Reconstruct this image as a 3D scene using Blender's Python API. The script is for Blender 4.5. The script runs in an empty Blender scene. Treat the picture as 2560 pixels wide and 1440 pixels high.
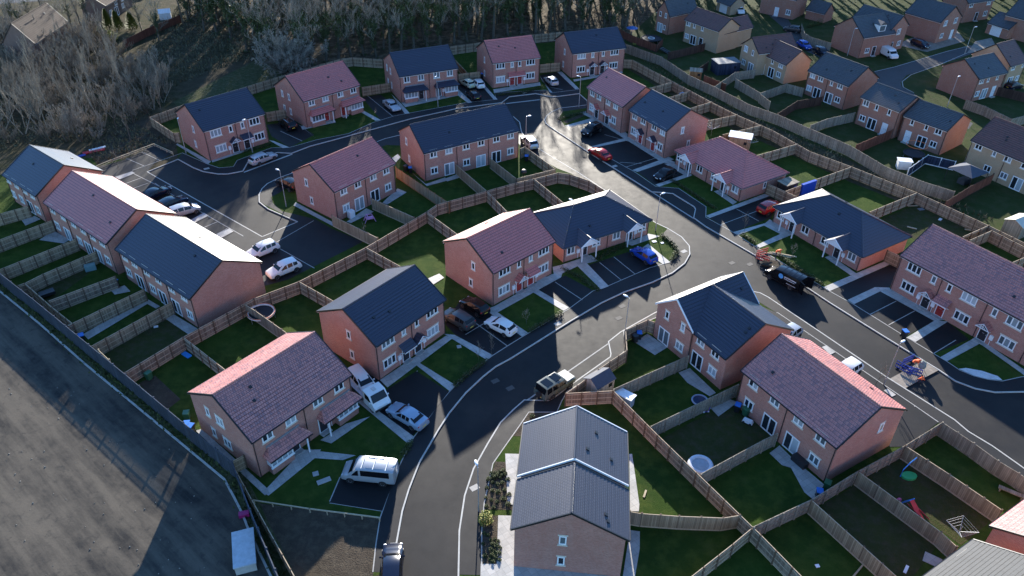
import bpy, math, random
from mathutils import Vector, Matrix
R = math.radians
random.seed(7)
sc = bpy.context.scene
C = sc.collection

# ---------------------------------------------------------------- mesh builder
class MB:
    def __init__(s):
        s.v = []; s.f = []; s.m = []; s.uv = True; s.M = None
    def vs(s, pts):
        n = len(s.v)
        if s.M is not None:
            pts = [s.M @ Vector(p) for p in pts]
        s.v.extend(tuple(p) for p in pts)
        return n
    def face(s, pts, m=0):
        n = s.vs(pts)
        s.f.append(tuple(range(n, n + len(pts)))); s.m.append(m)
    def box(s, c, d, m=0, rz=0, top=1.0):
        x, y, z = d[0] / 2, d[1] / 2, d[2] / 2
        p = []
        ca, sa = math.cos(rz), math.sin(rz)
        for k in (-1, 1):
            t = top if k == 1 else 1
            for a, b in ((-1, -1), (1, -1), (1, 1), (-1, 1)):
                u, w = a * x * t, b * y * t
                p.append((c[0] + u * ca - w * sa, c[1] + u * sa + w * ca, c[2] + k * z))
        n = s.vs(p)
        for q in ((3, 2, 1, 0), (4, 5, 6, 7), (0, 1, 5, 4), (1, 2, 6, 5), (2, 3, 7, 6), (3, 0, 4, 7)):
            s.f.append(tuple(n + i for i in q)); s.m.append(m)
    def prism(s, poly, z0, z1, m=0, ms=None, bottom=False):
        a = sum(poly[i - 1][0] * poly[i][1] - poly[i][0] * poly[i - 1][1] for i in range(len(poly)))
        if a < 0: poly = poly[::-1]
        k = len(poly)
        n = s.vs([(p[0], p[1], z0) for p in poly] + [(p[0], p[1], z1) for p in poly])
        s.f.append(tuple(n + k + i for i in range(k))); s.m.append(m)
        if bottom:
            s.f.append(tuple(n + k - 1 - i for i in range(k))); s.m.append(m)
        for i in range(k):
            j = (i + 1) % k
            s.f.append((n + i, n + j, n + k + j, n + k + i)); s.m.append(m if ms is None else ms)
    def sheet(s, poly, z, m=0):
        a = sum(poly[i - 1][0] * poly[i][1] - poly[i][0] * poly[i - 1][1] for i in range(len(poly)))
        if a < 0: poly = poly[::-1]
        s.face([(p[0], p[1], z) for p in poly], m)
    def tube(s, path, rad, k=6, m=0, cap=True):
        if not isinstance(rad, (list, tuple)): rad = [rad] * len(path)
        path = [Vector(p) for p in path]
        rings = []
        for i, p in enumerate(path):
            d = (path[min(i + 1, len(path) - 1)] - path[max(i - 1, 0)])
            d = d.normalized() if d.length > 1e-9 else Vector((0, 0, 1))
            a = d.cross(Vector((0, 0, 1)))
            if a.length < .05: a = d.cross(Vector((1, 0, 0)))
            a.normalize(); b = d.cross(a)
            rings.append(s.vs([p + (a * math.cos(2 * math.pi * j / k) + b * math.sin(2 * math.pi * j / k)) * rad[i] for j in range(k)]))
        for i in range(len(rings) - 1):
            for j in range(k):
                j2 = (j + 1) % k
                s.f.append((rings[i] + j, rings[i + 1] + j, rings[i + 1] + j2, rings[i] + j2)); s.m.append(m)
        if cap:
            s.f.append(tuple(rings[0] + j for j in range(k))); s.m.append(m)
            s.f.append(tuple(rings[-1] + k - 1 - j for j in range(k))); s.m.append(m)
    def ball(s, c, r, m=0, nu=10, nv=6):
        if not isinstance(r, (list, tuple)): r = (r, r, r)
        g = []
        for i in range(nv + 1):
            t = math.pi * i / nv
            g.append(s.vs([(c[0] + r[0] * math.sin(t) * math.cos(2 * math.pi * j / nu), c[1] + r[1] * math.sin(t) * math.sin(2 * math.pi * j / nu), c[2] + r[2] * math.cos(t)) for j in range(nu)]))
        for i in range(nv):
            for j in range(nu):
                j2 = (j + 1) % nu
                s.f.append((g[i] + j, g[i + 1] + j, g[i + 1] + j2, g[i] + j2)); s.m.append(m)
    def mesh(s, name, mats, smooth=None):
        me = bpy.data.meshes.new(name)
        me.from_pydata(s.v, [], s.f)
        if not isinstance(mats, (list, tuple)): mats = [mats]
        for x in mats: me.materials.append(x)
        me.polygons.foreach_set('material_index', s.m)
        if s.uv:
            ul = me.uv_layers.new(name='UVMap')
            Z = Vector((0, 0, 1))
            me.calc_loop_triangles()
            flat = [0.0] * (2 * len(me.loops))
            for p in me.polygons:
                n = p.normal
                t = Z.cross(n)
                t = Vector((1, 0, 0)) if t.length < 1e-3 else t.normalized()
                b = n.cross(t)
                for li in p.loop_indices:
                    co = me.vertices[me.loops[li].vertex_index].co
                    flat[2 * li] = co.dot(t); flat[2 * li + 1] = co.dot(b)
            ul.data.foreach_set('uv', flat)
        if smooth is not None:
            me.polygons.foreach_set('use_smooth', [True] * len(me.polygons))
            if smooth < 179: me.set_sharp_from_angle(angle=R(smooth))
        me.update()
        return me
    def obj(s, name, mats, parent=None, loc=(0, 0, 0), rz=0.0, smooth=None):
        return link(name, s.mesh(name, mats, smooth), parent, loc, rz)

def link(name, me, parent=None, loc=(0, 0, 0), rz=0.0):
    o = bpy.data.objects.new(name, me); C.objects.link(o)
    o.location = (loc[0], loc[1], loc[2] if len(loc) > 2 else 0); o.rotation_euler = (0, 0, rz)
    if parent is not None: o.parent = parent
    return o
def tag(o, label, cat, group=None):
    o['label'] = label; o['category'] = cat
    if group: o['group'] = group
    return o
def thing(name, label, cat, loc=(0, 0), rz=0.0, group=None, z=0.0):
    o = link(name, None, None, (loc[0], loc[1], loc[2] if len(loc) > 2 else z), rz)
    o.empty_display_size = .3
    return tag(o, label, cat, group)
def struct(o, kind='structure'):
    o['kind'] = kind
    return o
def dup(root, loc, rz=0.0, label=None, s=1.0, z=None):
    r = root.copy(); C.objects.link(r)
    r.location = (loc[0], loc[1], root.location.z if z is None else z); r.rotation_euler = (0, 0, rz); r.scale = (s, s, s)
    if label: r['label'] = label
    for ch in list(root.children):
        c = ch.copy(); C.objects.link(c); c.parent = r
        for g in list(ch.children):
            d = g.copy(); C.objects.link(d); d.parent = c
    return r

# ---------------------------------------------------------------- materials
class NT:
    def __init__(s, name):
        s.m = bpy.data.materials.new(name); s.m.use_nodes = True
        s.t = s.m.node_tree; s.b = s.t.nodes['Principled BSDF']
    def put(s, sock, v):
        if hasattr(v, 'is_output') or isinstance(v, bpy.types.NodeSocket): s.t.links.new(v, sock)
        elif isinstance(v, (tuple, list)) and len(v) == 3 and sock.type == 'RGBA': sock.default_value = (*v, 1)
        else: sock.default_value = v
    def n(s, typ, out=0, ins={}, **kw):
        nd = s.t.nodes.new('ShaderNode' + typ)
        for k, v in kw.items(): setattr(nd, k, v)
        for k, v in ins.items(): s.put(nd.inputs[k], v)
        return nd.outputs[out]
    def math(s, op, a, b=0.0, clamp=False):
        return s.n('Math', ins={0: a, 1: b}, operation=op, use_clamp=clamp)
    def mix(s, f, a, b, mode='MIX'):
        nd = s.t.nodes.new('ShaderNodeMix'); nd.data_type = 'RGBA'; nd.blend_type = mode
        s.put(nd.inputs[0], f); s.put(nd.inputs[6], a); s.put(nd.inputs[7], b)
        return nd.outputs[2]
    def co(s, w='Object'):
        return s.n('TexCoord', out=w)
    def noise(s, vec, scale, detail=4.0, rough=.6, out=0):
        return s.n('TexNoise', out=out, ins={'Vector': vec, 'Scale': scale, 'Detail': detail, 'Roughness': rough})
    def ramp(s, f, lo, hi):
        return s.n('MapRange', ins={'Value': f, 'From Min': lo, 'From Max': hi}, clamp=True)
    def xy(s, vec):
        nd = s.t.nodes.new('ShaderNodeSeparateXYZ'); s.put(nd.inputs[0], vec)
        return nd.outputs[0], nd.outputs[1], nd.outputs[2]
    def vec(s, x, y, z=0.0):
        return s.n('CombineXYZ', ins={0: x, 1: y, 2: z})
    def white(s, vec, out=0):
        return s.n('TexWhiteNoise', out=out, ins={'Vector': vec}, noise_dimensions='3D')
    def bump(s, h, strength, dist):
        s.t.links.new(s.n('Bump', ins={'Strength': strength, 'Distance': dist, 'Height': h}), s.b.inputs['Normal'])
    def rnd(s):
        return s.n('ObjectInfo', out='Random')
    def done(s, col, rough=.7, metal=0.0, spec=.5, coat=0.0):
        s.put(s.b.inputs['Base Color'], col); s.put(s.b.inputs['Roughness'], rough)
        s.b.inputs['Metallic'].default_value = metal; s.b.inputs['Specular IOR Level'].default_value = spec
        s.b.inputs['Coat Weight'].default_value = coat; s.b.inputs['Coat Roughness'].default_value = .05
        return s.m

_mc = {}
def plain(name, col, rough=.6, metal=0.0, spec=.5, coat=0.0, var=.12, scale=3.0):
    if name in _mc: return _mc[name]
    t = NT(name)
    nz = t.noise(t.co(), scale, 3.0)
    c = t.mix(t.ramp(nz, .3, .7), tuple(x * (1 - var) for x in col), tuple(min(1, x * (1 + var)) for x in col))
    _mc[name] = t.done(c, rough, metal, spec, coat)
    return _mc[name]

def tile_mat(name, c0, c1, c2, gauge=.34, width=.33, col_line=.35, rough=.5, moss=0.0, mott=.5, spec=.6):
    t = NT(name)
    u, v, _ = t.xy(t.n('UVMap'))
    r = t.math('DIVIDE', v, gauge); ri = t.math('FLOOR', r); rf = t.math('FRACT', r)
    u2 = t.math('ADD', t.math('DIVIDE', u, width), t.math('MULTIPLY', t.math('MODULO', ri, 2.0), .5))
    ui = t.math('FLOOR', u2); uf = t.math('FRACT', u2)
    w = t.white(t.vec(ui, ri))
    c = t.mix(t.math('MULTIPLY', w, mott), c0, c1)
    w2 = t.white(t.vec(ui, ri, 3.7))
    c = t.mix(t.math('MULTIPLY', t.math('GREATER_THAN', w2, .78), mott), c, c2)
    big = t.noise(t.co(), .35, 3.0)
    c = t.mix(t.math('MULTIPLY', t.ramp(big, .35, .7), .35), c, c2)
    if moss:
        c = t.mix(t.math('MULTIPLY', t.ramp(t.noise(t.co(), 1.3, 5.0), .5, .75), moss), c, (.09, .085, .05))
    gap = t.math('MAXIMUM', t.math('LESS_THAN', rf, .17), t.math('MULTIPLY', t.math('LESS_THAN', uf, .18), col_line))
    c = t.mix(t.math('MULTIPLY', gap, .85), c, tuple(x * .22 for x in c0))
    prof = t.math('SINE', t.math('MULTIPLY', u2, 6.2832))
    hgt = t.math('ADD', t.math('MULTIPLY', rf, -.02), t.math('MULTIPLY', prof, .012 * col_line * 2))
    t.bump(hgt, .5, 1.0)
    return t.done(c, t.math('ADD', rough - .06, t.math('MULTIPLY', w, .2 * mott)), spec=spec)

def brick_mat(name, c0, c1, mortar):
    t = NT(name)
    uv = t.n('UVMap')
    nd = t.t.nodes.new('ShaderNodeTexBrick')
    t.put(nd.inputs['Vector'], uv)
    for k, v in (('Color1', (*c0, 1)), ('Color2', (*c1, 1)), ('Mortar', (*mortar, 1)), ('Scale', 1.0), ('Mortar Size', .012), ('Mortar Smooth', .1), ('Bias', 0.0), ('Brick Width', .225), ('Row Height', .075)):
        nd.inputs[k].default_value = v
    o = t.co()
    big = t.noise(o, .8, 5.0, .65)
    c = t.mix(t.math('MULTIPLY', t.ramp(big, .4, .72), .45), nd.outputs[0], tuple(x * .72 for x in c1))
    x, y, z = t.xy(o)
    st = t.noise(t.vec(t.math('MULTIPLY', x, 2.2), t.math('MULTIPLY', y, 2.2), t.math('MULTIPLY', z, .25)), 1.0, 3.0)
    c = t.mix(t.math('MULTIPLY', t.ramp(st, .52, .8), .18), c, (.4, .29, .24))
    t.bump(nd.outputs[1], -.3, .01)
    return t.done(c, .85, spec=.25)

def wood_mat(name, c0, c1, bw=.15, rough=.85):
    t = NT(name)
    u, v, _ = t.xy(t.n('UVMap'))
    ui = t.math('FLOOR', t.math('DIVIDE', u, bw)); uf = t.math('FRACT', t.math('DIVIDE', u, bw))
    w = t.white(t.vec(ui, t.rnd()))
    c = t.mix(t.ramp(w, .15, .85), tuple(x * .8 for x in c0), tuple(x * 1.12 for x in c1))
    o = t.co()
    c = t.mix(t.math('MULTIPLY', t.ramp(t.noise(o, .45, 4.0), .35, .7), .6), c, tuple(x * .62 for x in c0))
    gr = t.noise(t.vec(t.math('MULTIPLY', u, 40.0), t.math('MULTIPLY', v, 1.5)), 1.0, 3.0)
    c = t.mix(t.math('MULTIPLY', gr, .3), c, tuple(x * .5 for x in c0))
    c = t.mix(t.math('MULTIPLY', t.math('LESS_THAN', uf, .1), .75), c, tuple(x * .2 for x in c0))
    return t.done(c, rough, spec=.2)

def ground_mat(name, cols, scales=(.08, .6, 4.0), rough=.95, bump=.0, spec=.04):
    t = NT(name); o = t.co()
    c = t.mix(t.ramp(t.noise(o, scales[0], 5.0), .38, .62), cols[0], cols[1])
    c = t.mix(t.ramp(t.noise(o, scales[1], 6.0, .65), .45, .68), c, cols[2])
    f = t.noise(o, scales[2], 6.0, .7)
    c = t.mix(t.math('MULTIPLY', t.ramp(f, .5, .8), .7), c, cols[3])
    c = t.mix(t.math('MULTIPLY', t.ramp(t.noise(o, .33, 8.0, .7), .55, .72), .55), c, tuple(a * .5 + b * .5 for a, b in zip(cols[2], (.07, .06, .035))))
    if bump: t.bump(f, bump, .15)
    return t.done(c, rough, spec=spec)

def tarmac_mat(name, c, dusty, rough=.6, spec=.5, amount=.5, smooth_patch=.0):
    t = NT(name); o = t.co()
    agg = t.noise(o, 22.0, 3.0, .8)
    col = t.mix(t.ramp(agg, .3, .75), tuple(x * .72 for x in c), tuple(x * 1.3 for x in c))
    x, y, z = t.xy(o)
    dst = t.ramp(t.noise(o, .16, 8.0, .6), .36, .72)
    dst2 = t.ramp(t.noise(o, .7, 8.0, .7), .36, .74)
    d = t.math('MULTIPLY', dst, t.math('ADD', .45, t.math('MULTIPLY', dst2, .55)))
    col = t.mix(t.math('MULTIPLY', d, amount), col, dusty)
    col = t.mix(t.math('MULTIPLY', t.ramp(t.noise(o, .5, 6.0), .5, .75), .4), col, tuple(q * .6 for q in c))
    t.bump(agg, .25, .02)
    rr = t.math('ADD', rough - .05, t.math('MULTIPLY', dst2, .1))
    return t.done(col, rr, spec=spec)

def paving_mat(name, c0, c1, size=.6):
    t = NT(name); o = t.co()
    x, y, z = t.xy(o)
    ca, sa = math.cos(R(32)), math.sin(R(32))
    a = t.math('DIVIDE', t.math('ADD', t.math('MULTIPLY', x, ca), t.math('MULTIPLY', y, sa)), size)
    b = t.math('DIVIDE', t.math('SUBTRACT', t.math('MULTIPLY', y, ca), t.math('MULTIPLY', x, sa)), size)
    w = t.white(t.vec(t.math('FLOOR', a), t.math('FLOOR', b)))
    c = t.mix(w, c0, c1)
    g = t.math('MAXIMUM', t.math('LESS_THAN', t.math('FRACT', a), .04), t.math('LESS_THAN', t.math('FRACT', b), .04))
    c = t.mix(t.math('MULTIPLY', g, .6), c, tuple(q * .4 for q in c0))
    c = t.mix(t.math('MULTIPLY', t.ramp(t.noise(o, .9, 6.0), .48, .7), .5), c, tuple(q * .55 for q in c0))
    return t.done(c, .7, spec=.35)

def glass_mat(name, col, rough=.06, spec=.55):
    t = NT(name)
    c = t.mix(t.rnd(), tuple(x * .75 for x in col), tuple(x * 1.25 for x in col))
    return t.done(c, rough, spec=spec)

def leaf_mat(name, c0, c1, rough=.7, trans=.0):
    t = NT(name)
    g = t.n('NewGeometry', out='Random Per Island')
    c = t.mix(g, c0, c1)
    c = t.mix(t.math('MULTIPLY', t.rnd(), .35), c, tuple(x * .7 for x in c0))
    return t.done(c, rough, spec=.25)

def paint_mat(name, col, rough=.16, metal=0.0):
    if name in _mc: return _mc[name]
    t = NT(name)
    c = t.mix(t.math('MULTIPLY', t.ramp(t.noise(t.co(), 2.5, 5.0), .45, .75), .25), col, tuple(x * .8 + .01 for x in col))
    _mc[name] = t.done(c, rough, metal, .45, .0)
    return _mc[name]

NAVY = tile_mat('navy_tile', (.030, .033, .058), (.041, .046, .075), (.025, .028, .045), .4, .33, .08, .42, 0.0, .06)
SLAT = tile_mat('grey_slate_tile', (.042, .045, .062), (.05, .053, .072), (.04, .042, .058), .2, .3, .12, .45, 0.0, .1)
REDT = tile_mat('red_tile', (.54, .155, .13), (.62, .195, .165), (.44, .132, .115), .36, .31, .25, .42)
PANT = tile_mat('red_pantile', (.52, .182, .145), (.6, .235, .195), (.29, .128, .125), .34, .24, .75, .38, 0.0, .8, .8)
MARO = tile_mat('maroon_tile', (.15, .062, .05), (.2, .085, .066), (.09, .045, .04), .36, .33, .25, .6, .35)
OLDN = tile_mat('weathered_slate_tile', (.065, .07, .08), (.09, .095, .105), (.05, .052, .055), .36, .33, .2, .6, .3)
BRNT = tile_mat('brown_tile', (.085, .06, .047), (.11, .08, .06), (.07, .05, .04), .34, .33, .1, .85, 0.0, .5, .2)
GRYT = tile_mat('pale_grey_tile', (.11, .11, .108), (.14, .14, .135), (.09, .09, .088), .34, .33, .2, .8, 0.0, .3, .2)
RBRK = brick_mat('red_brick', (.335, .122, .086), (.49, .2, .15), (.41, .29, .24))
DBRK = brick_mat('old_red_brick', (.32, .12, .08), (.42, .165, .11), (.32, .24, .19))
TBRK = brick_mat('tan_brick', (.4, .255, .145), (.5, .33, .19), (.4, .32, .24))
BBRK = brick_mat('brown_brick', (.16, .095, .07), (.21, .125, .09), (.22, .18, .16))
UPVC = plain('white_upvc', (.8, .8, .8), .35, var=.04)
STONE = plain('cream_stone', (.62, .56, .46), .8, var=.1)
BLKP = plain('black_plastic', (.018, .018, .02), .4)
GLD = glass_mat('dark_window_glass', (.02, .024, .03))
GLB = glass_mat('curtained_window_glass', (.34, .38, .4), .12)
GLM = glass_mat('half_curtained_glass', (.12, .145, .16), .1)
DOORS = {'dK': plain('black_door', (.02, .02, .025), .4), 'dR': plain('red_door', (.3, .025, .02), .4), 'dW': plain('white_door', (.75, .75, .75), .4)}
LEAD = plain('lead_flashing', (.2, .21, .23), .45, var=.2)
FTAN = wood_mat('tan_fence_wood', (.33, .245, .16), (.42, .325, .215))
FBRN = wood_mat('brown_fence_wood', (.27, .2, .145), (.36, .275, .205))
FGRY = wood_mat('weathered_grey_fence_wood', (.29, .245, .185), (.39, .335, .26))
FORG = wood_mat('fresh_orange_fence_wood', (.36, .17, .075), (.44, .21, .095))
FDRK = wood_mat('dark_stained_fence_wood', (.075, .045, .035), (.11, .065, .05))
FRED = wood_mat('red_stained_fence_wood', (.2, .075, .05), (.26, .1, .065))
FBLU = wood_mat('blue_black_fence_wood', (.03, .04, .07), (.045, .06, .1))
STEEL = wood_mat('galvanised_palisade', (.075, .09, .12), (.1, .12, .155), .16, .5)
RAIL = plain('fence_rail_timber', (.46, .35, .24), .85, var=.2, scale=6)
TIMB = plain('sawn_timber', (.42, .34, .22), .8, var=.2, scale=6)
GALV = plain('galvanised_steel', (.42, .44, .46), .45, .6, var=.08)
LAWN = ground_mat('lawn_grass', ((.025, .05, .011), (.036, .066, .012), (.06, .085, .018), (.016, .034, .008)), (.12, .7, 9.0), .9, .5)
OLDG = ground_mat('older_lawn_grass', ((.032, .05, .015), (.042, .058, .02), (.062, .064, .03), (.024, .037, .013)), (.1, .5, 8.0), .9, .4)
SCRUB = ground_mat('rough_scrub_ground', ((.06, .05, .032), (.045, .047, .022), (.1, .08, .052), (.03, .028, .018)), (.06, .5, 3.0), .95, .8)
LITTER = ground_mat('woodland_leaf_litter', ((.085, .066, .044), (.055, .047, .03), (.2, .155, .105), (.035, .03, .02)), (.09, .6, 3.5), .95, .9)
SOIL = ground_mat('bare_soil', ((.075, .06, .045), (.06, .05, .038), (.11, .09, .065), (.04, .033, .026)), (.2, 1.2, 7.0), .95, 1.0)
VERGE = ground_mat('weedy_verge', ((.05, .065, .025), (.07, .075, .035), (.13, .12, .075), (.03, .045, .015)), (.3, 1.5, 7.0), .95, .9)
ROAD = tarmac_mat('road_tarmac', (.019, .0192, .021), (.07, .063, .053), .66, .12, .5)
PAVE = tarmac_mat('footway_tarmac', (.018, .0185, .021), (.056, .051, .045), .68, .18, .4)
DRIVE = tarmac_mat('new_drive_tarmac', (.012, .0125, .0145), (.042, .039, .036), .6, .16, .35)
YARD = tarmac_mat('yard_concrete', (.036, .034, .032), (.22, .175, .12), .85, .08, .95)
def yard_mat():
    t = NT('yard_concrete_dusty'); o = t.co(); x, y, z = t.xy(o)
    ca, sa = math.cos(R(-40)), math.sin(R(-40))
    a = t.math('ADD', t.math('MULTIPLY', x, ca), t.math('MULTIPLY', y, sa)); b = t.math('SUBTRACT', t.math('MULTIPLY', y, ca), t.math('MULTIPLY', x, sa))
    rut = t.noise(t.vec(t.math('MULTIPLY', a, .07), t.math('MULTIPLY', b, .55)), 1.0, 6.0, .65)
    blot = t.noise(o, .35, 9.0, .72); fine = t.noise(o, 5.0, 6.0, .75); agg = t.noise(o, 25.0, 3.0, .8)
    c = t.mix(t.ramp(rut, .38, .6), (.032, .031, .03), (.115, .1, .08))
    c = t.mix(t.math('MULTIPLY', t.ramp(blot, .42, .66), .5), c, (.15, .128, .1))
    c = t.mix(t.math('MULTIPLY', t.ramp(t.noise(o, .9, 8.0, .75), .54, .66), .75), c, (.045, .043, .04))
    c = t.mix(t.math('MULTIPLY', t.ramp(fine, .5, .75), .5), c, (.07, .062, .05))
    c = t.mix(t.math('MULTIPLY', t.ramp(agg, .4, .8), .3), c, (.03, .028, .026))
    t.bump(fine, .4, .05)
    return t.done(c, .9, spec=.06)
YARD = yard_mat()
WORN = ground_mat('worn_lawn', ((.04, .05, .018), (.05, .058, .02), (.07, .06, .036), (.03, .034, .014)), (.25, 1.1, 7.0), .95, .6)
OROAD = tarmac_mat('old_road_tarmac', (.05, .05, .054), (.09, .085, .08), .7, .2, .5)
SLAB = paving_mat('flagstone_paving', (.36, .35, .33), (.46, .44, .41))
SLBO = paving_mat('old_block_paving', (.2, .17, .14), (.26, .22, .18), .4)
KERB = plain('concrete_kerb', (.42, .41, .38), .75, var=.15, scale=2)
EDGE = plain('concrete_edging', (.34, .33, .31), .75, var=.15, scale=2)
GRAV = ground_mat('white_gravel', ((.7, .7, .7), (.62, .62, .62), (.75, .75, .75), (.45, .45, .45)), (.5, 3.0, 14.0), .8, .8)
BARK = plain('grey_brown_bark', (.1, .085, .062), .9, var=.35, scale=5)
TWIG = plain('bare_twigs', (.29, .25, .195), .9, var=.35, scale=1)
TWGP = plain('pale_bare_twigs', (.235, .2, .15), .9, var=.35, scale=.5)
TWGG = plain('silver_bare_twigs', (.27, .245, .2), .9, var=.3, scale=.8)
PBRK = plain('pale_bark', (.3, .26, .2), .9, var=.3, scale=3)
IVY = leaf_mat('ivy_leaves', (.05, .07, .026), (.1, .115, .045))
CONI = leaf_mat('conifer_leaves', (.06, .085, .018), (.12, .145, .03))
HEDG = leaf_mat('hedge_leaves', (.035, .055, .016), (.075, .09, .03))
YELL = leaf_mat('yellow_green_leaves', (.16, .17, .03), (.26, .25, .06))
TYRE = plain('tyre_rubber', (.015, .015, .016), .8)
RIM = plain('alloy_rim', (.42, .43, .45), .35, .7)
CGL = plain('car_glass', (.006, .007, .009), .05, spec=.45, var=.0)
LENS = plain('headlamp_lens', (.7, .72, .75), .15)
TAIL = plain('tail_lamp_lens', (.35, .01, .01), .2)
PLTW = plain('white_number_plate', (.75, .75, .72), .4)
PLTY = plain('yellow_number_plate', (.75, .55, .06), .4)
TRIM = plain('car_trim', (.022, .022, .024), .5)
def pl(name, col, rough=.45): return plain(name, col, rough)
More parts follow.
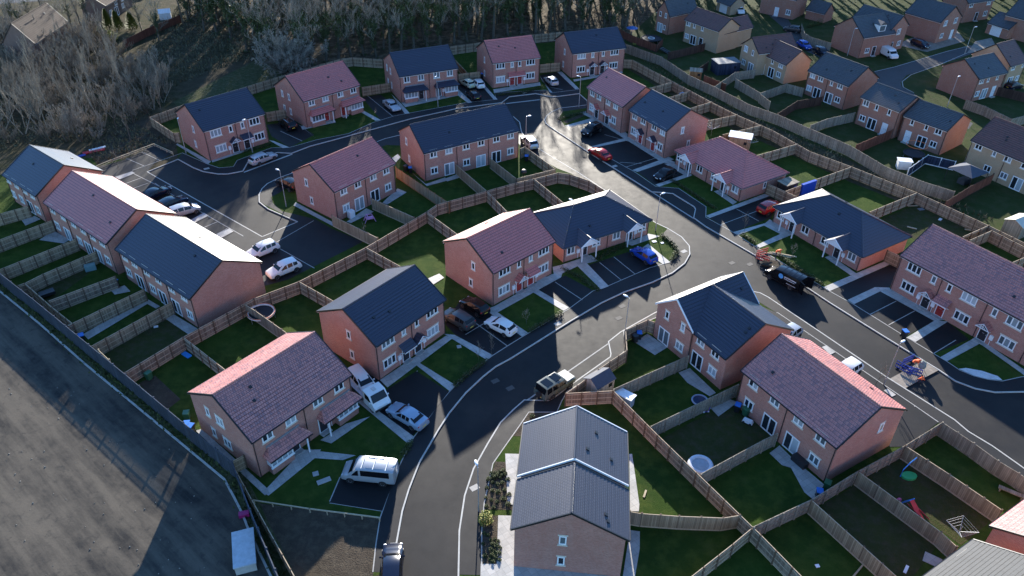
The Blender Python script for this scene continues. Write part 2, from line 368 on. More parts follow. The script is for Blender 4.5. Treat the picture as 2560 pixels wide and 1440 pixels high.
# ---------------------------------------------------------------- houses
HD = {}
HD = {
 'A': ((-49.073, 121.456, 43.9, 10.692, 9.758, 5.432, 8.171), 'N w3 -3.40 1 ;N w1 -0.84 1 ;N w1 1.24 1 ;N w3 3.41 1 ;N w3 -3.07 0 ;N dK -0.66 0 cg;N dK 1.43 0 cm;N w3 3.79 0 ;L w1 0.94 1 ;L w1 0.49 0 '),
 'B': ((-35.866, 135.107, 43.8, 11.639, 9.63, 5.107, 8.062), 'N w2 -4.20 1 ;N w2 -1.41 1 ;N w2 1.69 1 ;N w2 4.44 1 ;N bay -3.64 0 ;N dR -1.60 0 ;N dR 1.99 0 ;N bay 4.47 0 ;L w1 -2.31 1 ;L w1 -0.00 1 ;L w1 -2.31 0 ;L w1 -0.15 0 '),
 'C': ((-18.361, 146.477, 25.1, 11.6, 9.831, 5.303, 8.016), 'N w2 -4.37 1 ;N w2 -1.60 1 ;N w2 1.53 1 ;N w2 4.21 1 ;N bay -3.89 0 ;N dK -1.73 0 ;N dK 1.77 0 ;N bay 4.17 0 ;L w1 -2.84 1 ;L w1 -0.62 1 ;L w1 -2.70 0 ;L w1 -0.53 0 '),
 'D': ((-1.502, 153.636, 21.8, 10.025, 9.138, 5.267, 7.994), 'N w3 -3.33 1 ;N w1 -0.88 1 ;N w1 0.73 1 ;N w3 3.04 1 ;N w3 -3.31 0 ;N dR -0.85 0 cm;N dR 0.78 0 cm;N w3 3.04 0 ;L w1 0.13 1 ;L w1 0.05 0 '),
 'E': ((15.417, 159.905, 20.6, 11.904, 8.732, 5.226, 7.901), 'N w3 -3.82 1 ;N w1 -1.33 1 ;N w1 1.00 1 ;N w3 3.55 1 ;N w3 -3.81 0 ;N dK -1.27 0 cg;N dK 1.01 0 cg;N w3 3.54 0 ;L w1 0.79 1 ;L w1 0.33 0 '),
 'F': ((19.9, 134.07, 301.8, 10.484, 8.9, 5.09, 7.69), 'N w2 -3.82 1 ;N w2 -1.77 1 ;N w2 0.91 1 ;N w2 3.09 1 ;N w2 -3.76 0 ;N dK -2.13 0 cg;N dK 0.96 0 cg;N w2 2.88 0 '),
 'G': ((26.195, 124.129, 301.6, 9.758, 8.874, 5.094, 7.693), 'N w2 -3.45 1 ;N w2 -1.22 1 ;N w2 1.67 1 ;N w2 3.80 1 ;N w2 -3.47 0 ;N dR -1.45 0 cg;N dR 1.88 0 cg;N w2 3.62 0 ;R w1 -1.10 1 ;R w1 0.62 0 '),
 'K': ((-8.901, 116.596, 31.3, 17.077, 8.986, 5.099, 7.787), 'N w2 -6.90 1 ;N w2 -4.24 1 ;N w2 -1.18 1 ;N w2 1.51 1 ;N w2 4.32 1 ;N w2 6.96 1 ;N w2s -6.89 0 ;N fd -4.24 0 ;N w2s -1.17 0 ;N fd 1.45 0 ;N fd 4.31 0 ;N w2s 6.99 0 ;L w1 -1.86 1 ;L w1 -1.16 0 '),
 'L': ((-25.103, 103.101, 51.1, 11.637, 9.059, 5.085, 7.695), 'N w2 -4.07 1 ;N w2 -1.43 1 ;N w2 1.53 1 ;N w2 4.13 1 ;N w2s -3.96 0 ;N fd -1.49 0 ;N fd 1.57 0 ;N w2s 4.25 0 ;L w1 -1.53 1 ;L w1 -0.86 0 '),
 'M': ((-1.71, 83.121, 43.7, 10.541, 9.018, 5.187, 7.75), 'N w3 -3.25 1 ;N w1 -0.85 1 ;N w1 1.18 1 ;N w3 3.47 1 ;N w3 -3.31 0 ;N dR -0.74 0 cg;N dR 1.26 0 cm;N w3 3.51 0 ;L w1 1.08 1 ;L w1 0.55 0 '),
 'N': ((-14.584, 69.478, 51.7, 10.663, 8.973, 5.13, 7.64), 'N w3 -3.51 1 ;N w1 -1.17 1 ;N w1 0.85 1 ;N w3 3.32 1 ;N w3 -3.55 0 ;N dK -1.12 0 cm;N dK 0.78 0 cg;N w3 3.27 0 ;L w1 0.32 1 ;L w1 0.44 0 '),
 'O': ((-23.712, 56.467, 51.5, 11.792, 9.717, 5.105, 7.809), 'N w2 -4.22 1 ;N w2 -1.55 1 ;N w2 1.73 1 ;N w2 4.39 1 ;N bay -3.63 0 ;N dK -1.69 0 ;N dK 1.85 0 ;N bay 4.58 0 ;L w1 -2.14 1 ;L w2s -0.15 1 ;L w1 -2.03 0 ;L w2s 0.19 0 '),
 'P': ((-40.082, 79.593, 321.5, 16.187, 9.371, 4.718, 7.361), 'N w2 -6.75 1 ;N w2 -4.54 1 ;N w2 -1.72 1 ;N w2 0.86 1 ;N w2 3.69 1 ;N w2 6.33 1 ;N w2s -6.91 0 ;N fd -4.39 0 ;N w2s -1.35 0 ;N fd 0.77 0 ;N fd 3.72 0 ;N w2s 6.68 0 '),
 'Q': ((-54.362, 90.436, 321.8, 16.31, 9.24, 4.981, 7.645), 'N w2 -6.72 1 ;N w2 -3.86 1 ;N w2 -1.06 1 ;N w2 1.43 1 ;N w2 3.99 1 ;N w2 6.30 1 ;N w2s -7.01 0 ;N fd -4.19 0 ;N w2s -0.86 0 ;N fd 1.38 0 ;N fd 3.85 0 ;N w2s 6.37 0 '),
 'R': ((-67.09, 100.769, 322.3, 9.882, 9.225, 4.707, 7.423), 'N w2 -4.23 1 ;N w2 -1.86 1 ;N w2 0.78 1 ;N w2 2.96 1 ;N w2s -4.25 0 ;N w2s -1.80 0 ;N fd 0.67 0 ;N w2s 3.03 0 '),
 'T': ((30.898, 56.768, 301.2, 12.044, 9.303, 5.093, 7.749), 'N w2 -4.44 1 ;N w2 -1.55 1 ;N w2 1.51 1 ;N w2 4.20 1 ;N w2s -4.39 0 ;N fd -1.51 0 ;N fd 1.46 0 ;N w2s 4.24 0 ;R w1 1.58 1 '),
 'U': ((57.225, 76.617, 303.0, 17.0, 9.716, 5.351, 8.071, 0.02), 'N w3 -6.45 1 ;N w1 -3.79 1 ;N w1 -1.75 1 ;N w3 0.76 1 ;N w1 3.87 1 ;N w3 6.19 1 ;N w3 -6.36 0 ;N dK -3.72 0 cg;N dR -1.76 0 cm;N w3 0.82 0 ;N dK 3.71 0 cg;N w3 6.36 0 '),
 'S1': ((22.4, 71.147, 32.5, 9.928, 5.614, 4.892, 7.204, -0.014), 'L w1 -1.12 1 ;L w1 1.49 1 ;L fd -1.15 0 ;L w2s 1.44 0 '),
 'S2': ((25.428, 66.393, 300.8, 5.065, 9.413, 4.679, 7.32, -0.007), 'N w2 -1.41 1 ;N w2 0.89 1 ;N fd -1.47 0 ;N w2s 0.95 0 '),
 'V1': ((5.193, 41.595, 84.5, 4.881, 8.973, 5.268, 7.863, 0.006), 'L w1 -0.53 1 ;L w1 -0.55 0 '),
 'V2': ((5.761, 47.722, 84.8, 6.11, 8.996, 5.008, 7.642, 0.003), ''),
 'H': ((34.408, 112.002, 302.4, 14.559, 9.565, 2.569, 5.426, 2.866), 'N wb -6.33 0 ;N dK -4.00 0 cp;N wb -1.68 0 ;N wb 1.56 0 ;N dK 3.71 0 cp;N wb 6.03 0 ;R w1 0.26 0 '),
 'I': ((45.828, 93.82, 302.0, 14.881, 9.661, 2.641, 5.283, 2.68), 'N wb -6.23 0 ;N dK -3.94 0 cp;N wb -1.78 0 ;N wb 1.66 0 ;N dK 3.88 0 cp;N wb 6.10 0 '),
 'J': ((10.474, 93.774, 31.2, 14.377, 9.38, 2.597, 5.164, 2.614), 'N wb -6.03 0 ;N dK -3.84 0 cp;N wb -1.88 0 ;N wb 1.52 0 ;N dK 3.82 0 cp;N wb 5.96 0 '),
 'X1': ((37.933, 186.264, 34.3, 8.902, 4.084, 4.65, 7.324, -0.083), 'L w1 -0.86 1 ;L w1 0.94 1 ;L fd -0.57 0 ;L w1 0.90 0 '),
 'X2a': ((43.472, 176.324, 306.1, 8.634, 6.462, 5.094, 7.113, -0.013), 'N w2 -3.23 1 ;N w1 -1.40 1 ;N w1 1.01 1 ;N w2s -3.19 0 ;N fd -1.27 0 ;N dK 1.09 0 '),
 'X2b': ((48.239, 175.433, 34.4, 9.294, 4.093, 4.227, 6.113, -0.04), 'L w1 -1.29 1 ;L w2 0.64 1 ;L fd -1.19 0 ;L w2s 0.65 0 '),
 'X3a': ((55.253, 156.945, 295.8, 8.092, 6.259, 4.196, 6.448, -0.035), 'N w2 2.51 1 ;N w1 -2.98 1 ;N w1 0.03 1 ;N w2s 2.41 0 ;N dW -2.35 0 ;N fd 0.18 0 '),
 'X3b': ((51.76, 160.367, 20.7, 7.0, 5.819, 4.9, 7.062, -0.019), 'L w2 -1.35 1 ;L w1 1.12 1 ;L w2s -1.33 0 ;L fd 1.20 0 '),
 'X4': ((63.006, 145.29, 302.6, 9.407, 8.275, 4.883, 7.567, -0.003), 'N w2 -3.60 1 ;N w2 -1.68 1 ;N w1 0.91 1 ;N w2 2.85 1 ;N w2s -3.74 0 ;N fd -1.79 0 ;N fd 1.01 0 ;N w2s 2.99 0 '),
 'X5': ((67.251, 131.82, 303.7, 7.812, 7.177, 5.217, 6.984, -0.008), 'N w2 -2.70 1 ;N w1 -0.49 1 ;N w1 2.03 1 ;N w2s -2.61 0 ;N fd -0.59 0 ;N dW 1.98 0 '),
 'X6': ((72.605, 125.598, 307.7, 7.732, 7.554, 4.634, 6.432, -0.022), 'N w1 -2.22 1 ;N w1 0.34 1 ;N w2 2.47 1 ;N dW -2.26 0 ;N fd 0.28 0 ;N w2s 2.33 0 '),
 'X7': ((80.69, 113.018, 300.4, 12.0, 8.631, 5.015, 7.917, 0.005), 'N w2 -4.63 1 ;N w1 -1.92 1 ;N w2 0.32 1 ;N w2 3.11 1 ;N w2s -2.08 0 ;N w2s 0.71 0 ;N fd 2.96 0 '),
 'X8': ((77.403, 173.706, 23.9, 9.003, 8.593, 4.738, 7.708, -0.002), 'N w2s -2.31 0 ;N dK -0.37 0 '),
 'X8b': ((83.285, 175.913, 124.0, 6.0, 5.946, 5.453, 7.718, 0.0), 'L w2 -0.03 1 ;L w2s 1.30 0 ;L dK -1.45 0 '),
 'X12': ((90.205, 149.338, 28.0, 8.308, 7.778, 4.847, 7.229, -0.015), 'N w2 -2.85 1 ;N w1 -0.90 1 ;N w1 1.81 1 ;N w2s -2.84 0 ;N fd -0.72 0 ;N dW 1.99 0 '),
 'X13': ((98.203, 155.773, 31.2, 5.696, 7.925, 5.004, 8.02, 0.002), 'N w2 -1.20 1 ;N w1 2.09 1 ;N fd -0.65 0 ;N w2s 1.78 0 '),
 'Y1': ((-99.552, 192.677, 87.6, 12.72, 5.798, 3.806, 5.793, -0.042), 'N w2 -4.60 0 ;N w2 -1.29 1 ;N w2 1.99 1 ;N fd -1.77 0 ;N w2s 1.64 0 '),
 'Y2': ((-101.011, 163.02, 90.7, 14.37, 6.165, 5.036, 8.763, 0.013), ''),
}

WT = {'w3': (1.85, 1.2, 3), 'w2': (1.2, 1.2, 2), 'w1': (.62, 1.05, 1), 'w2s': (1.2, 1.05, 2), 'wb': (1.3, 1.2, 2), 'fd': (1.75, 2.08, 2)}
_wc = {}
def bars(m, w, h, n, fr=.075, dep=.055, y0=0.0):
    for x in (-w / 2 + fr / 2, w / 2 - fr / 2): m.box((x, -dep / 2 - y0, h / 2), (fr, dep, h))
    for z in (fr / 2, h - fr / 2): m.box((0, -dep / 2 - y0 - .002, z), (w - 2 * fr, dep, fr))
    for i in range(1, n):
        m.box((-w / 2 + w * i / n, -dep / 2 - y0 - .001, h / 2), (fr * 1.15, dep, h - 2 * fr))
PANES = [(GLD, GLD), (GLB, GLB), (GLM, GLM), (GLD, GLM), (GLM, GLB), (GLD, GLB)]
def win_meshes(t, var):
    k = (t, var)
    if k in _wc: return _wc[k]
    w, h, n = WT[t]
    m = MB(); bars(m, w, h, n, .13 if t == 'fd' else .115)
    fr = m.mesh('window', UPVC)
    p = MB()
    for i in range(n):
        x0 = -w / 2 + w * i / n; x1 = -w / 2 + w * (i + 1) / n
        p.face([(x0, -.012, .02), (x1, -.012, .02), (x1, -.012, h - .02), (x0, -.012, h - .02)], i % 2)
    pm = p.mesh('pane', list(PANES[var]))
    sill = lint = None
    if t != 'fd':
        s = MB(); s.box((0, -.045, -.065), (w + .22, .13, .13)); sill = s.mesh('sill', STONE)
        s = MB(); s.box((0, -.014, h + .075), (w + .22, .032, .15)); lint = s.mesh('lintel', STONE)
    _wc[k] = (fr, pm, sill, lint)
    return _wc[k]
def place(par, name, me, off, p, rz):
    ca, sa = math.cos(off[2]), math.sin(off[2])
    return link(name, me, par, (off[0] + p[0] * ca - p[1] * sa, off[1] + p[0] * sa + p[1] * ca, p[2]), off[2] + rz)
def add_window(par, t, off, p, rz, old=False):
    var = random.choices(range(6), [.28, .2, .2, .12, .12, .08])[0]
    fr, pm, sill, lint = win_meshes(t, var)
    f = place(par, 'french_door' if t == 'fd' else 'window', fr, off, p, rz)
    link('pane', pm, f)
    if sill: link('sill', sill, f)
    if lint and not old: link('lintel', lint, f)
    return f
_dc = {}
def add_door(par, t, off, p, rz):
    if t not in _dc:
        m = MB(); m.box((0, -.02, 1.02), (.92, .04, 2.0)); a = m.mesh('door', DOORS[t])
        m = MB(); bars(m, 1.08, 2.12, 1, .08, .07); b = m.mesh('door_frame', UPVC)
        m = MB(); m.box((.36, -.065, 1.02), (.05, .05, .22)); m.box((0, -.05, 1.1), (.26, .02, .06)); c = m.mesh('handle', GALV)
        m = MB(); m.box((0, -.3, .06), (1.2, .6, .12)); e = m.mesh('doorstep', SLAB)
        _dc[t] = (a, b, c, e)
    a, b, c, e = _dc[t]
    d = place(par, 'door', a, off, (p[0], p[1], .06), rz)
    link('door_frame', b, d); link('handle', c, d)
    place(par, 'doorstep', e, off, (p[0], p[1], 0), rz)
def slope_rows(m, x0, x1, e, r, gauge=.36, lift=.04, mt=0):
    # e, r: (y,z) of eave and ridge; stepped tile courses
    L = math.hypot(r[0] - e[0], r[1] - e[1]); n = max(2, int(round(L / gauge)))
    dy, dz = (r[0] - e[0]) / L, (r[1] - e[1]) / L
    ny, nz = (-dz, dy) if dy > 0 else (dz, -dy)
    flip = dy < 0
    for i in range(n):
        a, b = L * i / n, L * (i + 1) / n
        A = (e[0] + dy * a + ny * lift, e[1] + dz * a + nz * lift); B = (e[0] + dy * b, e[1] + dz * b)
        A0 = (e[0] + dy * a, e[1] + dz * a)
        q = [(x0, *A), (x1, *A), (x1, *B), (x0, *B)]; k = [(x0, *A0), (x1, *A0), (x1, *A), (x0, *A)]
        if flip: q.reverse(); k.reverse()
        m.face(q, mt); m.face(k, mt)
EO, VO = .3, .08
def block(root, q, roof, wall, items='', off=(0, 0, 0), hip=None, ridge=None, verge=None, x0ext=0.0, x1ext=0.0, pipes=None, old=False, vents=2, white_verge=False):
    L, W, he, hr = q[3], q[4], q[5], q[6]
    l, w = L / 2, W / 2; sl = (hr - he) / w; ee = he - sl * EO
    xa, xb = -l - x0ext, l + x1ext
    m = MB()
    if hip is None:
        m.face([(xa, -w, 0), (xb, -w, 0), (xb, -w, he - .03), (xa, -w, he - .03)]); m.face([(xb, w, 0), (xa, w, 0), (xa, w, he - .03), (xb, w, he - .03)])
        m.face([(xb, -w, 0), (xb, w, 0), (xb, w, he - .03), (xb, 0, hr - .05), (xb, -w, he - .03)]); m.face([(xa, w, 0), (xa, -w, 0), (xa, -w, he - .03), (xa, 0, hr - .05), (xa, w, he - .03)])
    else:
        m.prism([(xa, -w), (xb, -w), (xb, w), (xa, w)], 0, he - .05)
    place(root, 'wall', m.mesh('wall', wall), off, (0, 0, 0), 0)
    m = MB()
    ridge = ridge or roof; verge = verge or BLKP
    rm = MB()
    if hip is None:
        a, b = xa - VO, xb + VO
        slope_rows(m, a, b, (-w - EO, ee), (0, hr)); slope_rows(m, a, b, (w + EO, ee), (0, hr))
        m.face([(a, 0, hr - .14), (b, 0, hr - .14), (b, -w - EO, ee - .14), (a, -w - EO, ee - .14)]); m.face([(b, 0, hr - .14), (a, 0, hr - .14), (a, w + EO, ee - .14), (b, w + EO, ee - .14)])
        rf = place(root, 'roof', m.mesh('roof', [roof]), off, (0, 0, 0), 0)
        rm.tube([(a, 0, hr - .01), (b, 0, hr - .01)], .11, 8)
        for x in (a - .02, b + .02):
            vm = MB(); t = .05; up, dn = .07, -.15
            pr = [(-w - EO - .02, ee + up), (0, hr + up), (w + EO + .02, ee + up), (w + EO + .02, ee + dn), (0, hr + dn), (-w - EO - .02, ee + dn)]
            for X, fl in ((x - t, 1), (x + t, -1)):
                vm.face([(X, *pr[i]) for i in (0, 1, 4, 5)][::fl]); vm.face([(X, *pr[i]) for i in (1, 2, 3, 4)][::fl])
            for i in range(6):
                j = (i + 1) % 6
                vm.face([(x - t, *pr[i]), (x + t, *pr[i]), (x + t, *pr[j]), (x - t, *pr[j])][::-1])
            link('verge_trim', vm.mesh('verge_trim', UPVC if white_verge else verge), rf)
    else:
        lr = hip; a, b = xa - EO, xb + EO
        n = -w - EO, w + EO
        m.face([(a, n[0], ee), (b, n[0], ee), (lr, 0, hr), (-lr, 0, hr)]); m.face([(b, n[1], ee), (a, n[1], ee), (-lr, 0, hr), (lr, 0, hr)])
        m.face([(b, n[0], ee), (b, n[1], ee), (lr, 0, hr)]); m.face([(a, n[1], ee), (a, n[0], ee), (-lr, 0, hr)])
        m.face([(a, n[1], ee - .1), (b, n[1], ee - .1), (b, n[0], ee - .1), (a, n[0], ee - .1)])
        rf = place(root, 'roof', m.mesh('roof', [roof]), off, (0, 0, 0), 0)
        rm.tube([(-lr, 0, hr), (lr, 0, hr)], .11, 8)
        for sx in (-1, 1):
            for sy in (-1, 1):
                rm.tube([(sx * (l + (x1ext if sx > 0 else x0ext) + EO), sy * (w + EO), ee + .01), (sx * lr, 0, hr)], .1, 8)
    link('ridge_tiles', rm.mesh('ridge_tiles', ridge, 40), rf)
    # roof vents
    for k in range(vents):
        vx = random.uniform(-l * .8, l * .8); vt = random.uniform(.25, .8); s = random.choice((-1, -1, 1))
        if hip is not None: vx *= .4
        v = MB(); y = s * (w + EO) * (1 - vt); z = ee + (hr - ee) * vt
        v.M = Matrix.Translation((vx, y, z)) @ Matrix.Rotation(-s * math.atan(sl), 4, 'X')
        v.box((0, 0, .06), (.28, .3, .1)); link('roof_vent', v.mesh('roof_vent', BLKP), rf)
    # fascia, gutter
    def trim(nm, mat, c, d):
        b_ = MB(); b_.box(c, d); place(root, nm, b_.mesh(nm, mat), off, (0, 0, 0), 0)
    for s in (-1, 1):
        trim('fascia', UPVC, ((xa + xb) / 2, s * (w + EO - .06), ee - .13), (xb - xa + (2 * EO - .16 if hip is not None else .02), .04, .2))
        trim('gutter', BLKP, ((xa + xb) / 2, s * (w + EO + .04), ee - .05), (xb - xa + (2 * EO if hip is not None else .1), .11, .1))
        if hip is not None:
            trim('fascia', UPVC, (s * (l + EO - .06) + (x1ext if s > 0 else -x0ext), 0, ee - .13), (.04, W + 2 * EO - .3, .2))
            trim('gutter', BLKP, (s * (l + EO + .04), 0, ee - .05), (.11, W + 2 * EO - .12, .1))
    if pipes is None:
        pipes = [('N', -l + .12), ('N', l - .12)] + ([('N', 0.0)] if L > 9.3 and L < 15 else []) + ([('N', -L / 6), ('N', L / 6)] if L >= 16 else [])
    if pipes:
        if ('pipe', round(ee, 1)) not in _wc:
            pm = MB(); pm.tube([(0, -.06, 0), (0, -.06, ee - .35), (0, -EO - .02, ee - .12)], .045, 6)
            _wc[('pipe', round(ee, 1))] = pm.mesh('downpipe', BLKP)
        for sd, u in pipes: place(root, 'downpipe', _wc[('pipe', round(ee, 1))], off, (u, -w - .002, 0), 0)
    fr = {'N': (0, lambda u: (u, -w)), 'F': (math.pi, lambda u: (-u, w)), 'L': (-math.pi / 2, lambda u: (-l, -u)), 'R': (math.pi / 2, lambda u: (l, u))}
    upz = min(he - 1.32, 3.75)
    for e in [x for x in items.split(';') if x]:
        a = e.split(); sd, t, u, fl = a[0], a[1], float(a[2]), int(a[3]); ex = a[4] if len(a) > 4 else ''
        rz, fn = fr[sd]; x, y = fn(u)
        if t in WT:
            z = 0.06 if t == 'fd' else (upz if fl else (1.0 if t == 'wb' else .95))
            if sd in 'LR' and fl: z = 3.7
            add_window(root, t, off, (x, y, z), rz, old)
        elif t[0] == 'd':
            add_door(root, t, off, (x, y, 0), rz)
            side = 1 if ex != 'cg' else 1
            mk = 'meter'
            if mk not in _wc:
                b = MB(); b.box((0, -.09, 1.15), (.42, .18, .6)); b.tube([(0, -.04, 0), (0, -.04, .85)], .03, 5); _wc[mk] = b.mesh('meter_box', UPVC)
            if not old: place(root, 'meter_box', _wc[mk], off, (x + (1.0 if u > 0 else -1.0) * math.cos(rz), y, 0), rz)
            if ex in ('cg', 'cm'): canopy(root, ex, roof, off, (x, y, 2.2), rz)
            if ex == 'cp': porch(root, roof, ridge, off, x, w, ee, sl)
        elif t == 'bay':
            s = 1 if u < 0 else -1
            bay(root, roof, wall, off, (x, y, 0), rz, s)
    return rf
def canopy(root, ex, roof, off, p, rz):
    k = ('can', ex, roof.name)
    if k not in _wc:
        m = MB(); t = MB()
        if ex == 'cg':
            for s in (-1, 1):
                q = [(s * .86, -.95, 0), (s * .86, 0, 0), (0, 0, .72), (0, -.95, .72)]
                m.face(q[::-1] if s < 0 else q); q2 = [(x, y, z - .08) for x, y, z in q]; m.face(q2 if s < 0 else q2[::-1])
                m.face([q[0], q[3], q2[3], q2[0]]); m.face([q[0], q[1], q2[1], q2[0]])
            for s in (-1, 1):
                t.tube([(s * .84, -.93, -.07), (0, -.93, .62)], .055, 4); t.tube([(s * .62, -.05, -.55), (s * .62, -.85, -.02)], .045, 4)
                t.tube([(s * .3, -.93, .06), (0, -.93, .3)], .03, 4)
                t.box((s * .62, -.04, -.3), (.08, .08, .6))
            t.box((0, -.93, -.02), (1.5, .07, .09)); t.box((0, -.93, .28), (.06, .06, .56))
        else:
            q = [(-.95, -.95, 0), (.95, -.95, 0), (.95, 0, .62), (-.95, 0, .62)]
            m.face(q); q2 = [(x, y, z - .08) for x, y, z in q]; m.face(q2[::-1])
            for i in range(4):
                j = (i + 1) % 4; m.face([q[i], q2[i], q2[j], q[j]])
            t.box((0, -.94, -.1), (1.9, .06, .12))
            for s in (-1, 1):
                t.tube([(s * .88, -.04, -.6), (s * .88, -.9, -.06)], .045, 4); t.tube([(s * .9, -.92, -.08), (s * .9, -.02, .5)], .045, 4)
        _wc[k] = (m.mesh('canopy', roof), t.mesh('truss', UPVC))
    c = place(root, 'canopy', _wc[k][0], off, p, rz); link('truss', _wc[k][1], c)
def porch(root, roof, ridge, off, x, w, ee, sl):
    # small gabled porch roof running out of the main slope on two white posts
    hw, out, top = 1.5, 1.05, 1.05
    ze = ee + .02; yf = -w - EO - out
    yb0 = -w - EO; yb1 = -w - EO + top / sl
    m = MB()
    for s in (-1, 1):
        q = [(s * hw, yf, ze), (s * hw, yb0, ze), (0, yb1, ze + top), (0, yf, ze + top)]
        m.face(q if s > 0 else q[::-1])
        q2 = [(a, b, c - .1) for a, b, c in q]; m.face(q2[::-1] if s > 0 else q2)
    r = place(root, 'porch_roof', m.mesh('porch_roof', roof), off, (x, 0, 0), 0)
    t = MB(); t.tube([(0, yf, ze + top), (0, yb1 + .1, ze + top)], .09, 6); link('ridge_tiles', t.mesh('ridge_tiles', ridge), r)
    g = MB(); y = yf + .06
    g.face([(-hw + .1, y, ze - .08), (hw - .1, y, ze - .08), (0, y, ze + top - .14)]); g.face([(hw - .1, y + .05, ze - .08), (-hw + .1, y + .05, ze - .08), (0, y + .05, ze + top - .14)])
    g.tube([(-hw - .02, y - .08, ze - .03), (0, y - .08, ze + top)], .07, 4); g.tube([(hw + .02, y - .08, ze - .03), (0, y - .08, ze + top)], .07, 4)
    link('gable_board', g.mesh('gable_board', UPVC), r)
    for s in (-1, 1):
        b = MB(); b.box((0, 0, (ze - .08) / 2), (.13, .13, ze - .08)); link('post', b.mesh('post', UPVC), r, (s * (hw - .35), yf + .15, 0))
def bay(root, roof, wall, off, p, rz, s):
    # brick bay window with a long lean-to roof that also covers the front door next to it
    b = MB(); w = 2.5; d = .75
    b.box((0, -d / 2, .45), (w, d, .9)); o = place(root, 'bay_window', b.mesh('bay_window', wall), off, p, rz)
    f = MB(); bars(f, w, 1.3, 4, .09, .06)
    for sx in (-1, 1): f.box((sx * (w / 2 - .05), d / 2, .65), (.1, d - .08, 1.3))
    f.box((0, -.05, -.06), (w + .16, .16, .12)); link('bay_frame', f.mesh('bay_frame', UPVC), o, (0, -d + .03, .95))
    g = MB(); g.box((0, d / 2, .65), (w - .1, d - .1, 1.26)); link('pane', g.mesh('pane', random.choice((GLM, GLB))), o, (0, -d + .06, .95))
    m = MB(); x0, x1 = (-1.55, 3.35) if s > 0 else (-3.35, 1.55)
    ze, zt, dep = 2.28, 3.0, 1.25
    i0, i1 = x0 + .75, x1 - .75
    A, B = (x0, -dep, ze), (x1, -dep, ze); T0, T1 = (i0, -.0, zt), (i1, 0, zt)
    m.face([A, B, T1, T0]); m.face([(x0, 0, ze), A, T0]); m.face([B, (x1, 0, ze), T1])
    m.face([(x1, 0, ze - .07), B[:2] + (ze - .07,), A[:2] + (ze - .07,), (x0, 0, ze - .07)]); m.face([A[:2] + (ze - .07,), B[:2] + (ze - .07,), B, A])
    r = place(root, 'lean_to_roof', m.mesh('lean_to_roof', roof), off, p, rz)
    t = MB(); t.tube([A, T0], .07, 6); t.tube([B, T1], .07, 6); link('hip_tiles', t.mesh('hip_tiles', roof), r)
    t = MB(); t.box(((i0 + i1) / 2, -.05, zt + .04), (i1 - i0 + .4, .1, .2)); link('lead_flashing', t.mesh('lead_flashing', LEAD), r)
    t = MB(); t.box(((x0 + x1) / 2, -dep - .05, ze - .06), (x1 - x0, .1, .1)); link('gutter', t.mesh('gutter', BLKP), r)
    t = MB(); t.box((s * 2.75, -dep + .15, ze / 2), (.12, .12, ze)); link('post', t.mesh('post', UPVC), r)
def house(key, label, roof, wall, ridge=None, name='semi_detached_house', cat='house', group=None, **kw):
    q, it = HD[key]
    root = thing(name, label, cat, (q[0], q[1]), R(q[2]), group)
    hip = q[7] if key in 'HIJ' else None
    block(root, q, roof, wall, it, hip=hip, ridge=ridge, **kw)
    return root
def combo(ka, kb, label, roof, wall, name, ridge=None, exta=(0, 0), extb=(0, 0), cat='house', old=True, wv=False, **kw):
    q, it = HD[ka]; p, it2 = HD[kb]
    root = thing(name, label, cat, (q[0], q[1]), R(q[2]))
    block(root, q, roof, wall, it, x0ext=exta[0], x1ext=exta[1], pipes=[('N', -q[3] / 2 + .15)], old=old, ridge=ridge, white_verge=wv, **kw)
    a = -R(q[2]); dx, dy = p[0] - q[0], p[1] - q[1]
    block(root, p, roof, wall, it2, off=(dx * math.cos(a) - dy * math.sin(a), dx * math.sin(a) + dy * math.cos(a), R(p[2] - q[2])), x0ext=extb[0], x1ext=extb[1], pipes=[], old=old, ridge=ridge, **kw)
    return root

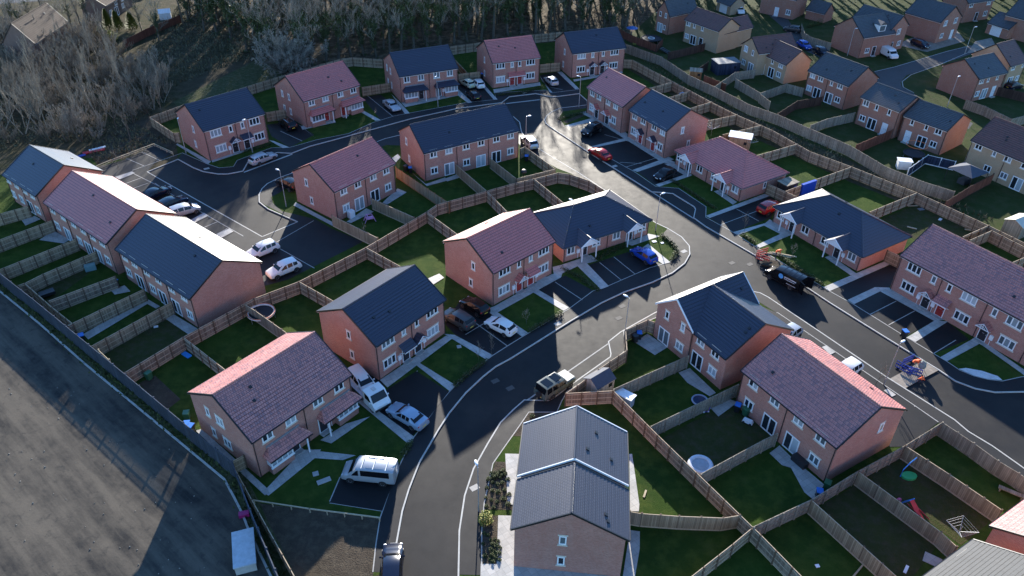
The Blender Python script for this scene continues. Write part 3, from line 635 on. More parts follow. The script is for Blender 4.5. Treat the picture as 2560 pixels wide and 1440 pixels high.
# ---------------------------------------------------------------- fences
_post = {}
FPST = plain('fence_post_timber', (.13, .085, .055), .85, var=.25, scale=6)
def fence(label, pts, mat, h=1.8, post=FPST, rails=1, name='wooden_fence', ph=None, z=0.0, step=1.85, bw=.13, cat='fence', capm=None, gap=1.0):
    o0 = pts[0]
    root = thing(name, label, cat, o0, 0, None, z)
    m = MB(); r = MB(); rnd = random.Random(len(label) * 13 + int(abs(o0[0]) * 10))
    posts = []
    for i in range(len(pts) - 1):
        a = Vector((pts[i][0] - o0[0], pts[i][1] - o0[1], 0)); b = Vector((pts[i + 1][0] - o0[0], pts[i + 1][1] - o0[1], 0))
        d = b - a; L = d.length
        if L < .2: continue
        d /= L; n = Vector((-d.y, d.x, 0))
        nb = max(1, int(L / bw))
        for k in range(nb):
            p = a + d * (L * k / nb); q = a + d * (L * (k + gap) / nb)
            t = h + rnd.uniform(-.012, .012); of = n * (.008 if k % 2 else 0)
            lean = n * rnd.uniform(-.006, .006)
            f0, f1 = p + n * .01 + of, q + n * .01 + of; g0, g1 = p - n * .014 + of, q - n * .014 + of
            up = Vector((0, 0, t)); lo = Vector((0, 0, .03))
            m.face([f1 + lo, f0 + lo, f0 + up + lean, f1 + up + lean]); m.face([g0 + lo, g1 + lo, g1 + up + lean, g0 + up + lean]); m.face([f0 + up + lean, f1 + up + lean, g1 + up + lean, g0 + up + lean][::-1])
        ang = math.atan2(d.y, d.x); mid = (a + b) / 2
        for s in ((-1, 1) if rails == 2 else (rails,)):
            for zz in (.35, h * .52, h - .18):
                c = mid + n * (s * .045); r.box((c.x, c.y, zz), (L, .05, .085), 0, ang)
        r.box((mid.x, mid.y, h + .03), (L, .06, .035), 0, ang)
        if rails: r.box((mid.x, mid.y, .09), (L, .035, .17), 0, ang)
        k = max(1, int(round(L / step)))
        for j in range(k + (1 if i == len(pts) - 2 else 0)): posts.append((a + d * (L * j / k), ang, n))
    m.obj('boards', mat, root); r.obj('rails', capm or (RAIL if post is FPST else post), root)
    key = (post.name, round(h, 2))
    if key not in _post:
        p = MB(); p.box((0, 0, (h + .1) / 2), (.13, .13, h + .1)); _post[key] = p.mesh('post', post)
    for p, ang, n in posts[:100]:
        s = rails if rails in (-1, 1) else 0
        c = p + n * (.055 * s); link('post', _post[key], root, (c.x, c.y, 0), ang)
    return root
def rail_fence(label, pts, h=.55, step=1.6, name='timber_knee_rail', mat=None, pz=.09, two=False):
    mat = mat or TIMB; o0 = pts[0]
    root = thing(name, label, 'knee rail', o0); r = MB(); pm = MB(); pm.box((0, 0, h / 2), (pz, pz, h)); pme = pm.mesh('post', mat)
    for i in range(len(pts) - 1):
        a = Vector((pts[i][0] - o0[0], pts[i][1] - o0[1], 0)); b = Vector((pts[i + 1][0] - o0[0], pts[i + 1][1] - o0[1], 0)); d = b - a; L = d.length; ang = math.atan2(d.y, d.x)
        c = (a + b) / 2; r.box((c.x, c.y, h + .04), (L + .1, .11, .09), 0, ang)
        if two: r.box((c.x, c.y, h * .5), (L, .05, .09), 0, ang)
        k = max(1, int(round(L / step)))
        for j in range(k + 1): link('post', pme, root, a + d * (j / k), ang)
    r.obj('rail', mat, root)
    return root
# ---------------------------------------------------------------- vehicles
CK = {  # length, width, stations (t, sill, belt, top, width factor), windscreen index, rear window index, wheel t's, wheel radius, panes
 'hatch': (4.05, 1.76, [(0, .34, .52, .52, .78), (.035, .22, .7, .7, .92), (.19, .2, .86, .89, 1), (.27, .2, .93, .97, 1), (.44, .2, .96, 1.45, 1), (.63, .2, .97, 1.48, 1), (.86, .2, .99, 1.4, .99), (.955, .22, 1.0, 1.03, .95), (1, .32, .7, .72, .84)], 3, 6, (.185, .8), .31),
 'estate': (4.75, 1.82, [(0, .34, .52, .52, .76), (.03, .22, .68, .68, .9), (.18, .2, .84, .87, 1), (.28, .2, .92, .96, 1), (.42, .2, .95, 1.42, 1), (.62, .2, .96, 1.47, 1), (.9, .2, .98, 1.38, .99), (.965, .22, .99, 1.02, .95), (1, .32, .7, .72, .84)], 3, 6, (.18, .78), .32),
 'saloon': (4.75, 1.82, [(0, .34, .52, .52, .76), (.03, .22, .66, .66, .9), (.17, .2, .82, .85, 1), (.29, .2, .9, .94, 1), (.44, .2, .94, 1.38, 1), (.6, .2, .95, 1.43, 1), (.72, .2, .96, 1.34, 1), (.86, .22, .97, 1.0, .98), (.965, .24, .93, .96, .93), (1, .34, .62, .64, .84)], 3, 6, (.18, .79), .32),
 'suv': (4.45, 1.86, [(0, .4, .66, .66, .78), (.03, .28, .84, .84, .92), (.18, .26, 1.0, 1.03, 1), (.26, .26, 1.06, 1.1, 1), (.41, .26, 1.08, 1.6, 1), (.62, .26, 1.09, 1.65, 1), (.88, .26, 1.12, 1.57, .99), (.965, .28, 1.12, 1.15, .95), (1, .38, .8, .82, .86)], 3, 6, (.185, .8), .36),
 'mpv': (4.4, 1.82, [(0, .36, .6, .6, .78), (.03, .24, .8, .8, .92), (.14, .22, .96, .99, 1), (.2, .22, 1.02, 1.06, 1), (.4, .22, 1.04, 1.58, 1), (.62, .22, 1.05, 1.64, 1), (.9, .22, 1.08, 1.56, .99), (.97, .24, 1.08, 1.11, .95), (1, .34, .8, .82, .86)], 3, 6, (.18, .8), .32),
 'offroad': (4.7, 1.88, [(0, .45, .75, .75, .9), (.02, .34, 1.0, 1.0, .95), (.1, .32, 1.1, 1.12, 1), (.29, .32, 1.14, 1.17, 1), (.36, .32, 1.16, 1.76, 1), (.6, .32, 1.16, 1.8, 1), (.61, .32, 1.16, 1.92, 1), (.945, .32, 1.16, 1.92, 1), (.985, .34, 1.12, 1.16, .98), (1, .42, .95, .97, .95)], 3, 7, (.2, .78), .38),
 'van': (5.2, 1.98, [(0, .36, .66, .66, .82), (.03, .26, .9, .9, .93), (.1, .24, 1.05, 1.08, 1), (.15, .24, 1.1, 1.15, 1), (.29, .24, 1.12, 1.88, 1), (.45, .24, 1.14, 1.98, 1), (.94, .24, 1.14, 1.97, 1), (.99, .26, 1.14, 1.9, .98), (1, .34, 1.0, 1.02, .96)], 3, 99, (.18, .78), .34),
}
CK['minibus'] = CK['van'][:4] + (CK['van'][4],) + CK['van'][5:]
_cc = {}
def lerp(a, b, t): return tuple(x + (y - x) * t for x, y in zip(a, b))
def car_meshes(kind, paint, flat=False):
    key = (kind, paint.name)
    if key in _cc: return _cc[key]
    L, W, st, wi, ri, wt, wr = CK[kind]
    van = kind in ('van', 'minibus')
    rings = []
    for t, zl, be, tp, wf in st:
        x = L / 2 - t * L; w = W / 2 * wf; cab = tp > be + .2
        rw = (.92 if van else .86 if kind == 'offroad' else .74) * w if cab else .86 * w
        h = be - zl
        half = [(.86 * w, zl), (.985 * w, zl + h * .22), (w, zl + h * .55), (.96 * w, be - h * .06 if not cab else be), (rw, tp - (.05 if cab and not van else .06 if cab else .012)), (rw * (.9 if van and cab else .62), tp)]
        rings.append([(x, y, z) for y, z in half] + [(x, -y, z) for y, z in half[::-1]])
    m = MB(); n = len(rings[0])
    for i in range(len(rings) - 1):
        a, b = rings[i], rings[i + 1]
        for j in range(n - 1):
            m.face([a[j], a[j + 1], b[j + 1], b[j]], 1 if j in (0, n - 2) else 0)
    m.face(rings[0][::-1]); m.face(rings[-1]);
    # weld by merging happens through smooth shading of split faces: build an indexed mesh instead
    idx = {}; v = []; f = []
    for q in m.f:
        g = []
        for i in q:
            k = tuple(round(c, 4) for c in m.v[i])
            if k not in idx: idx[k] = len(v); v.append(k)
            g.append(idx[k])
        f.append(tuple(g))
    m.v, m.f = v, f
    for t in wt:
        x = L / 2 - t * L
        for s in (-1, 1):
            y0, y1 = s * (W / 2 - .24), s * (W / 2 + .004)
            k = 14; a = m.vs([(x + (wr + .055) * math.cos(6.2832 * j / k), y0, wr + (wr + .055) * math.sin(6.2832 * j / k)) for j in range(k)]); b = m.vs([(x + (wr + .055) * math.cos(6.2832 * j / k), y1, wr + (wr + .055) * math.sin(6.2832 * j / k)) for j in range(k)])
            for j in range(k): m.f.append((a + j, a + (j + 1) % k, b + (j + 1) % k, b + j)); m.m.append(1)
            m.f.append(tuple(b + j for j in range(k))); m.m.append(1)
    body = m.mesh('body', [paint, TRIM], 35)
    out = {'body': body}
    def quad(name, pts, ins=.06, push=.014, mat=CGL):
        c = tuple(sum(p[i] for p in pts) / len(pts) for i in range(3))
        pts = [Vector(lerp(p, c, ins)) for p in pts]
        nn = (pts[1] - pts[0]).cross(pts[2] - pts[0]).normalized()
        if nn.dot(Vector(c) - Vector((c[0] * .5, 0, .9))) < 0: nn = -nn
        q = MB(); q.face([p + nn * push for p in pts]); return q
    # windscreen / rear window
    for nm, i in (('windscreen', wi), ('rear_window', ri)):
        if i >= 90: continue
        a, b = rings[i], rings[i + 1]
        out[nm] = quad(nm, [a[4], a[7], b[7], b[4]], .07, .03).mesh(nm, CGL)
    side = []
    last = ri if ri < 90 else 5
    for s in (0, 1):
        pick = (lambda r: (r[3], r[4])) if s == 0 else (lambda r: (r[8], r[7]))
        def at(t):
            for i in range(len(st) - 1):
                if st[i][0] <= t <= st[i + 1][0]:
                    f = (t - st[i][0]) / (st[i + 1][0] - st[i][0])
                    return lerp(pick(rings[i])[0], pick(rings[i + 1])[0], f), lerp(pick(rings[i])[1], pick(rings[i + 1])[1], f)
        t0, t1 = st[wi][0] + (st[wi + 1][0] - st[wi][0]) * .45, st[last][0] + (0 if van else .0)
        cuts = [t0, .36, .94] if kind == 'minibus' else [t0, st[wi + 1][0] + .06] if van else ([t0, .5 * (t0 + t1) + .0, t1] if kind in ('hatch',) else [t0, t0 + (t1 - t0) * .4, t0 + (t1 - t0) * .72, t1])
        for a, b in zip(cuts[:-1], cuts[1:]):
            A, B = at(a + .008), at(b - .008)
            side.append(quad('side_window', [A[0], B[0], B[1], A[1]], .07, .012).mesh('side_window', CGL))
    out['sides'] = side
    w = MB(); k = 16; ww = .21
    prof = [(-.5, .8), (-.5, .96), (-.3, 1.0), (.3, 1.0), (.5, .96), (.5, .62)]
    rr = [w.vs([(wr * r * math.cos(6.2832 * j / k), ww * y, wr * r * math.sin(6.2832 * j / k)) for j in range(k)]) for y, r in prof]
    for i in range(len(rr) - 1):
        for j in range(k): w.f.append((rr[i] + j, rr[i + 1] + j, rr[i + 1] + (j + 1) % k, rr[i] + (j + 1) % k)); w.m.append(0)
    w.f.append(tuple(rr[0] + j for j in range(k))); w.m.append(0)
    out['wheel'] = w.mesh('wheel', TYRE, 40)
    w = MB(); c = w.vs([(0, ww * .36, 0)] + [(wr * .64 * math.cos(6.2832 * j / 20), ww * .44, wr * .64 * math.sin(6.2832 * j / 20)) for j in range(20)])
    for j in range(20): w.f.append((c, c + 1 + (j + 1) % 20, c + 1 + j)); w.m.append(0 if j % 4 < 3 else 1)
    out['rim'] = w.mesh('rim', [RIM, TRIM])
    fz = st[1][2]; rz = st[-2][2]
    h = MB(); h.ball((0, 0, 0), (.13, .2, .075), 0, 8, 5); out['headlight'] = h.mesh('headlight', LENS, 60)
    h = MB(); h.ball((0, 0, 0), (.06, .13 if not van else .07, .13 if kind in ('suv', 'mpv', 'van', 'offroad') else .09), 0, 8, 5); out['tail'] = h.mesh('tail_light', TAIL, 60)
    h = MB(); h.box((0, 0, 0), (.02, .5, .11)); out['pf'] = h.mesh('number_plate', PLTW)
    h = MB(); h.box((0, 0, 0), (.02, .5, .11)); out['pr'] = h.mesh('number_plate', PLTY)
    h = MB(); h.box((0, 0, 0), (.1, .2, .13), 0, 0, .8); out['mirror'] = h.mesh('wing_mirror', paint)
    h = MB(); h.tube([(-L * .2, 0, 0), (-L * .18, 0, .05), (L * .14, 0, .05), (L * .16, 0, 0)], .022, 5); out['rail'] = h.mesh('roof_rail', GALV)
    _cc[key] = out
    return out
def car(kind, paint, c, f, label, z=.012, name='parked_car', cat='car', group=None, rails=False, rear=False):
    L, W, st, wi, ri, wt, wr = CK[kind]
    M = car_meshes(kind, paint)
    a = math.atan2(f[1] - c[1], f[0] - c[0])
    o = thing(name, label, cat, (c[0], c[1], z), a, group)
    link('body', M['body'], o)
    for k in ('windscreen', 'rear_window'):
        if k in M: link(k, M[k], o)
    for s in M['sides']: link('side_window', s, o)
    for t in wt:
        for s in (-1, 1):
            w = link('wheel', M['wheel'], o, (L / 2 - t * L, s * (W / 2 - .085), wr), 0 if s > 0 else math.pi)
            link('rim', M['rim'], w)
    for s in (-1, 1):
        link('headlight', M['headlight'], o, (L / 2 - .035 * L - .04, s * W * .36, st[1][2] - .06), -s * .25)
        link('tail_light', M['tail'], o, (-L / 2 + .03 * L, s * W * .39, st[-2][2] - .12))
        t = st[wi][0] + .07; link('wing_mirror', M['mirror'], o, (L / 2 - t * L, s * (W / 2 + .08), st[wi][2] + .06))
        if rails: link('roof_rail', M['rail'], o, (-L * .12, s * W * .33, st[5][3] - .03))
    link('number_plate', M['pf'], o, (L / 2 + .005, 0, .5)); link('number_plate', M['pr'], o, (-L / 2 - .012, 0, .6))
    return o
def cpaint(n):
    P = {'white': (.72, .72, .7), 'silver': (.42, .44, .46), 'black': (.006, .0065, .008), 'navy': (.006, .01, .026), 'grey': (.06, .065, .07), 'red': (.32, .012, .012), 'blue': (.01, .05, .32), 'palegreen': (.5, .55, .42), 'greygreen': (.1, .115, .1), 'paleblue': (.3, .38, .48)}
    return paint_mat(n + '_car_paint', P[n], .3 if n in ('silver', 'paleblue', 'grey') else .16, .35 if n in ('silver', 'paleblue', 'grey') else 0.0)

# ---------------------------------------------------------------- trees
def grow(seed, h, r0, nb, depth, spread=.6, up=.35, first=.25, wob=.12, k0=6, stems=1, lenf=.55, tw=.012, tmin=.012, fan=.75):
    rnd = random.Random(seed)
    tk = MB(); cr = MB(); tk.uv = cr.uv = False
    def rv(): return Vector((rnd.uniform(-1, 1), rnd.uniform(-1, 1), rnd.uniform(-1, 1)))
    def branch(p, d, L, r, lv):
        n = 5 if lv == 0 else (4 if lv == 1 else (3 if lv < depth else 2))
        pts = [p]; rad = [r]; dirs = [d]
        for i in range(n):
            d = (d + rv() * wob * (1 + .6 * lv) + Vector((0, 0, up * .25 * lv))).normalized()
            p = p + d * (L / n); pts.append(p); dirs.append(d)
            rad.append(max(tmin, r * (1 - .82 * (i + 1) / n)))
        (tk if lv <= 1 else cr).tube(pts, rad, k0 if lv == 0 else (4 if lv == 1 else 3), 0, False)
        if lv >= depth: return
        m = nb[lv]
        for j in range(m):
            t = first + (1 - first) * (j + rnd.random()) / m if lv == 0 else .15 + .85 * (j + rnd.random()) / m
            t = min(t, .999); i = min(int(t * n), n - 1); f = t * n - i
            q = pts[i].lerp(pts[i + 1], f)
            side = rv(); side = side - dirs[i] * side.dot(dirs[i])
            if side.length < .05: continue
            side.normalize()
            nd = (dirs[i] * (1 - spread) + side * spread + Vector((0, 0, up))).normalized()
            LL = L * lenf * (1.15 - .6 * t) * rnd.uniform(.7, 1.2)
            branch(q, nd, LL, max(tmin, rad[i] * .5 * rnd.uniform(.7, 1)), lv + 1)
    for s in range(stems):
        a = 6.2832 * s / max(1, stems) + rnd.random(); ls = 0 if stems == 1 else rnd.uniform(.15, fan)
        branch(Vector((math.cos(a) * ls * .3, math.sin(a) * ls * .3, -.1)), Vector((math.cos(a) * ls, math.sin(a) * ls, 1)).normalized(), h * rnd.uniform(.8, 1.0), r0, 0)
    return tk, cr
def leaves(pts, n, size, rnd, spread):
    m = MB(); m.uv = False
    for i in range(n):
        c = Vector(rnd.choice(pts)) + Vector((rnd.gauss(0, spread), rnd.gauss(0, spread), rnd.gauss(0, spread)))
        a = Vector((rnd.uniform(-1, 1), rnd.uniform(-1, 1), rnd.uniform(-1, 1))).normalized(); b = a.cross(Vector((rnd.uniform(-1, 1), rnd.uniform(-1, 1), rnd.uniform(-1, 1)))).normalized()
        s = size * rnd.uniform(.6, 1.3)
        m.face([c - a * s, c + b * s * .6, c + a * s, c - b * s * .6])
    return m
def tree_proto(name, seed, bark, twig, ivy=0, label='', cat='tree', group=None, **kw):
    tk, cr = grow(seed, **kw)
    rnd = random.Random(seed + 1)
    r = thing(name, label, cat, (0, 0), 0, group)
    iv = None
    if ivy:
        hh = kw['h']
        pts = [v for v in tk.v if v[2] < hh * .62 and (v[0] ** 2 + v[1] ** 2) < (1.3 + v[2] * .06) ** 2]
        dense = []
        for i in range(len(pts)):
            q = pts[i]; w = rnd.choice(pts); t = rnd.random()
            if (Vector(q) - Vector(w)).length < 3.5: dense.append(Vector(q).lerp(Vector(w), t))
            dense.append(q)
        iv = leaves(dense, ivy, .24, rnd, .32)
    tk.obj('trunk', bark, r, smooth=60); cr.obj('crown', twig, r)
    if iv: iv.obj('ivy', IVY, r)
    return r
def scatter(poly, n, dmin, rnd, tries=6000):
    xs = [p[0] for p in poly]; ys = [p[1] for p in poly]; out = []
    def inside(x, y):
        c = False
        for i in range(len(poly)):
            (x1, y1), (x2, y2) = poly[i - 1], poly[i]
            if (y1 > y) != (y2 > y) and x < (x2 - x1) * (y - y1) / (y2 - y1) + x1: c = not c
        return c
    for _ in range(tries):
        if len(out) >= n: break
        x, y = rnd.uniform(min(xs), max(xs)), rnd.uniform(min(ys), max(ys))
        if inside(x, y) and all((x - a) ** 2 + (y - b) ** 2 > dmin * dmin for a, b in out): out.append((x, y))
    return out
def shrub_mesh(seed, r, h, n, size, leaf):
    rnd = random.Random(seed); m = MB(); m.uv = False
    for i in range(n):
        while True:
            p = Vector((rnd.uniform(-1, 1), rnd.uniform(-1, 1), rnd.uniform(0, 1)))
            if .35 < Vector((p.x, p.y, p.z)).length < 1: break
        c = Vector((p.x * r, p.y * r, p.z * h + .02))
        a = Vector((rnd.uniform(-1, 1), rnd.uniform(-1, 1), rnd.uniform(-1, 1))).normalized(); b = a.cross(Vector((0, .3, 1))).normalized(); s = size * rnd.uniform(.6, 1.3)
        m.face([c - a * s, c + b * s * .7, c + a * s, c - b * s * .7])
    return m.mesh('foliage', leaf)
def stem_mesh(h):
    m = MB(); m.uv = False
    for k in range(4):
        a = k * 1.6; m.tube([(0, 0, 0), (math.cos(a) * .12, math.sin(a) * .12, h * .5), (math.cos(a) * .25, math.sin(a) * .25, h)], [.02, .014, .006], 4, 0, False)
    return m.mesh('stems', BARK)
def hedge(label, pts, w=.6, h=.6, mat=None, name='low_hedge'):
    o0 = pts[0]; root = thing(name, label, 'hedge', o0); rnd = random.Random(int(o0[0] * 31 + o0[1] * 7)); m = MB(); m.uv = False; s = MB(); s.uv = False
    for i in range(len(pts) - 1):
        a = Vector((pts[i][0] - o0[0], pts[i][1] - o0[1], 0)); b = Vector((pts[i + 1][0] - o0[0], pts[i + 1][1] - o0[1], 0)); L = (b - a).length
        for k in range(int(L * 150)):
            t = rnd.random(); lump = .65 + .35 * math.sin(t * L * 5.0 + i) * rnd.random()
            c = a.lerp(b, t) + Vector((rnd.gauss(0, w * .28), rnd.gauss(0, w * .28), rnd.uniform(.05, h) * lump))
            u = Vector((rnd.uniform(-1, 1), rnd.uniform(-1, 1), rnd.uniform(-1, 1))).normalized(); v = u.cross(Vector((.2, .3, 1))).normalized(); z = rnd.uniform(.05, .11)
            m.face([c - u * z, c + v * z * .7, c + u * z, c - v * z * .7])
        for k in range(int(L * 2)):
            p = a.lerp(b, (k + .5) / (L * 2)); s.tube([p, p + Vector((rnd.uniform(-.1, .1), rnd.uniform(-.1, .1), h * .8))], [.02, .008], 4, 0, False)
    m.obj('foliage', mat or HEDG, root); s.obj('stems', BARK, root)
    return root

# ---------------------------------------------------------------- street and garden things
def lamp(p, label, az, z=.0, h=6.0, name='street_lamp'):
    r = thing(name, label, 'street lamp', (p[0], p[1], z), az, 'street lamps')
    if 'lamp' not in _wc:
        m = MB(); m.tube([(0, 0, 0), (0, 0, .9)], .085, 8); m.tube([(0, 0, .9), (0, 0, .98), (0, 0, 5.9)], [.085, .055, .042], 8); a = m.mesh('column', GALV, 40)
        m = MB(); m.tube([(0, 0, 5.86), (.25, 0, 5.95)], .035, 6); b = m.mesh('bracket', GALV, 40)
        m = MB(); m.ball((.5, 0, 5.98), (.36, .15, .07), 0, 10, 6); c = m.mesh('lantern', pl('white_lantern', (.75, .76, .78), .4), 50)
        m = MB(); m.box((.52, 0, 5.915), (.4, .2, .02)); d = m.mesh('lens', LENS)
        _wc['lamp'] = (a, b, c, d)
    a, b, c, d = _wc['lamp']; o = link('column', a, r); link('bracket', b, o); e = link('lantern', c, r); link('lens', d, e)
    return r
def wbin(p, label, lid, rz=0.0, body=None, z=.012, group='wheelie bins'):
    r = thing('wheelie_bin', label, 'wheelie bin', (p[0], p[1], z), rz, group)
    if 'bin' not in _wc:
        m = MB(); v = [(-.22, -.26), (.22, -.26), (.22, .26), (-.22, .26)]
        n = m.vs([(x, y, .08) for x, y in v] + [(x * 1.3, y * 1.25, .98) for x, y in v]); m.f += [(n + 3, n + 2, n + 1, n), (n, n + 1, n + 5, n + 4), (n + 1, n + 2, n + 6, n + 5), (n + 2, n + 3, n + 7, n + 6), (n + 3, n, n + 4, n + 7), (n + 4, n + 5, n + 6, n + 7)]; m.m += [0] * 6
        m.tube([(-.33, .38, .98), (.33, .38, .98)], .025, 5); b = m
        l = MB(); l.box((0, 0, 1.02), (.62, .72, .07), 0, 0, .94)
        w = MB(); w.tube([(-.26, .26, .1), (-.2, .26, .1)], .1, 10); w.tube([(.2, .26, .1), (.26, .26, .1)], .1, 10)
        _wc['bin'] = (b, l, w.mesh('wheels', TYRE))
    b, l, w = _wc['bin']
    k = ('bin', (body or BLKP).name, lid.name)
    if k not in _wc: _wc[k] = (b.mesh('bin_body', body or BLKP), l.mesh('lid', lid))
    link('bin_body', _wc[k][0], r); link('lid', _wc[k][1], r); link('wheels', w, r)
    return r
def shed(p, rz, L, W, he, hr, label, wall, roof, z=.01, name='garden_shed', door=True, flat=False):
    r = thing(name, label, 'shed', (p[0], p[1], z), rz)
    m = MB(); l, w = L / 2, W / 2
    if flat:
        m.prism([(-l, -w), (l, -w), (l, w), (-l, w)], 0, he); m.obj('wall', wall, r)
        b = MB(); b.box((0, 0, he + .05), (L + .25, W + .25, .09)); b.obj('roof', roof, r)
    else:
        m.face([(-l, -w, 0), (l, -w, 0), (l, -w, he), (-l, -w, he)]); m.face([(l, w, 0), (-l, w, 0), (-l, w, he), (l, w, he)])
        m.face([(l, -w, 0), (l, w, 0), (l, w, he), (l, 0, hr), (l, -w, he)]); m.face([(-l, w, 0), (-l, -w, 0), (-l, -w, he), (-l, 0, hr), (-l, w, he)]); m.obj('wall', wall, r)
        b = MB()
        for s in (-1, 1):
            sl = (hr - he) / w; e = .15
            q = [(-l - .1, s * (w + e), he - sl * e + .05), (l + .1, s * (w + e), he - sl * e + .05), (l + .1, 0, hr + .05), (-l - .1, 0, hr + .05)]
            if s > 0: q.reverse()
            q2 = [(a, c, d - .05) for a, c, d in q]; b.face(q); b.face(q2[::-1])
            for i in range(4):
                j = (i + 1) % 4; b.face([q[i], q2[i], q2[j], q[j]])
        b.obj('roof', roof, r)
    if door:
        d = MB(); d.box((-l * .2, -w - .02, he * .46), (.8, .04, he * .88)); d.obj('door', wall, r)
        d = MB(); d.box((l * .55, -w - .015, he * .62), (.5, .04, .5)); d.obj('window', GLD, r)
    return r
def ring(name, label, cat, p, rad, h, tubes, z=.01, legs=0, mat_mesh=None, group=None):
    r = thing(name, label, cat, (p[0], p[1], z), 0, group)
    for nm, zz, rr, tr, mt in tubes:
        m = MB(); m.tube([(rr * math.cos(6.2832 * i / 28), rr * math.sin(6.2832 * i / 28), zz) for i in range(29)], tr, 7, 0, False); m.obj(nm, mt, r, smooth=60)
    if mat_mesh:
        m = MB(); m.face([(rad * math.cos(6.2832 * i / 28), rad * math.sin(6.2832 * i / 28), h) for i in range(28)]); m.obj(mat_mesh[0], mat_mesh[1], r)
    for k in range(legs):
        a = 6.2832 * k / legs; m = MB(); x, y = rad * 1.05 * math.cos(a), rad * 1.05 * math.sin(a)
        m.tube([(x, y, h), (x, y, 0)], .03, 5); m.obj('leg', GALV, r)
    return r
def dryer(p, label, rz, folded=False):
    r = thing('rotary_dryer', label, 'clothes dryer', p, rz); m = MB(); m.tube([(0, 0, 0), (0, 0, 1.9)], .025, 6); m.obj('pole', GALV, r)
    m = MB(); ln = MB()
    for k in range(4):
        a = k * math.pi / 2 + .78
        e = (1.3 * math.cos(a), 1.3 * math.sin(a), 1.95); m.tube([(0, 0, 1.2), e], .018, 5)
        b = a + math.pi / 2
        for f in (.45, .65, .85, 1.0):
            ln.tube([(1.3 * f * math.cos(a), 1.3 * f * math.sin(a), 1.2 + .75 * f), (1.3 * f * math.cos(b), 1.3 * f * math.sin(b), 1.2 + .75 * f)], .008, 3, 0, False)
    m.obj('arms', GALV, r); ln.obj('lines', pl('dryer_line', (.5, .52, .54)), r)
    return r
def barrier(p, rz, mat, label, z=.0, group=None):
    r = thing('road_barrier', label, 'barrier', (p[0], p[1], z), rz, group)
    m = MB()
    for zz in (.12, .95): m.box((0, 0, zz), (1.9, .05, .1))
    m.box((0, 0, .55), (1.9, .05, .16))
    for i in range(9): m.box((-.92 + i * .23, 0, .53), (.05, .04, .85))
    m.obj('panel', mat, r)
    for s in (-1, 1):
        f = MB(); f.box((0, 0, .04), (.12, .6, .07)); link('foot', f.mesh('foot', TRIM), r, (s * .7, 0, 0))
    return r
def person(p, rz, label, pose, top, legs, z=.0, hair=(.05, .035, .025), helmet=None):
    root = thing('person', label, 'person', (p[0], p[1], z), rz)
    if pose == 'bend':
        pel, che, neck, hd = (0, 0, .92), (.3, 0, 1.2), (.45, 0, 1.28), (.58, 0, 1.27)
        sh, el, hn = (.4, .2, 1.2), (.5, .26, .92), (.62, .16, .72)
        hip, kn, an, to = (0, .1, .88), (.06, .13, .48), (-.04, .14, .09), (.14, .16, .04)
    elif pose == 'crouch':
        pel, che, neck, hd = (0, 0, .42), (.2, 0, .8), (.27, 0, .96), (.34, 0, 1.08)
        sh, el, hn = (.22, .2, .86), (.42, .24, .64), (.56, .14, .46)
        hip, kn, an, to = (0, .1, .42), (.42, .16, .5), (.22, .16, .09), (.4, .17, .04)
    else:
        pel, che, neck, hd = (0, 0, .95), (.03, 0, 1.3), (.04, 0, 1.5), (.07, 0, 1.64)
        sh, el, hn = (.03, .21, 1.42), (.08, .27, 1.14), (.26, .22, .98)
        hip, kn, an, to = (0, .1, .92), (.05, .11, .5), (-.02, .12, .09), (.16, .14, .04)
    V, E, rd = [pel, che, neck, hd], [(0, 1), (1, 2), (2, 3)], [.15, .17, .06, .1]
    for s in (1, -1):
        f = lambda q: (q[0], q[1] * s, q[2])
        b = len(V); V += [f(sh), f(el), f(hn)]; rd += [.07, .05, .038]; E += [(1, b), (b, b + 1), (b + 1, b + 2)]
        b = len(V); V += [f(hip), f(kn), f(an), f(to)]; rd += [.1, .07, .05, .045]; E += [(0, b), (b, b + 1), (b + 1, b + 2), (b + 2, b + 3)]
    me = bpy.data.meshes.new('body'); me.from_pydata(V, E, [])
    o = bpy.data.objects.new('body', me); C.objects.link(o); o.parent = root
    sk = o.modifiers.new('Skin', 'SKIN')
    for i, v in enumerate(me.skin_vertices[0].data if me.skin_vertices else []): v.radius = (rd[i], rd[i])
    if not me.skin_vertices:
        bpy.context.view_layer.objects.active = o
        a = me.attributes
    o.modifiers.new('Sub', 'SUBSURF').levels = 1; o.modifiers['Sub'].render_levels = 2
    t = NT(label[:24]); x, y, zz = t.xy(t.co()); cut = {'bend': .84, 'crouch': .56}.get(pose, .93)
    c = t.mix(t.math('GREATER_THAN', zz, cut), legs, top); t.done(c, .8); me.materials.append(t.m)
    skin = pl('skin_tone', (.5, .32, .24), .6)
    h = MB(); h.ball(hd, (.105, .085, .125), 0, 12, 8); h.ball((hd[0] + .105, 0, hd[2] - .02), (.025, .02, .03), 0, 6, 4)
    h.tube([neck, hd], .055, 8)
    for s in (-1, 1):
        h.ball((hd[0], s * .088, hd[2]), (.025, .014, .035), 0, 6, 4)
        hx, hy, hz = hn[0], hn[1] * s, hn[2]
        h.ball((hx + .04, hy, hz - .03), (.05, .025, .05), 0, 8, 5)
        for k in range(4): h.tube([(hx + .05, hy + (k - 1.5) * .018, hz - .07), (hx + .075, hy + (k - 1.5) * .019, hz - .11), (hx + .07, hy + (k - 1.5) * .019, hz - .14 + abs(k - 1.4) * .008)], [.01, .009, .007], 5)
        h.tube([(hx + .06, hy - s * .02, hz - .03), (hx + .1, hy - s * .035, hz - .06)], [.011, .008], 5)
    h.obj('head_and_hands', skin, root, smooth=60)
    m = MB(); m.ball((hd[0] - .012, 0, hd[2] + .035), (.115, .1, .115), 0, 12, 8)
    m.obj('hard_hat' if helmet else 'hair', helmet or pl('dark_hair', hair, .8), root, smooth=60)
    return root
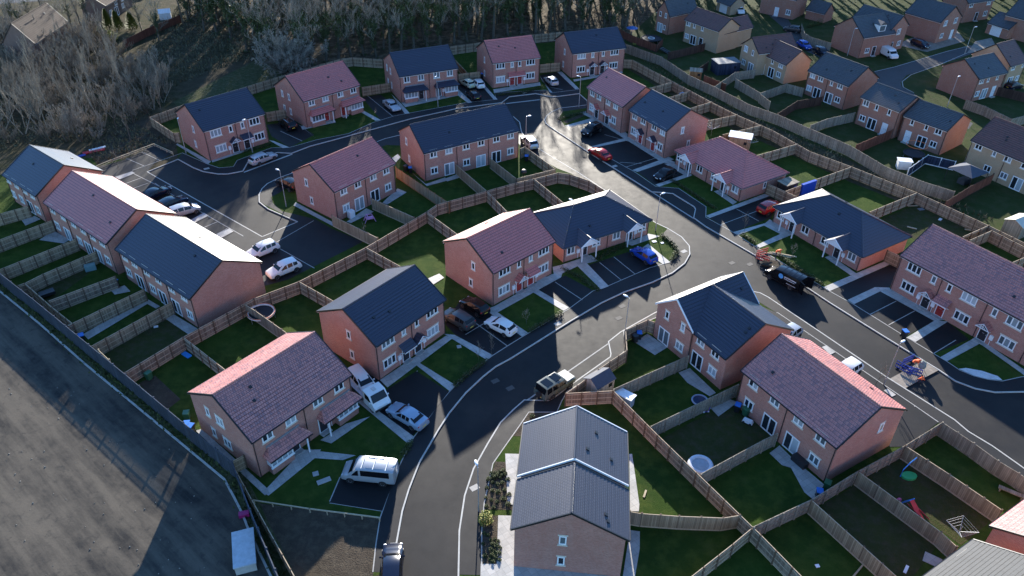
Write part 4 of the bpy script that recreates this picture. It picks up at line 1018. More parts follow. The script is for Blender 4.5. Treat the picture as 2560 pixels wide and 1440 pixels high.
# ---------------------------------------------------------------- the setting: ground, road, footways, lawns
KC = [(-8.36, 21.98), (-9.79, 38.84), (-9.77, 41.59), (-9.73, 43.25), (-9.68, 45.19), (-9.37, 47.69), (-8.71, 51.08), (-7.24, 55.38), (-6.35, 57.69), (-4.80, 60.76), (-3.00, 63.44), (-1.69, 65.06), (-0.12, 66.38), (3.41, 69.84), (7.18, 73.53), (11.17, 77.23), (14.20, 79.53), (18.11, 81.81), (21.08, 84.03), (23.10, 86.35), (24.17, 88.58), (24.45, 90.61), (23.77, 92.94), (22.18, 95.16), (20.69, 96.65), (14.15, 106.25), (10.55, 111.84), (8.71, 114.29), (6.63, 117.13), (4.41, 120.22), (2.11, 124.09), (1.25, 127.41), (0.94, 131.37), (-0.28, 133.91), (-2.42, 135.08), (-12.48, 129.58), (-20.20, 125.00), (-22.32, 123.62), (-35.52, 110.13), (-36.76, 108.97), (-38.24, 106.80), (-38.63, 105.16), (-38.57, 103.29), (-37.95, 101.10), (-36.06, 99.06), (-30.88, 95.53), (-34.88, 91.38), (-56.38, 108.64), (-58.21, 110.15)]
KN = [(-58.21, 110.15), (-54.96, 114.74), (-51.45, 111.84), (-49.44, 110.56), (-46.85, 109.81), (-45.29, 109.89), (-43.23, 110.91), (-43.33, 114.09), (-39.44, 117.73), (-37.06, 117.50), (-34.57, 120.28), (-30.56, 123.26), (-18.85, 132.24), (-10.75, 137.24), (-2.46, 140.37), (-1.09, 143.28), (4.07, 145.12), (4.99, 144.67), (6.90, 143.59), (7.59, 143.56), (12.61, 145.41), (13.90, 141.92), (13.72, 139.77), (8.54, 138.04), (7.04, 136.40), (6.00, 134.60), (5.48, 132.63), (5.71, 131.03), (6.17, 129.96), (12.61, 119.49), (14.89, 115.98), (21.36, 106.03), (23.13, 105.85), (24.56, 105.55), (27.11, 101.61), (27.21, 100.89), (26.46, 98.31), (27.77, 95.89), (33.05, 88.55), (37.72, 81.41), (39.95, 77.70), (43.91, 71.67), (46.36, 68.00), (48.01, 65.59), (49.07, 63.76), (50.71, 62.61), (52.61, 62.06), (55.50, 62.19), (66.29, 62.73)]
KS = [(-2.89, 21.91), (-4.16, 38.74), (-4.36, 43.15), (-4.11, 47.04), (-3.45, 50.23), (-2.18, 53.55), (-0.98, 56.43), (0.32, 58.31), (1.48, 59.78), (4.03, 59.72), (4.70, 60.26), (6.92, 62.59), (11.30, 66.96), (11.41, 67.51), (11.33, 69.66), (12.95, 71.48), (17.59, 75.35), (24.42, 79.88), (28.74, 80.92), (30.63, 80.08), (31.52, 79.79), (32.37, 78.82), (33.03, 77.78), (36.85, 71.84), (41.64, 64.25), (46.24, 57.78), (46.90, 56.15), (48.42, 54.18), (49.83, 51.76), (54.12, 43.85)]
m = MB(); m.sheet([(-900, -200), (900, -200), (900, 1500), (-900, 1500)], -.14)
struct(m.obj('ground', SCRUB))
m = MB(); m.sheet([(-90, 8), (190, 8), (190, 160), (-90, 160)], -.1)
struct(m.obj('road', ROAD))
m = MB(); m.prism(KC + KN + [(300, 45), (300, 700), (-500, 700), (-500, -80), (-5, -80)], -.13, 0)
struct(m.obj('terrain', [SCRUB]))
m = MB(); m.prism(KS + [(300, 12), (300, -80), (3, -80)], -.13, 0)
struct(m.obj('garden_ground', [LAWN]))
def strip(name, lines, w, z0, z1, mat, kind='structure'):
    m = MB()
    for pts in lines:
        P = [Vector((p[0], p[1])) for p in pts]; lf = []; rt = []
        for i, p in enumerate(P):
            d = (P[min(i + 1, len(P) - 1)] - P[max(i - 1, 0)]).normalized(); n = Vector((-d.y, d.x)) * (w / 2)
            lf.append(p + n); rt.append(p - n)
        for i in range(len(P) - 1):
            a, b, c, d = lf[i], lf[i + 1], rt[i + 1], rt[i]
            m.face([(d.x, d.y, z1), (c.x, c.y, z1), (b.x, b.y, z1), (a.x, a.y, z1)])
            if z1 - z0 > .02:
                m.face([(a.x, a.y, z1), (b.x, b.y, z1), (b.x, b.y, z0), (a.x, a.y, z0)]); m.face([(c.x, c.y, z1), (d.x, d.y, z1), (d.x, d.y, z0), (c.x, c.y, z0)])
    return struct(m.obj(name, mat), kind)
strip('kerb', [KC[:46], KC[45:47], KC[46:], KN[:2], KN[1:7], KN[6:9], KN[8:36], KN[35:], KS], .14, -.12, .022, KERB)
def sheets(name, polys, z, mat):
    m = MB()
    for i, p in enumerate(polys): m.sheet(p, z + .0007 * i)
    return struct(m.obj(name, mat))
LW = [(-77.84, 88.50), (-64.03, 77.80), (-56.01, 71.56), (-47.20, 64.39), (-36.09, 55.73), (-26.89, 48.53), (-25.39, 46.50), (-24.10, 44.70), (-22.96, 42.84), (-18.76, 36.76)]
sheets('lawn', [
 LW + KC[1:] + [(-63.63, 114.16), (-71.76, 114.84), (-80.46, 108.97), (-83.52, 98.12)],
 KN[1:] + [(76.23, 78.16), (69.74, 88.37), (67.10, 92.81), (60.61, 101.97), (53.56, 109.95), (44.42, 122.82), (39.65, 128.79), (30.62, 144.93), (23.09, 160.36), (10.86, 176.47), (4.15, 174.54), (-7.46, 169.68), (-14.33, 166.37), (-27.77, 158.18), (-34.20, 159.14), (-47.02, 147.90), (-51.76, 143.18), (-60.81, 134.08), (-64.28, 126.65), (-57.07, 120.10)]], .004, LAWN)
sheets('old_estate_ground', [[(23.52, 164.02), (66.82, 102.40), (67.08, 93.90), (69.74, 88.37), (73.39, 81.77), (88.73, 89.07), (175.37, 215.32), (32.24, 223.09), (24.90, 187.61)]], .004, OLDG)
sheets('yard', [LW[1:] + [(-16.72, 33.29), (-10.63, 22.01), (-60, 8), (-160, 20), (-160, 88), (-92.46, 98.37)]], .006, YARD)
strip('verge', [[(p[0] + .55, p[1] + .75) for p in LW]], 1.7, 0, .009, VERGE)
strip('yard_kerb', [LW], .2, -.02, .06, KERB)
sheets('woodland_floor', [[(-81.40, 192.60), (-87.26, 229.57), (-70, 330), (80, 330), (45.41, 222.37), (24.65, 177.26), (10.14, 180.20), (-8.17, 172.37), (-28.35, 162.49), (-34.91, 160.83), (-46.33, 151.71), (-58.43, 166.21)]], .005, LITTER)
sheets('grass_bank', [[(-64.26, 138.24), (-54.26, 163.56), (-46.23, 151.27), (-52.86, 146.05), (-61.46, 134.46)]], .006, VERGE)
sheets('bare_soil', [
 [(-72.07, 118.48), (-67.61, 129.44), (-65.81, 130.74), (-57.01, 120.71), (-56.81, 117.99), (-61.21, 120.84), (-63.86, 114.74), (-67.08, 112.32)],
 [(-23.31, 45.88), (-11.57, 44.31), (-11.34, 38.86), (-10.33, 30.04), (-14.85, 30.11), (-18.35, 38.98)],
 [(-1.41, 51.20), (0.34, 51.16), (0.44, 45.46), (-2.41, 45.51)], [(-2.55, 44.85), (-0.37, 44.81), (-0.62, 39.76), (-2.32, 39.87)],
 [(1.90, 57.99), (4.86, 58.04), (5.14, 58.45), (5.74, 58.02), (4.61, 54.49), (0.19, 54.58)],
 [(-40.11, 61.50), (-38.83, 62.73), (-34.79, 59.14), (-35.55, 57.70), (-37.06, 58.42)], [(8.80, 131.98), (12.33, 135.47), (13.18, 134.89), (9.47, 131.07)]], .007, SOIL)
BK1 = [(-11.38, 38.86), (-11.54, 41.74), (-11.58, 44.35), (-11.13, 47.72), (-10.66, 50.37), (-9.65, 54.23), (-8.55, 56.59), (-7.66, 58.71), (-6.60, 60.80), (-5.11, 63.29), (-2.07, 66.91), (-0.47, 68.56), (1.37, 70.40), (3.52, 72.46), (7.10, 75.93), (10.25, 79.63), (12.31, 80.80), (18.18, 85.04), (20.96, 86.40), (21.99, 87.65), (22.56, 89.33), (22.36, 91.29), (21.02, 93.34)]
BK2 = [(16.02, 117.27), (19.51, 112.53), (22.24, 107.70), (25.71, 107.20), (28.90, 101.56), (28.26, 98.49), (31.38, 94.35), (33.69, 90.56), (39.99, 81.26), (40.56, 80.36), (42.70, 77.55), (46.37, 71.77), (48.66, 68.31), (49.57, 67.01), (50.37, 65.54), (51.49, 64.64), (52.77, 64.08), (54.28, 63.84), (56.81, 64.59), (68.42, 66.03)]
BK3 = [(-55.09, 117.05), (-49.68, 113.17), (-47.34, 111.85), (-45.17, 112.33), (-45.22, 114.58), (-40.86, 119.42), (-37.87, 119.62), (-33.97, 122.74), (-28.99, 125.46), (-25.47, 130.20), (-22.10, 133.25), (-19.33, 134.77), (-9.22, 140.04), (-3.54, 141.78), (-3.98, 145.22), (6.09, 146.90), (7.38, 145.61), (12.76, 147.49)]
BK4 = [(-2.20, 38.71), (-2.37, 43.12), (-2.27, 46.18), (-1.60, 50.95), (-0.31, 53.51), (0.94, 55.95), (1.94, 57.98), (4.86, 58.04), (5.42, 59.63), (6.08, 61.15), (9.87, 64.48), (11.39, 66.13), (13.13, 68.11), (13.30, 71.62), (17.97, 74.62)]
sheets('footway', [
 KC[1:24] + BK1[::-1], KN[29:] + BK2[::-1],
 [(6.17, 129.96), (12.61, 119.49), (14.89, 115.98), (16.02, 117.27), (12.78, 121.50), (9.04, 129.86), (8.17, 133.79), (9.06, 136.52), (13.60, 138.24), (13.72, 139.77), (8.54, 138.04), (7.04, 136.40), (6.00, 134.60), (5.48, 132.63), (5.71, 131.03)],
 KN[1:21] + BK3[::-1], KS[1:17] + BK4[::-1],
 [(17.59, 75.35), (24.42, 79.88), (28.74, 80.92), (30.63, 80.08), (31.52, 79.79), (32.37, 78.82), (33.03, 77.78), (36.85, 71.84), (41.64, 64.25), (46.24, 57.78), (46.90, 56.15), (48.42, 54.18), (47.59, 52.58), (44.35, 57.30), (42.88, 59.65), (32.59, 75.56), (30.97, 77.75), (17.84, 73.83)],
 [(46.90, 56.15), (49.83, 51.76), (52.46, 47.03), (50.72, 46.60), (46.68, 53.67), (45.13, 56.76)],
 [(-58.21, 110.15), (-34.88, 91.38), (-30.88, 95.53), (-37.95, 101.10), (-38.57, 103.29), (-38.63, 105.16), (-38.24, 106.80), (-36.76, 108.97), (-35.52, 110.13), (-33.81, 107.57), (-35.73, 103.83), (-36.53, 102.62), (-35.84, 100.81), (-33.85, 98.42), (-28.57, 96.35), (-25.62, 93.76), (-20.66, 90.49), (-28.79, 81.21), (-31.72, 79.54), (-34.58, 83.60), (-42.45, 88.56), (-56.89, 97.37), (-70.12, 114.09), (-66.72, 111.49), (-63.63, 114.16), (-60.75, 119.61), (-56.50, 117.10), (-58.14, 113.43)],
 [(-35.52, 110.13), (-22.32, 123.62), (-20.20, 125.00), (-12.48, 129.58), (-2.42, 135.08), (-0.28, 133.91), (0.94, 131.37), (1.25, 127.41), (2.11, 124.09), (4.41, 120.22), (6.63, 117.13), (10.55, 111.84), (14.15, 106.25), (12.66, 106.81), (9.25, 111.60), (7.10, 113.35), (1.69, 119.85), (0.03, 124.64), (-8.80, 127.42), (-19.40, 121.01), (-21.79, 121.09), (-34.12, 107.58)]], .008, PAVE)
sheets('driveway', [
 [(-44.14, 128.63), (-39.57, 130.52), (-34.78, 124.68), (-37.87, 119.62), (-42.05, 123.96)], [(-29.26, 141.76), (-26.03, 143.42), (-20.05, 134.62), (-24.19, 131.38)], [(-11.88, 153.66), (-6.73, 153.45), (-3.47, 141.98), (-8.09, 140.19), (-11.20, 147.15)],
 [(5.07, 154.78), (8.72, 156.93), (12.61, 147.49), (7.22, 145.61)], [(9.05, 130.04), (15.54, 134.07), (19.83, 124.29), (24.81, 116.54), (19.18, 112.97), (16.02, 117.27), (12.68, 120.26)],
 [(19.96, 112.52), (26.52, 117.23), (27.10, 114.57), (28.54, 111.83), (22.80, 107.68), (22.18, 108.09)], [(28.79, 98.25), (39.38, 105.23), (40.41, 102.81), (37.64, 98.46), (31.27, 94.35)],
 [(40.56, 80.36), (51.17, 86.87), (52.45, 86.06), (48.45, 81.32), (42.19, 78.49)], [(42.73, 77.63), (47.04, 80.46), (51.47, 74.54), (46.51, 71.31)], [(47.39, 70.39), (52.94, 74.34), (53.96, 71.06), (48.66, 68.31)],
 [(9.71, 85.26), (15.75, 88.81), (20.08, 85.94), (12.29, 80.62)], [(3.16, 79.98), (6.91, 83.00), (10.27, 79.80), (7.11, 76.09)],
 [(-7.95, 72.50), (-6.49, 77.07), (-2.87, 74.95), (1.33, 70.40), (-2.07, 66.91), (-6.66, 70.59)], [(-17.18, 63.23), (-15.74, 66.52), (-13.39, 60.94), (-10.45, 64.06), (-6.60, 60.86), (-8.55, 56.59), (-9.87, 54.34), (-16.25, 59.36)],
 [(-15.41, 51.21), (-10.55, 50.87), (-11.49, 45.14), (-16.44, 45.98), (-16.05, 48.52)], [(30.18, 77.60), (32.52, 75.64), (44.35, 57.30), (39.60, 53.92), (37.96, 53.84), (33.03, 68.23)]], .0125, DRIVE)
sheets('paving', [
 [(-57.10, 120.55), (-49.29, 114.00), (-49.51, 113.02), (-57.21, 120.10)], [(-49.51, 114.71), (-45.32, 118.96), (-44.60, 118.04), (-49.01, 113.71)], [(-42.14, 122.38), (-41.17, 122.04), (-37.87, 119.62), (-38.96, 119.36)], [(-38.79, 129.30), (-37.85, 128.25), (-34.07, 123.22), (-35.20, 124.70)],
 [(-37.99, 128.25), (-32.47, 131.14), (-32.07, 130.09), (-37.31, 126.73)], [(-28.10, 135.64), (-24.19, 131.38), (-25.09, 131.06), (-28.33, 134.73)], [(-23.88, 143.54), (-21.42, 138.95), (-19.31, 134.59), (-20.16, 134.26)], [(-21.49, 139.53), (-15.63, 142.23), (-11.15, 144.67), (-10.93, 143.45), (-20.50, 137.40)], [(-11.27, 146.94), (-8.09, 140.19), (-8.84, 139.83), (-11.35, 144.07)],
 [(-7.02, 149.74), (-6.30, 149.71), (-3.31, 141.77), (-4.00, 141.60)], [(-4.25, 146.88), (5.04, 151.00), (5.14, 149.27), (-4.06, 145.02)], [(5.07, 154.56), (5.54, 151.64), (7.38, 145.61), (6.91, 145.63)], [(8.72, 156.93), (9.72, 157.12), (12.78, 147.70), (11.97, 147.52)], [(11.84, 152.72), (17.14, 155.44), (22.39, 158.01), (22.34, 156.84), (11.93, 151.61)],
 [(12.15, 136.03), (13.71, 136.91), (19.42, 128.47), (20.23, 126.42), (25.11, 117.57), (27.89, 115.27), (26.90, 114.14), (24.15, 116.56), (18.63, 125.98), (15.01, 132.29)], [(9.05, 130.04), (15.59, 134.62), (16.34, 133.32), (9.88, 129.49)], [(13.14, 121.65), (19.39, 125.29), (19.98, 124.45), (14.14, 121.45)], [(19.20, 113.11), (25.88, 118.15), (26.65, 117.22), (19.96, 112.52)],
 [(22.20, 108.23), (27.73, 112.00), (28.61, 111.55), (22.80, 107.68)], [(24.73, 115.66), (26.29, 115.17), (28.67, 111.83), (27.54, 111.31)], [(31.02, 106.38), (31.88, 106.88), (33.89, 103.13), (33.09, 102.29)], [(28.33, 98.84), (39.04, 106.01), (39.50, 105.23), (28.79, 98.25)],
 [(31.27, 94.35), (36.59, 96.99), (37.54, 98.11), (39.80, 94.33), (38.42, 93.50), (36.24, 96.32), (31.96, 93.68)], [(33.66, 90.88), (38.39, 94.37), (39.56, 93.90), (34.13, 90.35)], [(42.42, 88.20), (43.37, 88.77), (45.38, 84.43), (44.48, 83.98)], [(39.96, 81.17), (50.40, 87.49), (51.36, 87.07), (40.56, 80.36)],
 [(42.19, 78.49), (46.72, 81.36), (48.51, 81.31), (51.73, 76.99), (52.78, 74.75), (51.40, 74.38), (47.04, 80.46), (42.73, 77.63)], [(46.63, 71.15), (51.55, 74.62), (52.94, 74.34), (47.39, 70.39)], [(49.05, 67.66), (53.78, 70.69), (55.07, 71.49), (55.28, 70.50), (49.57, 67.01)], [(55.07, 71.49), (55.50, 70.65), (57.58, 66.00), (59.38, 62.88), (57.65, 62.92), (57.10, 65.12), (54.85, 70.29)],
 [(8.55, 85.38), (9.79, 86.21), (12.40, 80.71), (11.31, 80.03)], [(5.34, 84.90), (6.54, 85.44), (10.65, 87.95), (11.43, 86.56), (8.81, 85.28), (5.48, 82.58)], [(15.62, 90.85), (19.20, 93.60), (20.74, 93.02), (16.51, 90.41)], [(17.69, 89.77), (18.80, 90.97), (21.18, 86.40), (20.08, 85.94)],
 [(-3.22, 75.36), (-2.10, 76.15), (5.15, 83.23), (6.59, 83.65), (6.37, 82.56), (-1.99, 74.62)], [(2.43, 79.39), (3.05, 79.98), (7.06, 76.09), (6.38, 75.38)], [(-3.07, 75.20), (-2.15, 75.34), (1.95, 71.06), (1.23, 70.33)],
 [(-14.24, 62.52), (-7.67, 70.24), (-6.81, 69.86), (-13.27, 61.37)], [(-7.93, 70.62), (-6.65, 70.44), (-2.02, 66.90), (-2.83, 66.17)], [(-11.13, 65.60), (-10.45, 65.59), (-6.01, 61.91), (-6.52, 60.92)],
 [(-22.85, 47.01), (-20.31, 52.32), (-18.55, 52.39), (-18.92, 51.28), (-22.22, 46.67)], [(-19.12, 51.28), (-19.02, 52.20), (-15.02, 51.71), (-16.17, 51.07)], [(-18.89, 53.61), (-16.75, 55.91), (-14.45, 56.99), (-17.71, 53.21)], [(-16.32, 59.30), (-15.48, 59.34), (-9.57, 54.23), (-9.91, 53.12)], [(-31.67, 54.66), (-31.15, 54.92), (-22.24, 47.23), (-22.55, 46.68)],
 [(-10.87, 109.24), (-8.99, 110.80), (-8.61, 109.57), (-10.43, 108.30)], [(-16.23, 111.02), (-13.68, 107.35), (-10.83, 109.64), (-10.45, 108.56), (-13.44, 106.69)], [(-20.16, 116.08), (-19.35, 117.67), (-18.75, 116.47), (-19.31, 114.47)], [(-23.90, 95.67), (-21.71, 99.58), (-20.45, 98.62), (-23.21, 95.32)], [(-19.57, 101.29), (-17.87, 105.80), (-16.32, 104.62), (-18.79, 100.79)], [(-32.50, 101.07), (-24.67, 94.49), (-25.49, 94.30), (-32.59, 100.12)],
 [(-41.69, 72.90), (-40.84, 73.65), (-36.98, 70.91), (-37.66, 69.83)], [(-50.39, 78.30), (-49.05, 79.37), (-47.78, 78.07), (-49.45, 77.36)], [(-49.83, 69.59), (-45.40, 76.78), (-42.96, 75.11), (-43.28, 74.64), (-44.69, 75.55), (-48.82, 68.64)], [(-70.12, 94.77), (-68.92, 96.04), (-67.61, 95.13), (-68.83, 93.34)], [(-65.05, 89.65), (-64.33, 92.18), (-60.91, 89.84), (-61.28, 88.85)],
 [(25.66, 52.75), (26.95, 53.79), (27.74, 52.18), (29.87, 48.88), (28.24, 47.15), (27.68, 47.96), (27.27, 50.91), (26.48, 51.23)], [(21.08, 58.89), (23.33, 60.36), (24.14, 59.85), (21.65, 57.70)], [(14.35, 69.59), (16.08, 71.18), (18.02, 68.71), (16.41, 67.33)], [(18.61, 64.42), (20.00, 65.19), (22.12, 61.25), (21.35, 60.71), (19.31, 62.77)],
 [(-0.95, 44.82), (0.61, 44.79), (0.54, 39.59), (9.74, 38.67), (10.28, 37.76), (-2.29, 37.96), (-2.32, 39.79), (-0.96, 39.77)], [(10.81, 43.44), (11.68, 43.30), (11.45, 41.55), (10.54, 38.13), (9.62, 38.52)], [(11.78, 52.39), (12.05, 52.38), (12.01, 46.29), (11.86, 45.48), (11.06, 45.49)], [(-0.43, 52.20), (1.14, 52.17), (0.67, 46.04), (-0.11, 46.05)],
 [(3.58, 80.40), (5.74, 82.58), (2.62, 82.66)], [(-12.75, 80.20), (-9.52, 82.96), (-8.79, 82.04), (-10.21, 80.31)], [(-62.48, 108.17), (-60.60, 110.09), (-59.87, 109.54), (-61.40, 107.36)], [(-46.35, 95.41), (-45.03, 97.60), (-44.08, 96.79), (-45.52, 94.63)], [(-41.67, 91.36), (-40.03, 93.41), (-39.22, 92.54), (-40.58, 90.51)],
 [(36.01, 69.17), (36.68, 69.52), (37.27, 68.28), (36.56, 67.80)], [(40.47, 62.00), (41.03, 62.31), (41.54, 61.34), (40.99, 61.04)]], .0165, SLAB)
sheets('block_paving', [[(41.93, 63.98), (46.87, 67.07), (47.91, 65.46), (43.01, 62.46)], [(106.97, 180.75), (112.08, 183.52), (108.84, 173.49), (101.14, 172.45)]], .0165 - .11 * 0, SLBO)
strip('edging', [BK1, BK2, BK3, BK4, [(44.00, 75.61), (48.30, 78.43)], [(45.48, 73.57), (49.81, 76.45)], [(48.57, 68.31), (52.36, 70.87)], [(11.66, 86.16), (14.12, 82.18)], [(13.70, 87.57), (16.12, 83.50)], [(5.53, 81.50), (8.82, 77.70)], [(-5.39, 70.56), (-2.94, 73.07)], [(-4.62, 73.11), (-0.47, 68.63)], [(-11.80, 62.16), (-7.75, 58.77)], [(-12.96, 60.87), (-10.32, 64.12)],
 [(-16.12, 48.48), (-11.16, 47.63)], [(-16.44, 45.98), (-11.49, 45.14)], [(-16.06, 49.00), (-16.46, 46.12)], [(30.01, 96.39), (36.80, 100.85)], [(33.37, 100.95), (35.82, 97.59)], [(-55.56, 106.42), (-49.43, 100.96), (-37.52, 91.45)], [(-43.79, 93.51), (-42.32, 95.19)], [(-41.40, 91.77), (-40.37, 93.42)], [(-60.20, 105.92), (-58.35, 108.05)], [(-58.26, 104.61), (-56.64, 106.32)], [(-60.62, 109.83), (-54.44, 105.37)], [(-63.40, 114.72), (-59.45, 112.09)], [(-61.83, 117.12), (-57.74, 114.12)], [(-60.76, 110.50), (-55.11, 116.91)], [(-28.66, 95.91), (-33.67, 88.32)], [(-32.14, 88.78), (-25.97, 83.84)],
 [(32.64, 75.72), (42.93, 59.77), (44.40, 57.41)], [(31.97, 75.09), (32.64, 75.72)], [(33.09, 73.08), (33.97, 73.61)], [(34.35, 70.99), (35.27, 71.64)], [(41.37, 58.59), (42.90, 59.71)], [(39.65, 54.51), (44.25, 57.36)], [(37.55, 66.72), (38.84, 67.53)], [(27.16, 124.53), (19.85, 124.46)], [(6.95, 148.56), (9.42, 147.19)], [(-41.02, 126.03), (-36.33, 122.19)], [(-28.41, 142.71), (-22.22, 133.07)], [(15.89, 126.57), (19.78, 123.97)], [(21.02, 115.49), (17.45, 115.89)], [(23.65, 117.62), (18.22, 114.13)]], .1, 0, .021, EDGE)
sheets('channel_line', [[(6.16, 129.79), (6.31, 129.79), (26.62, 98.19), (26.42, 98.08)], [(-2.53, 139.99), (4.85, 142.46), (4.83, 142.06), (-2.53, 139.60)], [(-43.12, 110.77), (-36.99, 117.50), (-36.79, 117.20), (-42.92, 110.49)], [(1.53, 59.72), (11.37, 69.59), (11.55, 69.58), (1.69, 59.65)]], -.094, EDGE)
sheets('gravel_bed', [[(50.33, 65.75), (51.23, 65.93), (52.81, 65.49), (54.17, 64.65), (54.35, 63.97), (52.80, 64.14), (51.53, 64.70)]], .02, GRAV)
sheets('old_estate_road', [[(75.74, 159.87), (81.15, 162.84), (97.12, 173.45), (104.68, 177.93), (104.44, 173.68), (91.28, 164.42), (81.69, 157.94), (78.86, 153.86), (78.09, 151.19), (79.11, 147.88), (79.66, 143.67), (84.17, 133.79), (82.16, 131.14), (76.60, 143.78), (74.20, 154.74)], [(63.32, 202.32), (64.63, 187.30), (63.04, 176.95), (67.63, 165.94), (69.52, 168.46), (68.43, 181.05), (66.98, 188.76), (68.34, 205.65)], [(-133.19, 197.62), (-122.23, 201.76), (-112.27, 206.82), (-111.80, 217.91), (-118.47, 218.25), (-124.34, 206.01), (-135.07, 201.03)]], .009, OROAD)
strip('old_estate_kerb', [[(75.74, 159.87), (81.15, 162.84), (97.12, 173.45), (103.96, 177.38)], [(101.14, 172.45), (91.28, 164.42), (82.87, 158.37), (79.36, 154.30), (78.33, 151.18), (79.29, 148.30)]], .14, 0, .03, EDGE)
sheets('worn_lawn', [[(-46.85, 66.72), (-41.64, 75.23), (-36.91, 70.83), (-32.66, 74.63), (-37.76, 68.04), (-41.54, 61.84)], [(28.19, 46.09), (33.22, 49.20), (38.21, 42.76), (33.55, 38.51)], [(34.01, 50.28), (39.21, 53.28), (42.05, 49.38), (44.63, 45.57), (39.81, 42.39)], [(15.29, 54.56), (24.49, 60.77), (26.59, 54.61), (18.27, 49.58)], [(54.25, 98.80), (61.54, 103.43), (66.23, 94.47), (63.11, 92.71), (57.91, 89.91)], [(37.82, 140.24), (41.00, 134.43), (35.49, 131.03), (33.30, 136.57)], [(-61.85, 79.42), (-57.92, 84.19), (-54.33, 83.19), (-56.73, 75.59)]], .0085, WORN)
sheets('old_estate_drive', [[(87.41, 177.27), (92.35, 172.84), (104.69, 180.86), (106.63, 190.05), (102.13, 188.66), (91.44, 181.47)]], .0115, SLBO)
def flat_thing(name, label, cat, poly, z, mat, t=.02, group=None):
    cx = sum(p[0] for p in poly) / len(poly); cy = sum(p[1] for p in poly) / len(poly)
    m = MB(); m.prism([(p[0] - cx, p[1] - cy) for p in poly], 0, t)
    return tag(m.obj(name, mat, None, (cx, cy, z)), label, cat, group)
def at(p, dx, dy): return (p[0] + dx, p[1] + dy)
def rect(p, w, h, a): return [at(p, x * math.cos(a) - y * math.sin(a), x * math.sin(a) + y * math.cos(a)) for x, y in ((-w / 2, -h / 2), (w / 2, -h / 2), (w / 2, h / 2), (-w / 2, h / 2))]
COVER = pl('concrete_cover', (.36, .34, .31), .8)
for p, z, l in (((23.47, 89.20), .009, 'pale drain cover in the footway on the bend by the navy hipped bungalow'), ((-3.24, 47.96), .009, 'pale drain cover in the footway under the nearest street lamp'), ((-49.22, 111.50), .009, 'pale drain cover in the footway below the far left navy semi'), ((16.50, 114.48), .009, 'pale drain cover beside the red hatchback on the main road footway'), ((5.55, 72.87), .009, 'pale drain cover at the kerb beside the lawn of the red semi in the middle'), ((-1.68, 62.77), -.097, 'square manhole patch on the road near the silver off-roader, the left one of two'), ((-0.03, 61.66), -.097, 'square manhole patch on the road near the silver off-roader, the right one of two'), ((13.01, 74.26), -.097, 'sunlit manhole patch on the road below the street lamp by the gabled navy house'), ((13.69, 76.67), -.097, 'manhole patch on the road just above the sunlit one by the gabled navy house'), ((29.49, 86.66), -.097, 'manhole patch in the junction left of the red barriers'), ((31.85, 86.41), -.097, 'manhole patch in the junction close to the red barriers'), ((-53.02, 105.21), .009, 'pale drain cover in front of the dark cars by the far left terraces'), ((1.81, 145.41), .009, 'pale drain cover in front of the red semi at the top of the street')):
    flat_thing('drain_cover', l, 'drain cover', rect(p, .85, .6, .6), z, COVER if z > 0 else pl('road_cover', (.075, .07, .064), .8), .012)
# ---------------------------------------------------------------- houses of the new estate
house('A', 'navy-roofed semi with two black doors next to the scrub at far left', NAVY, RBRK)
house('B', 'red-roofed semi with red doors and two red lean-to bay roofs in the back row', REDT, RBRK)
house('C', 'navy-roofed semi with two navy lean-to bay roofs and black doors in the back row', NAVY, RBRK)
house('D', 'red-roofed semi with two red doors under one shared canopy in the back row', REDT, RBRK)
house('E', 'navy-roofed semi at the right end of the back row with two gabled door canopies', NAVY, RBRK)
house('F', 'red-roofed semi standing behind and left of a navy-roofed one, black car in front', REDT, RBRK, vents=1)
house('G', 'navy-roofed semi with red doors beside the red hipped bungalow', NAVY, RBRK)
house('K', 'long navy-roofed terrace in the middle of the estate with three gardens behind it', NAVY, RBRK, name='terraced_houses')
house('L', 'red-roofed semi by the car park with its back garden and pink playset', REDT, RBRK)
house('M', 'red-roofed semi in the middle touching the navy hipped bungalow in the picture', REDT, RBRK)
house('N', 'navy-roofed semi with black doors in the middle, white recovery truck beside it', NAVY, RBRK)
house('O', 'large red-tiled semi in the left foreground with two red bay roofs', PANT, RBRK)
house('P', 'nearest navy-roofed terrace on the left, its far slope glaring white', NAVY, RBRK, name='terraced_houses')
house('Q', 'red-roofed terrace between two navy ones on the left', REDT, RBRK, name='terraced_houses')
house('R', 'short navy-roofed terrace at the far left edge of the estate', NAVY, RBRK, name='terraced_houses', x0ext=.0)
house('T', 'red-tiled semi on the right with French doors onto the lower right gardens', PANT, RBRK)
house('U', 'long red-tiled terrace at the right edge with black and red front doors', PANT, RBRK, name='terraced_houses', x1ext=1.5)
house('H', 'red hip-roofed bungalow with two white porches', REDT, RBRK, name='bungalow')
house('I', 'navy hip-roofed bungalow on the right with two white porches behind the black van', NAVY, RBRK, name='bungalow')
house('J', 'navy hip-roofed bungalow in the centre with the blue car outside', NAVY, RBRK, name='bungalow')
combo('S1', 'S2', 'navy-roofed house with a gabled cross wing and French doors in the lower right middle', NAVY, RBRK, 'cross_gabled_house', extb=(2.9, 0), old=False, wv=True)
q1, i1 = HD['V1']; q2, i2 = HD['V2']
r = thing('stepped_house', 'grey-roofed stepped pair of houses at the bottom, end gable facing us', 'house', (q1[0], q1[1]), R(q1[2]))
block(r, q1, SLAT, RBRK, i1, pipes=[], vents=2, x1ext=.1)
a = -R(q1[2]); dx, dy = q2[0] - q1[0], q2[1] - q1[1]
q2 = q2[:5] + (q2[5] + .32, q2[6] + .32)
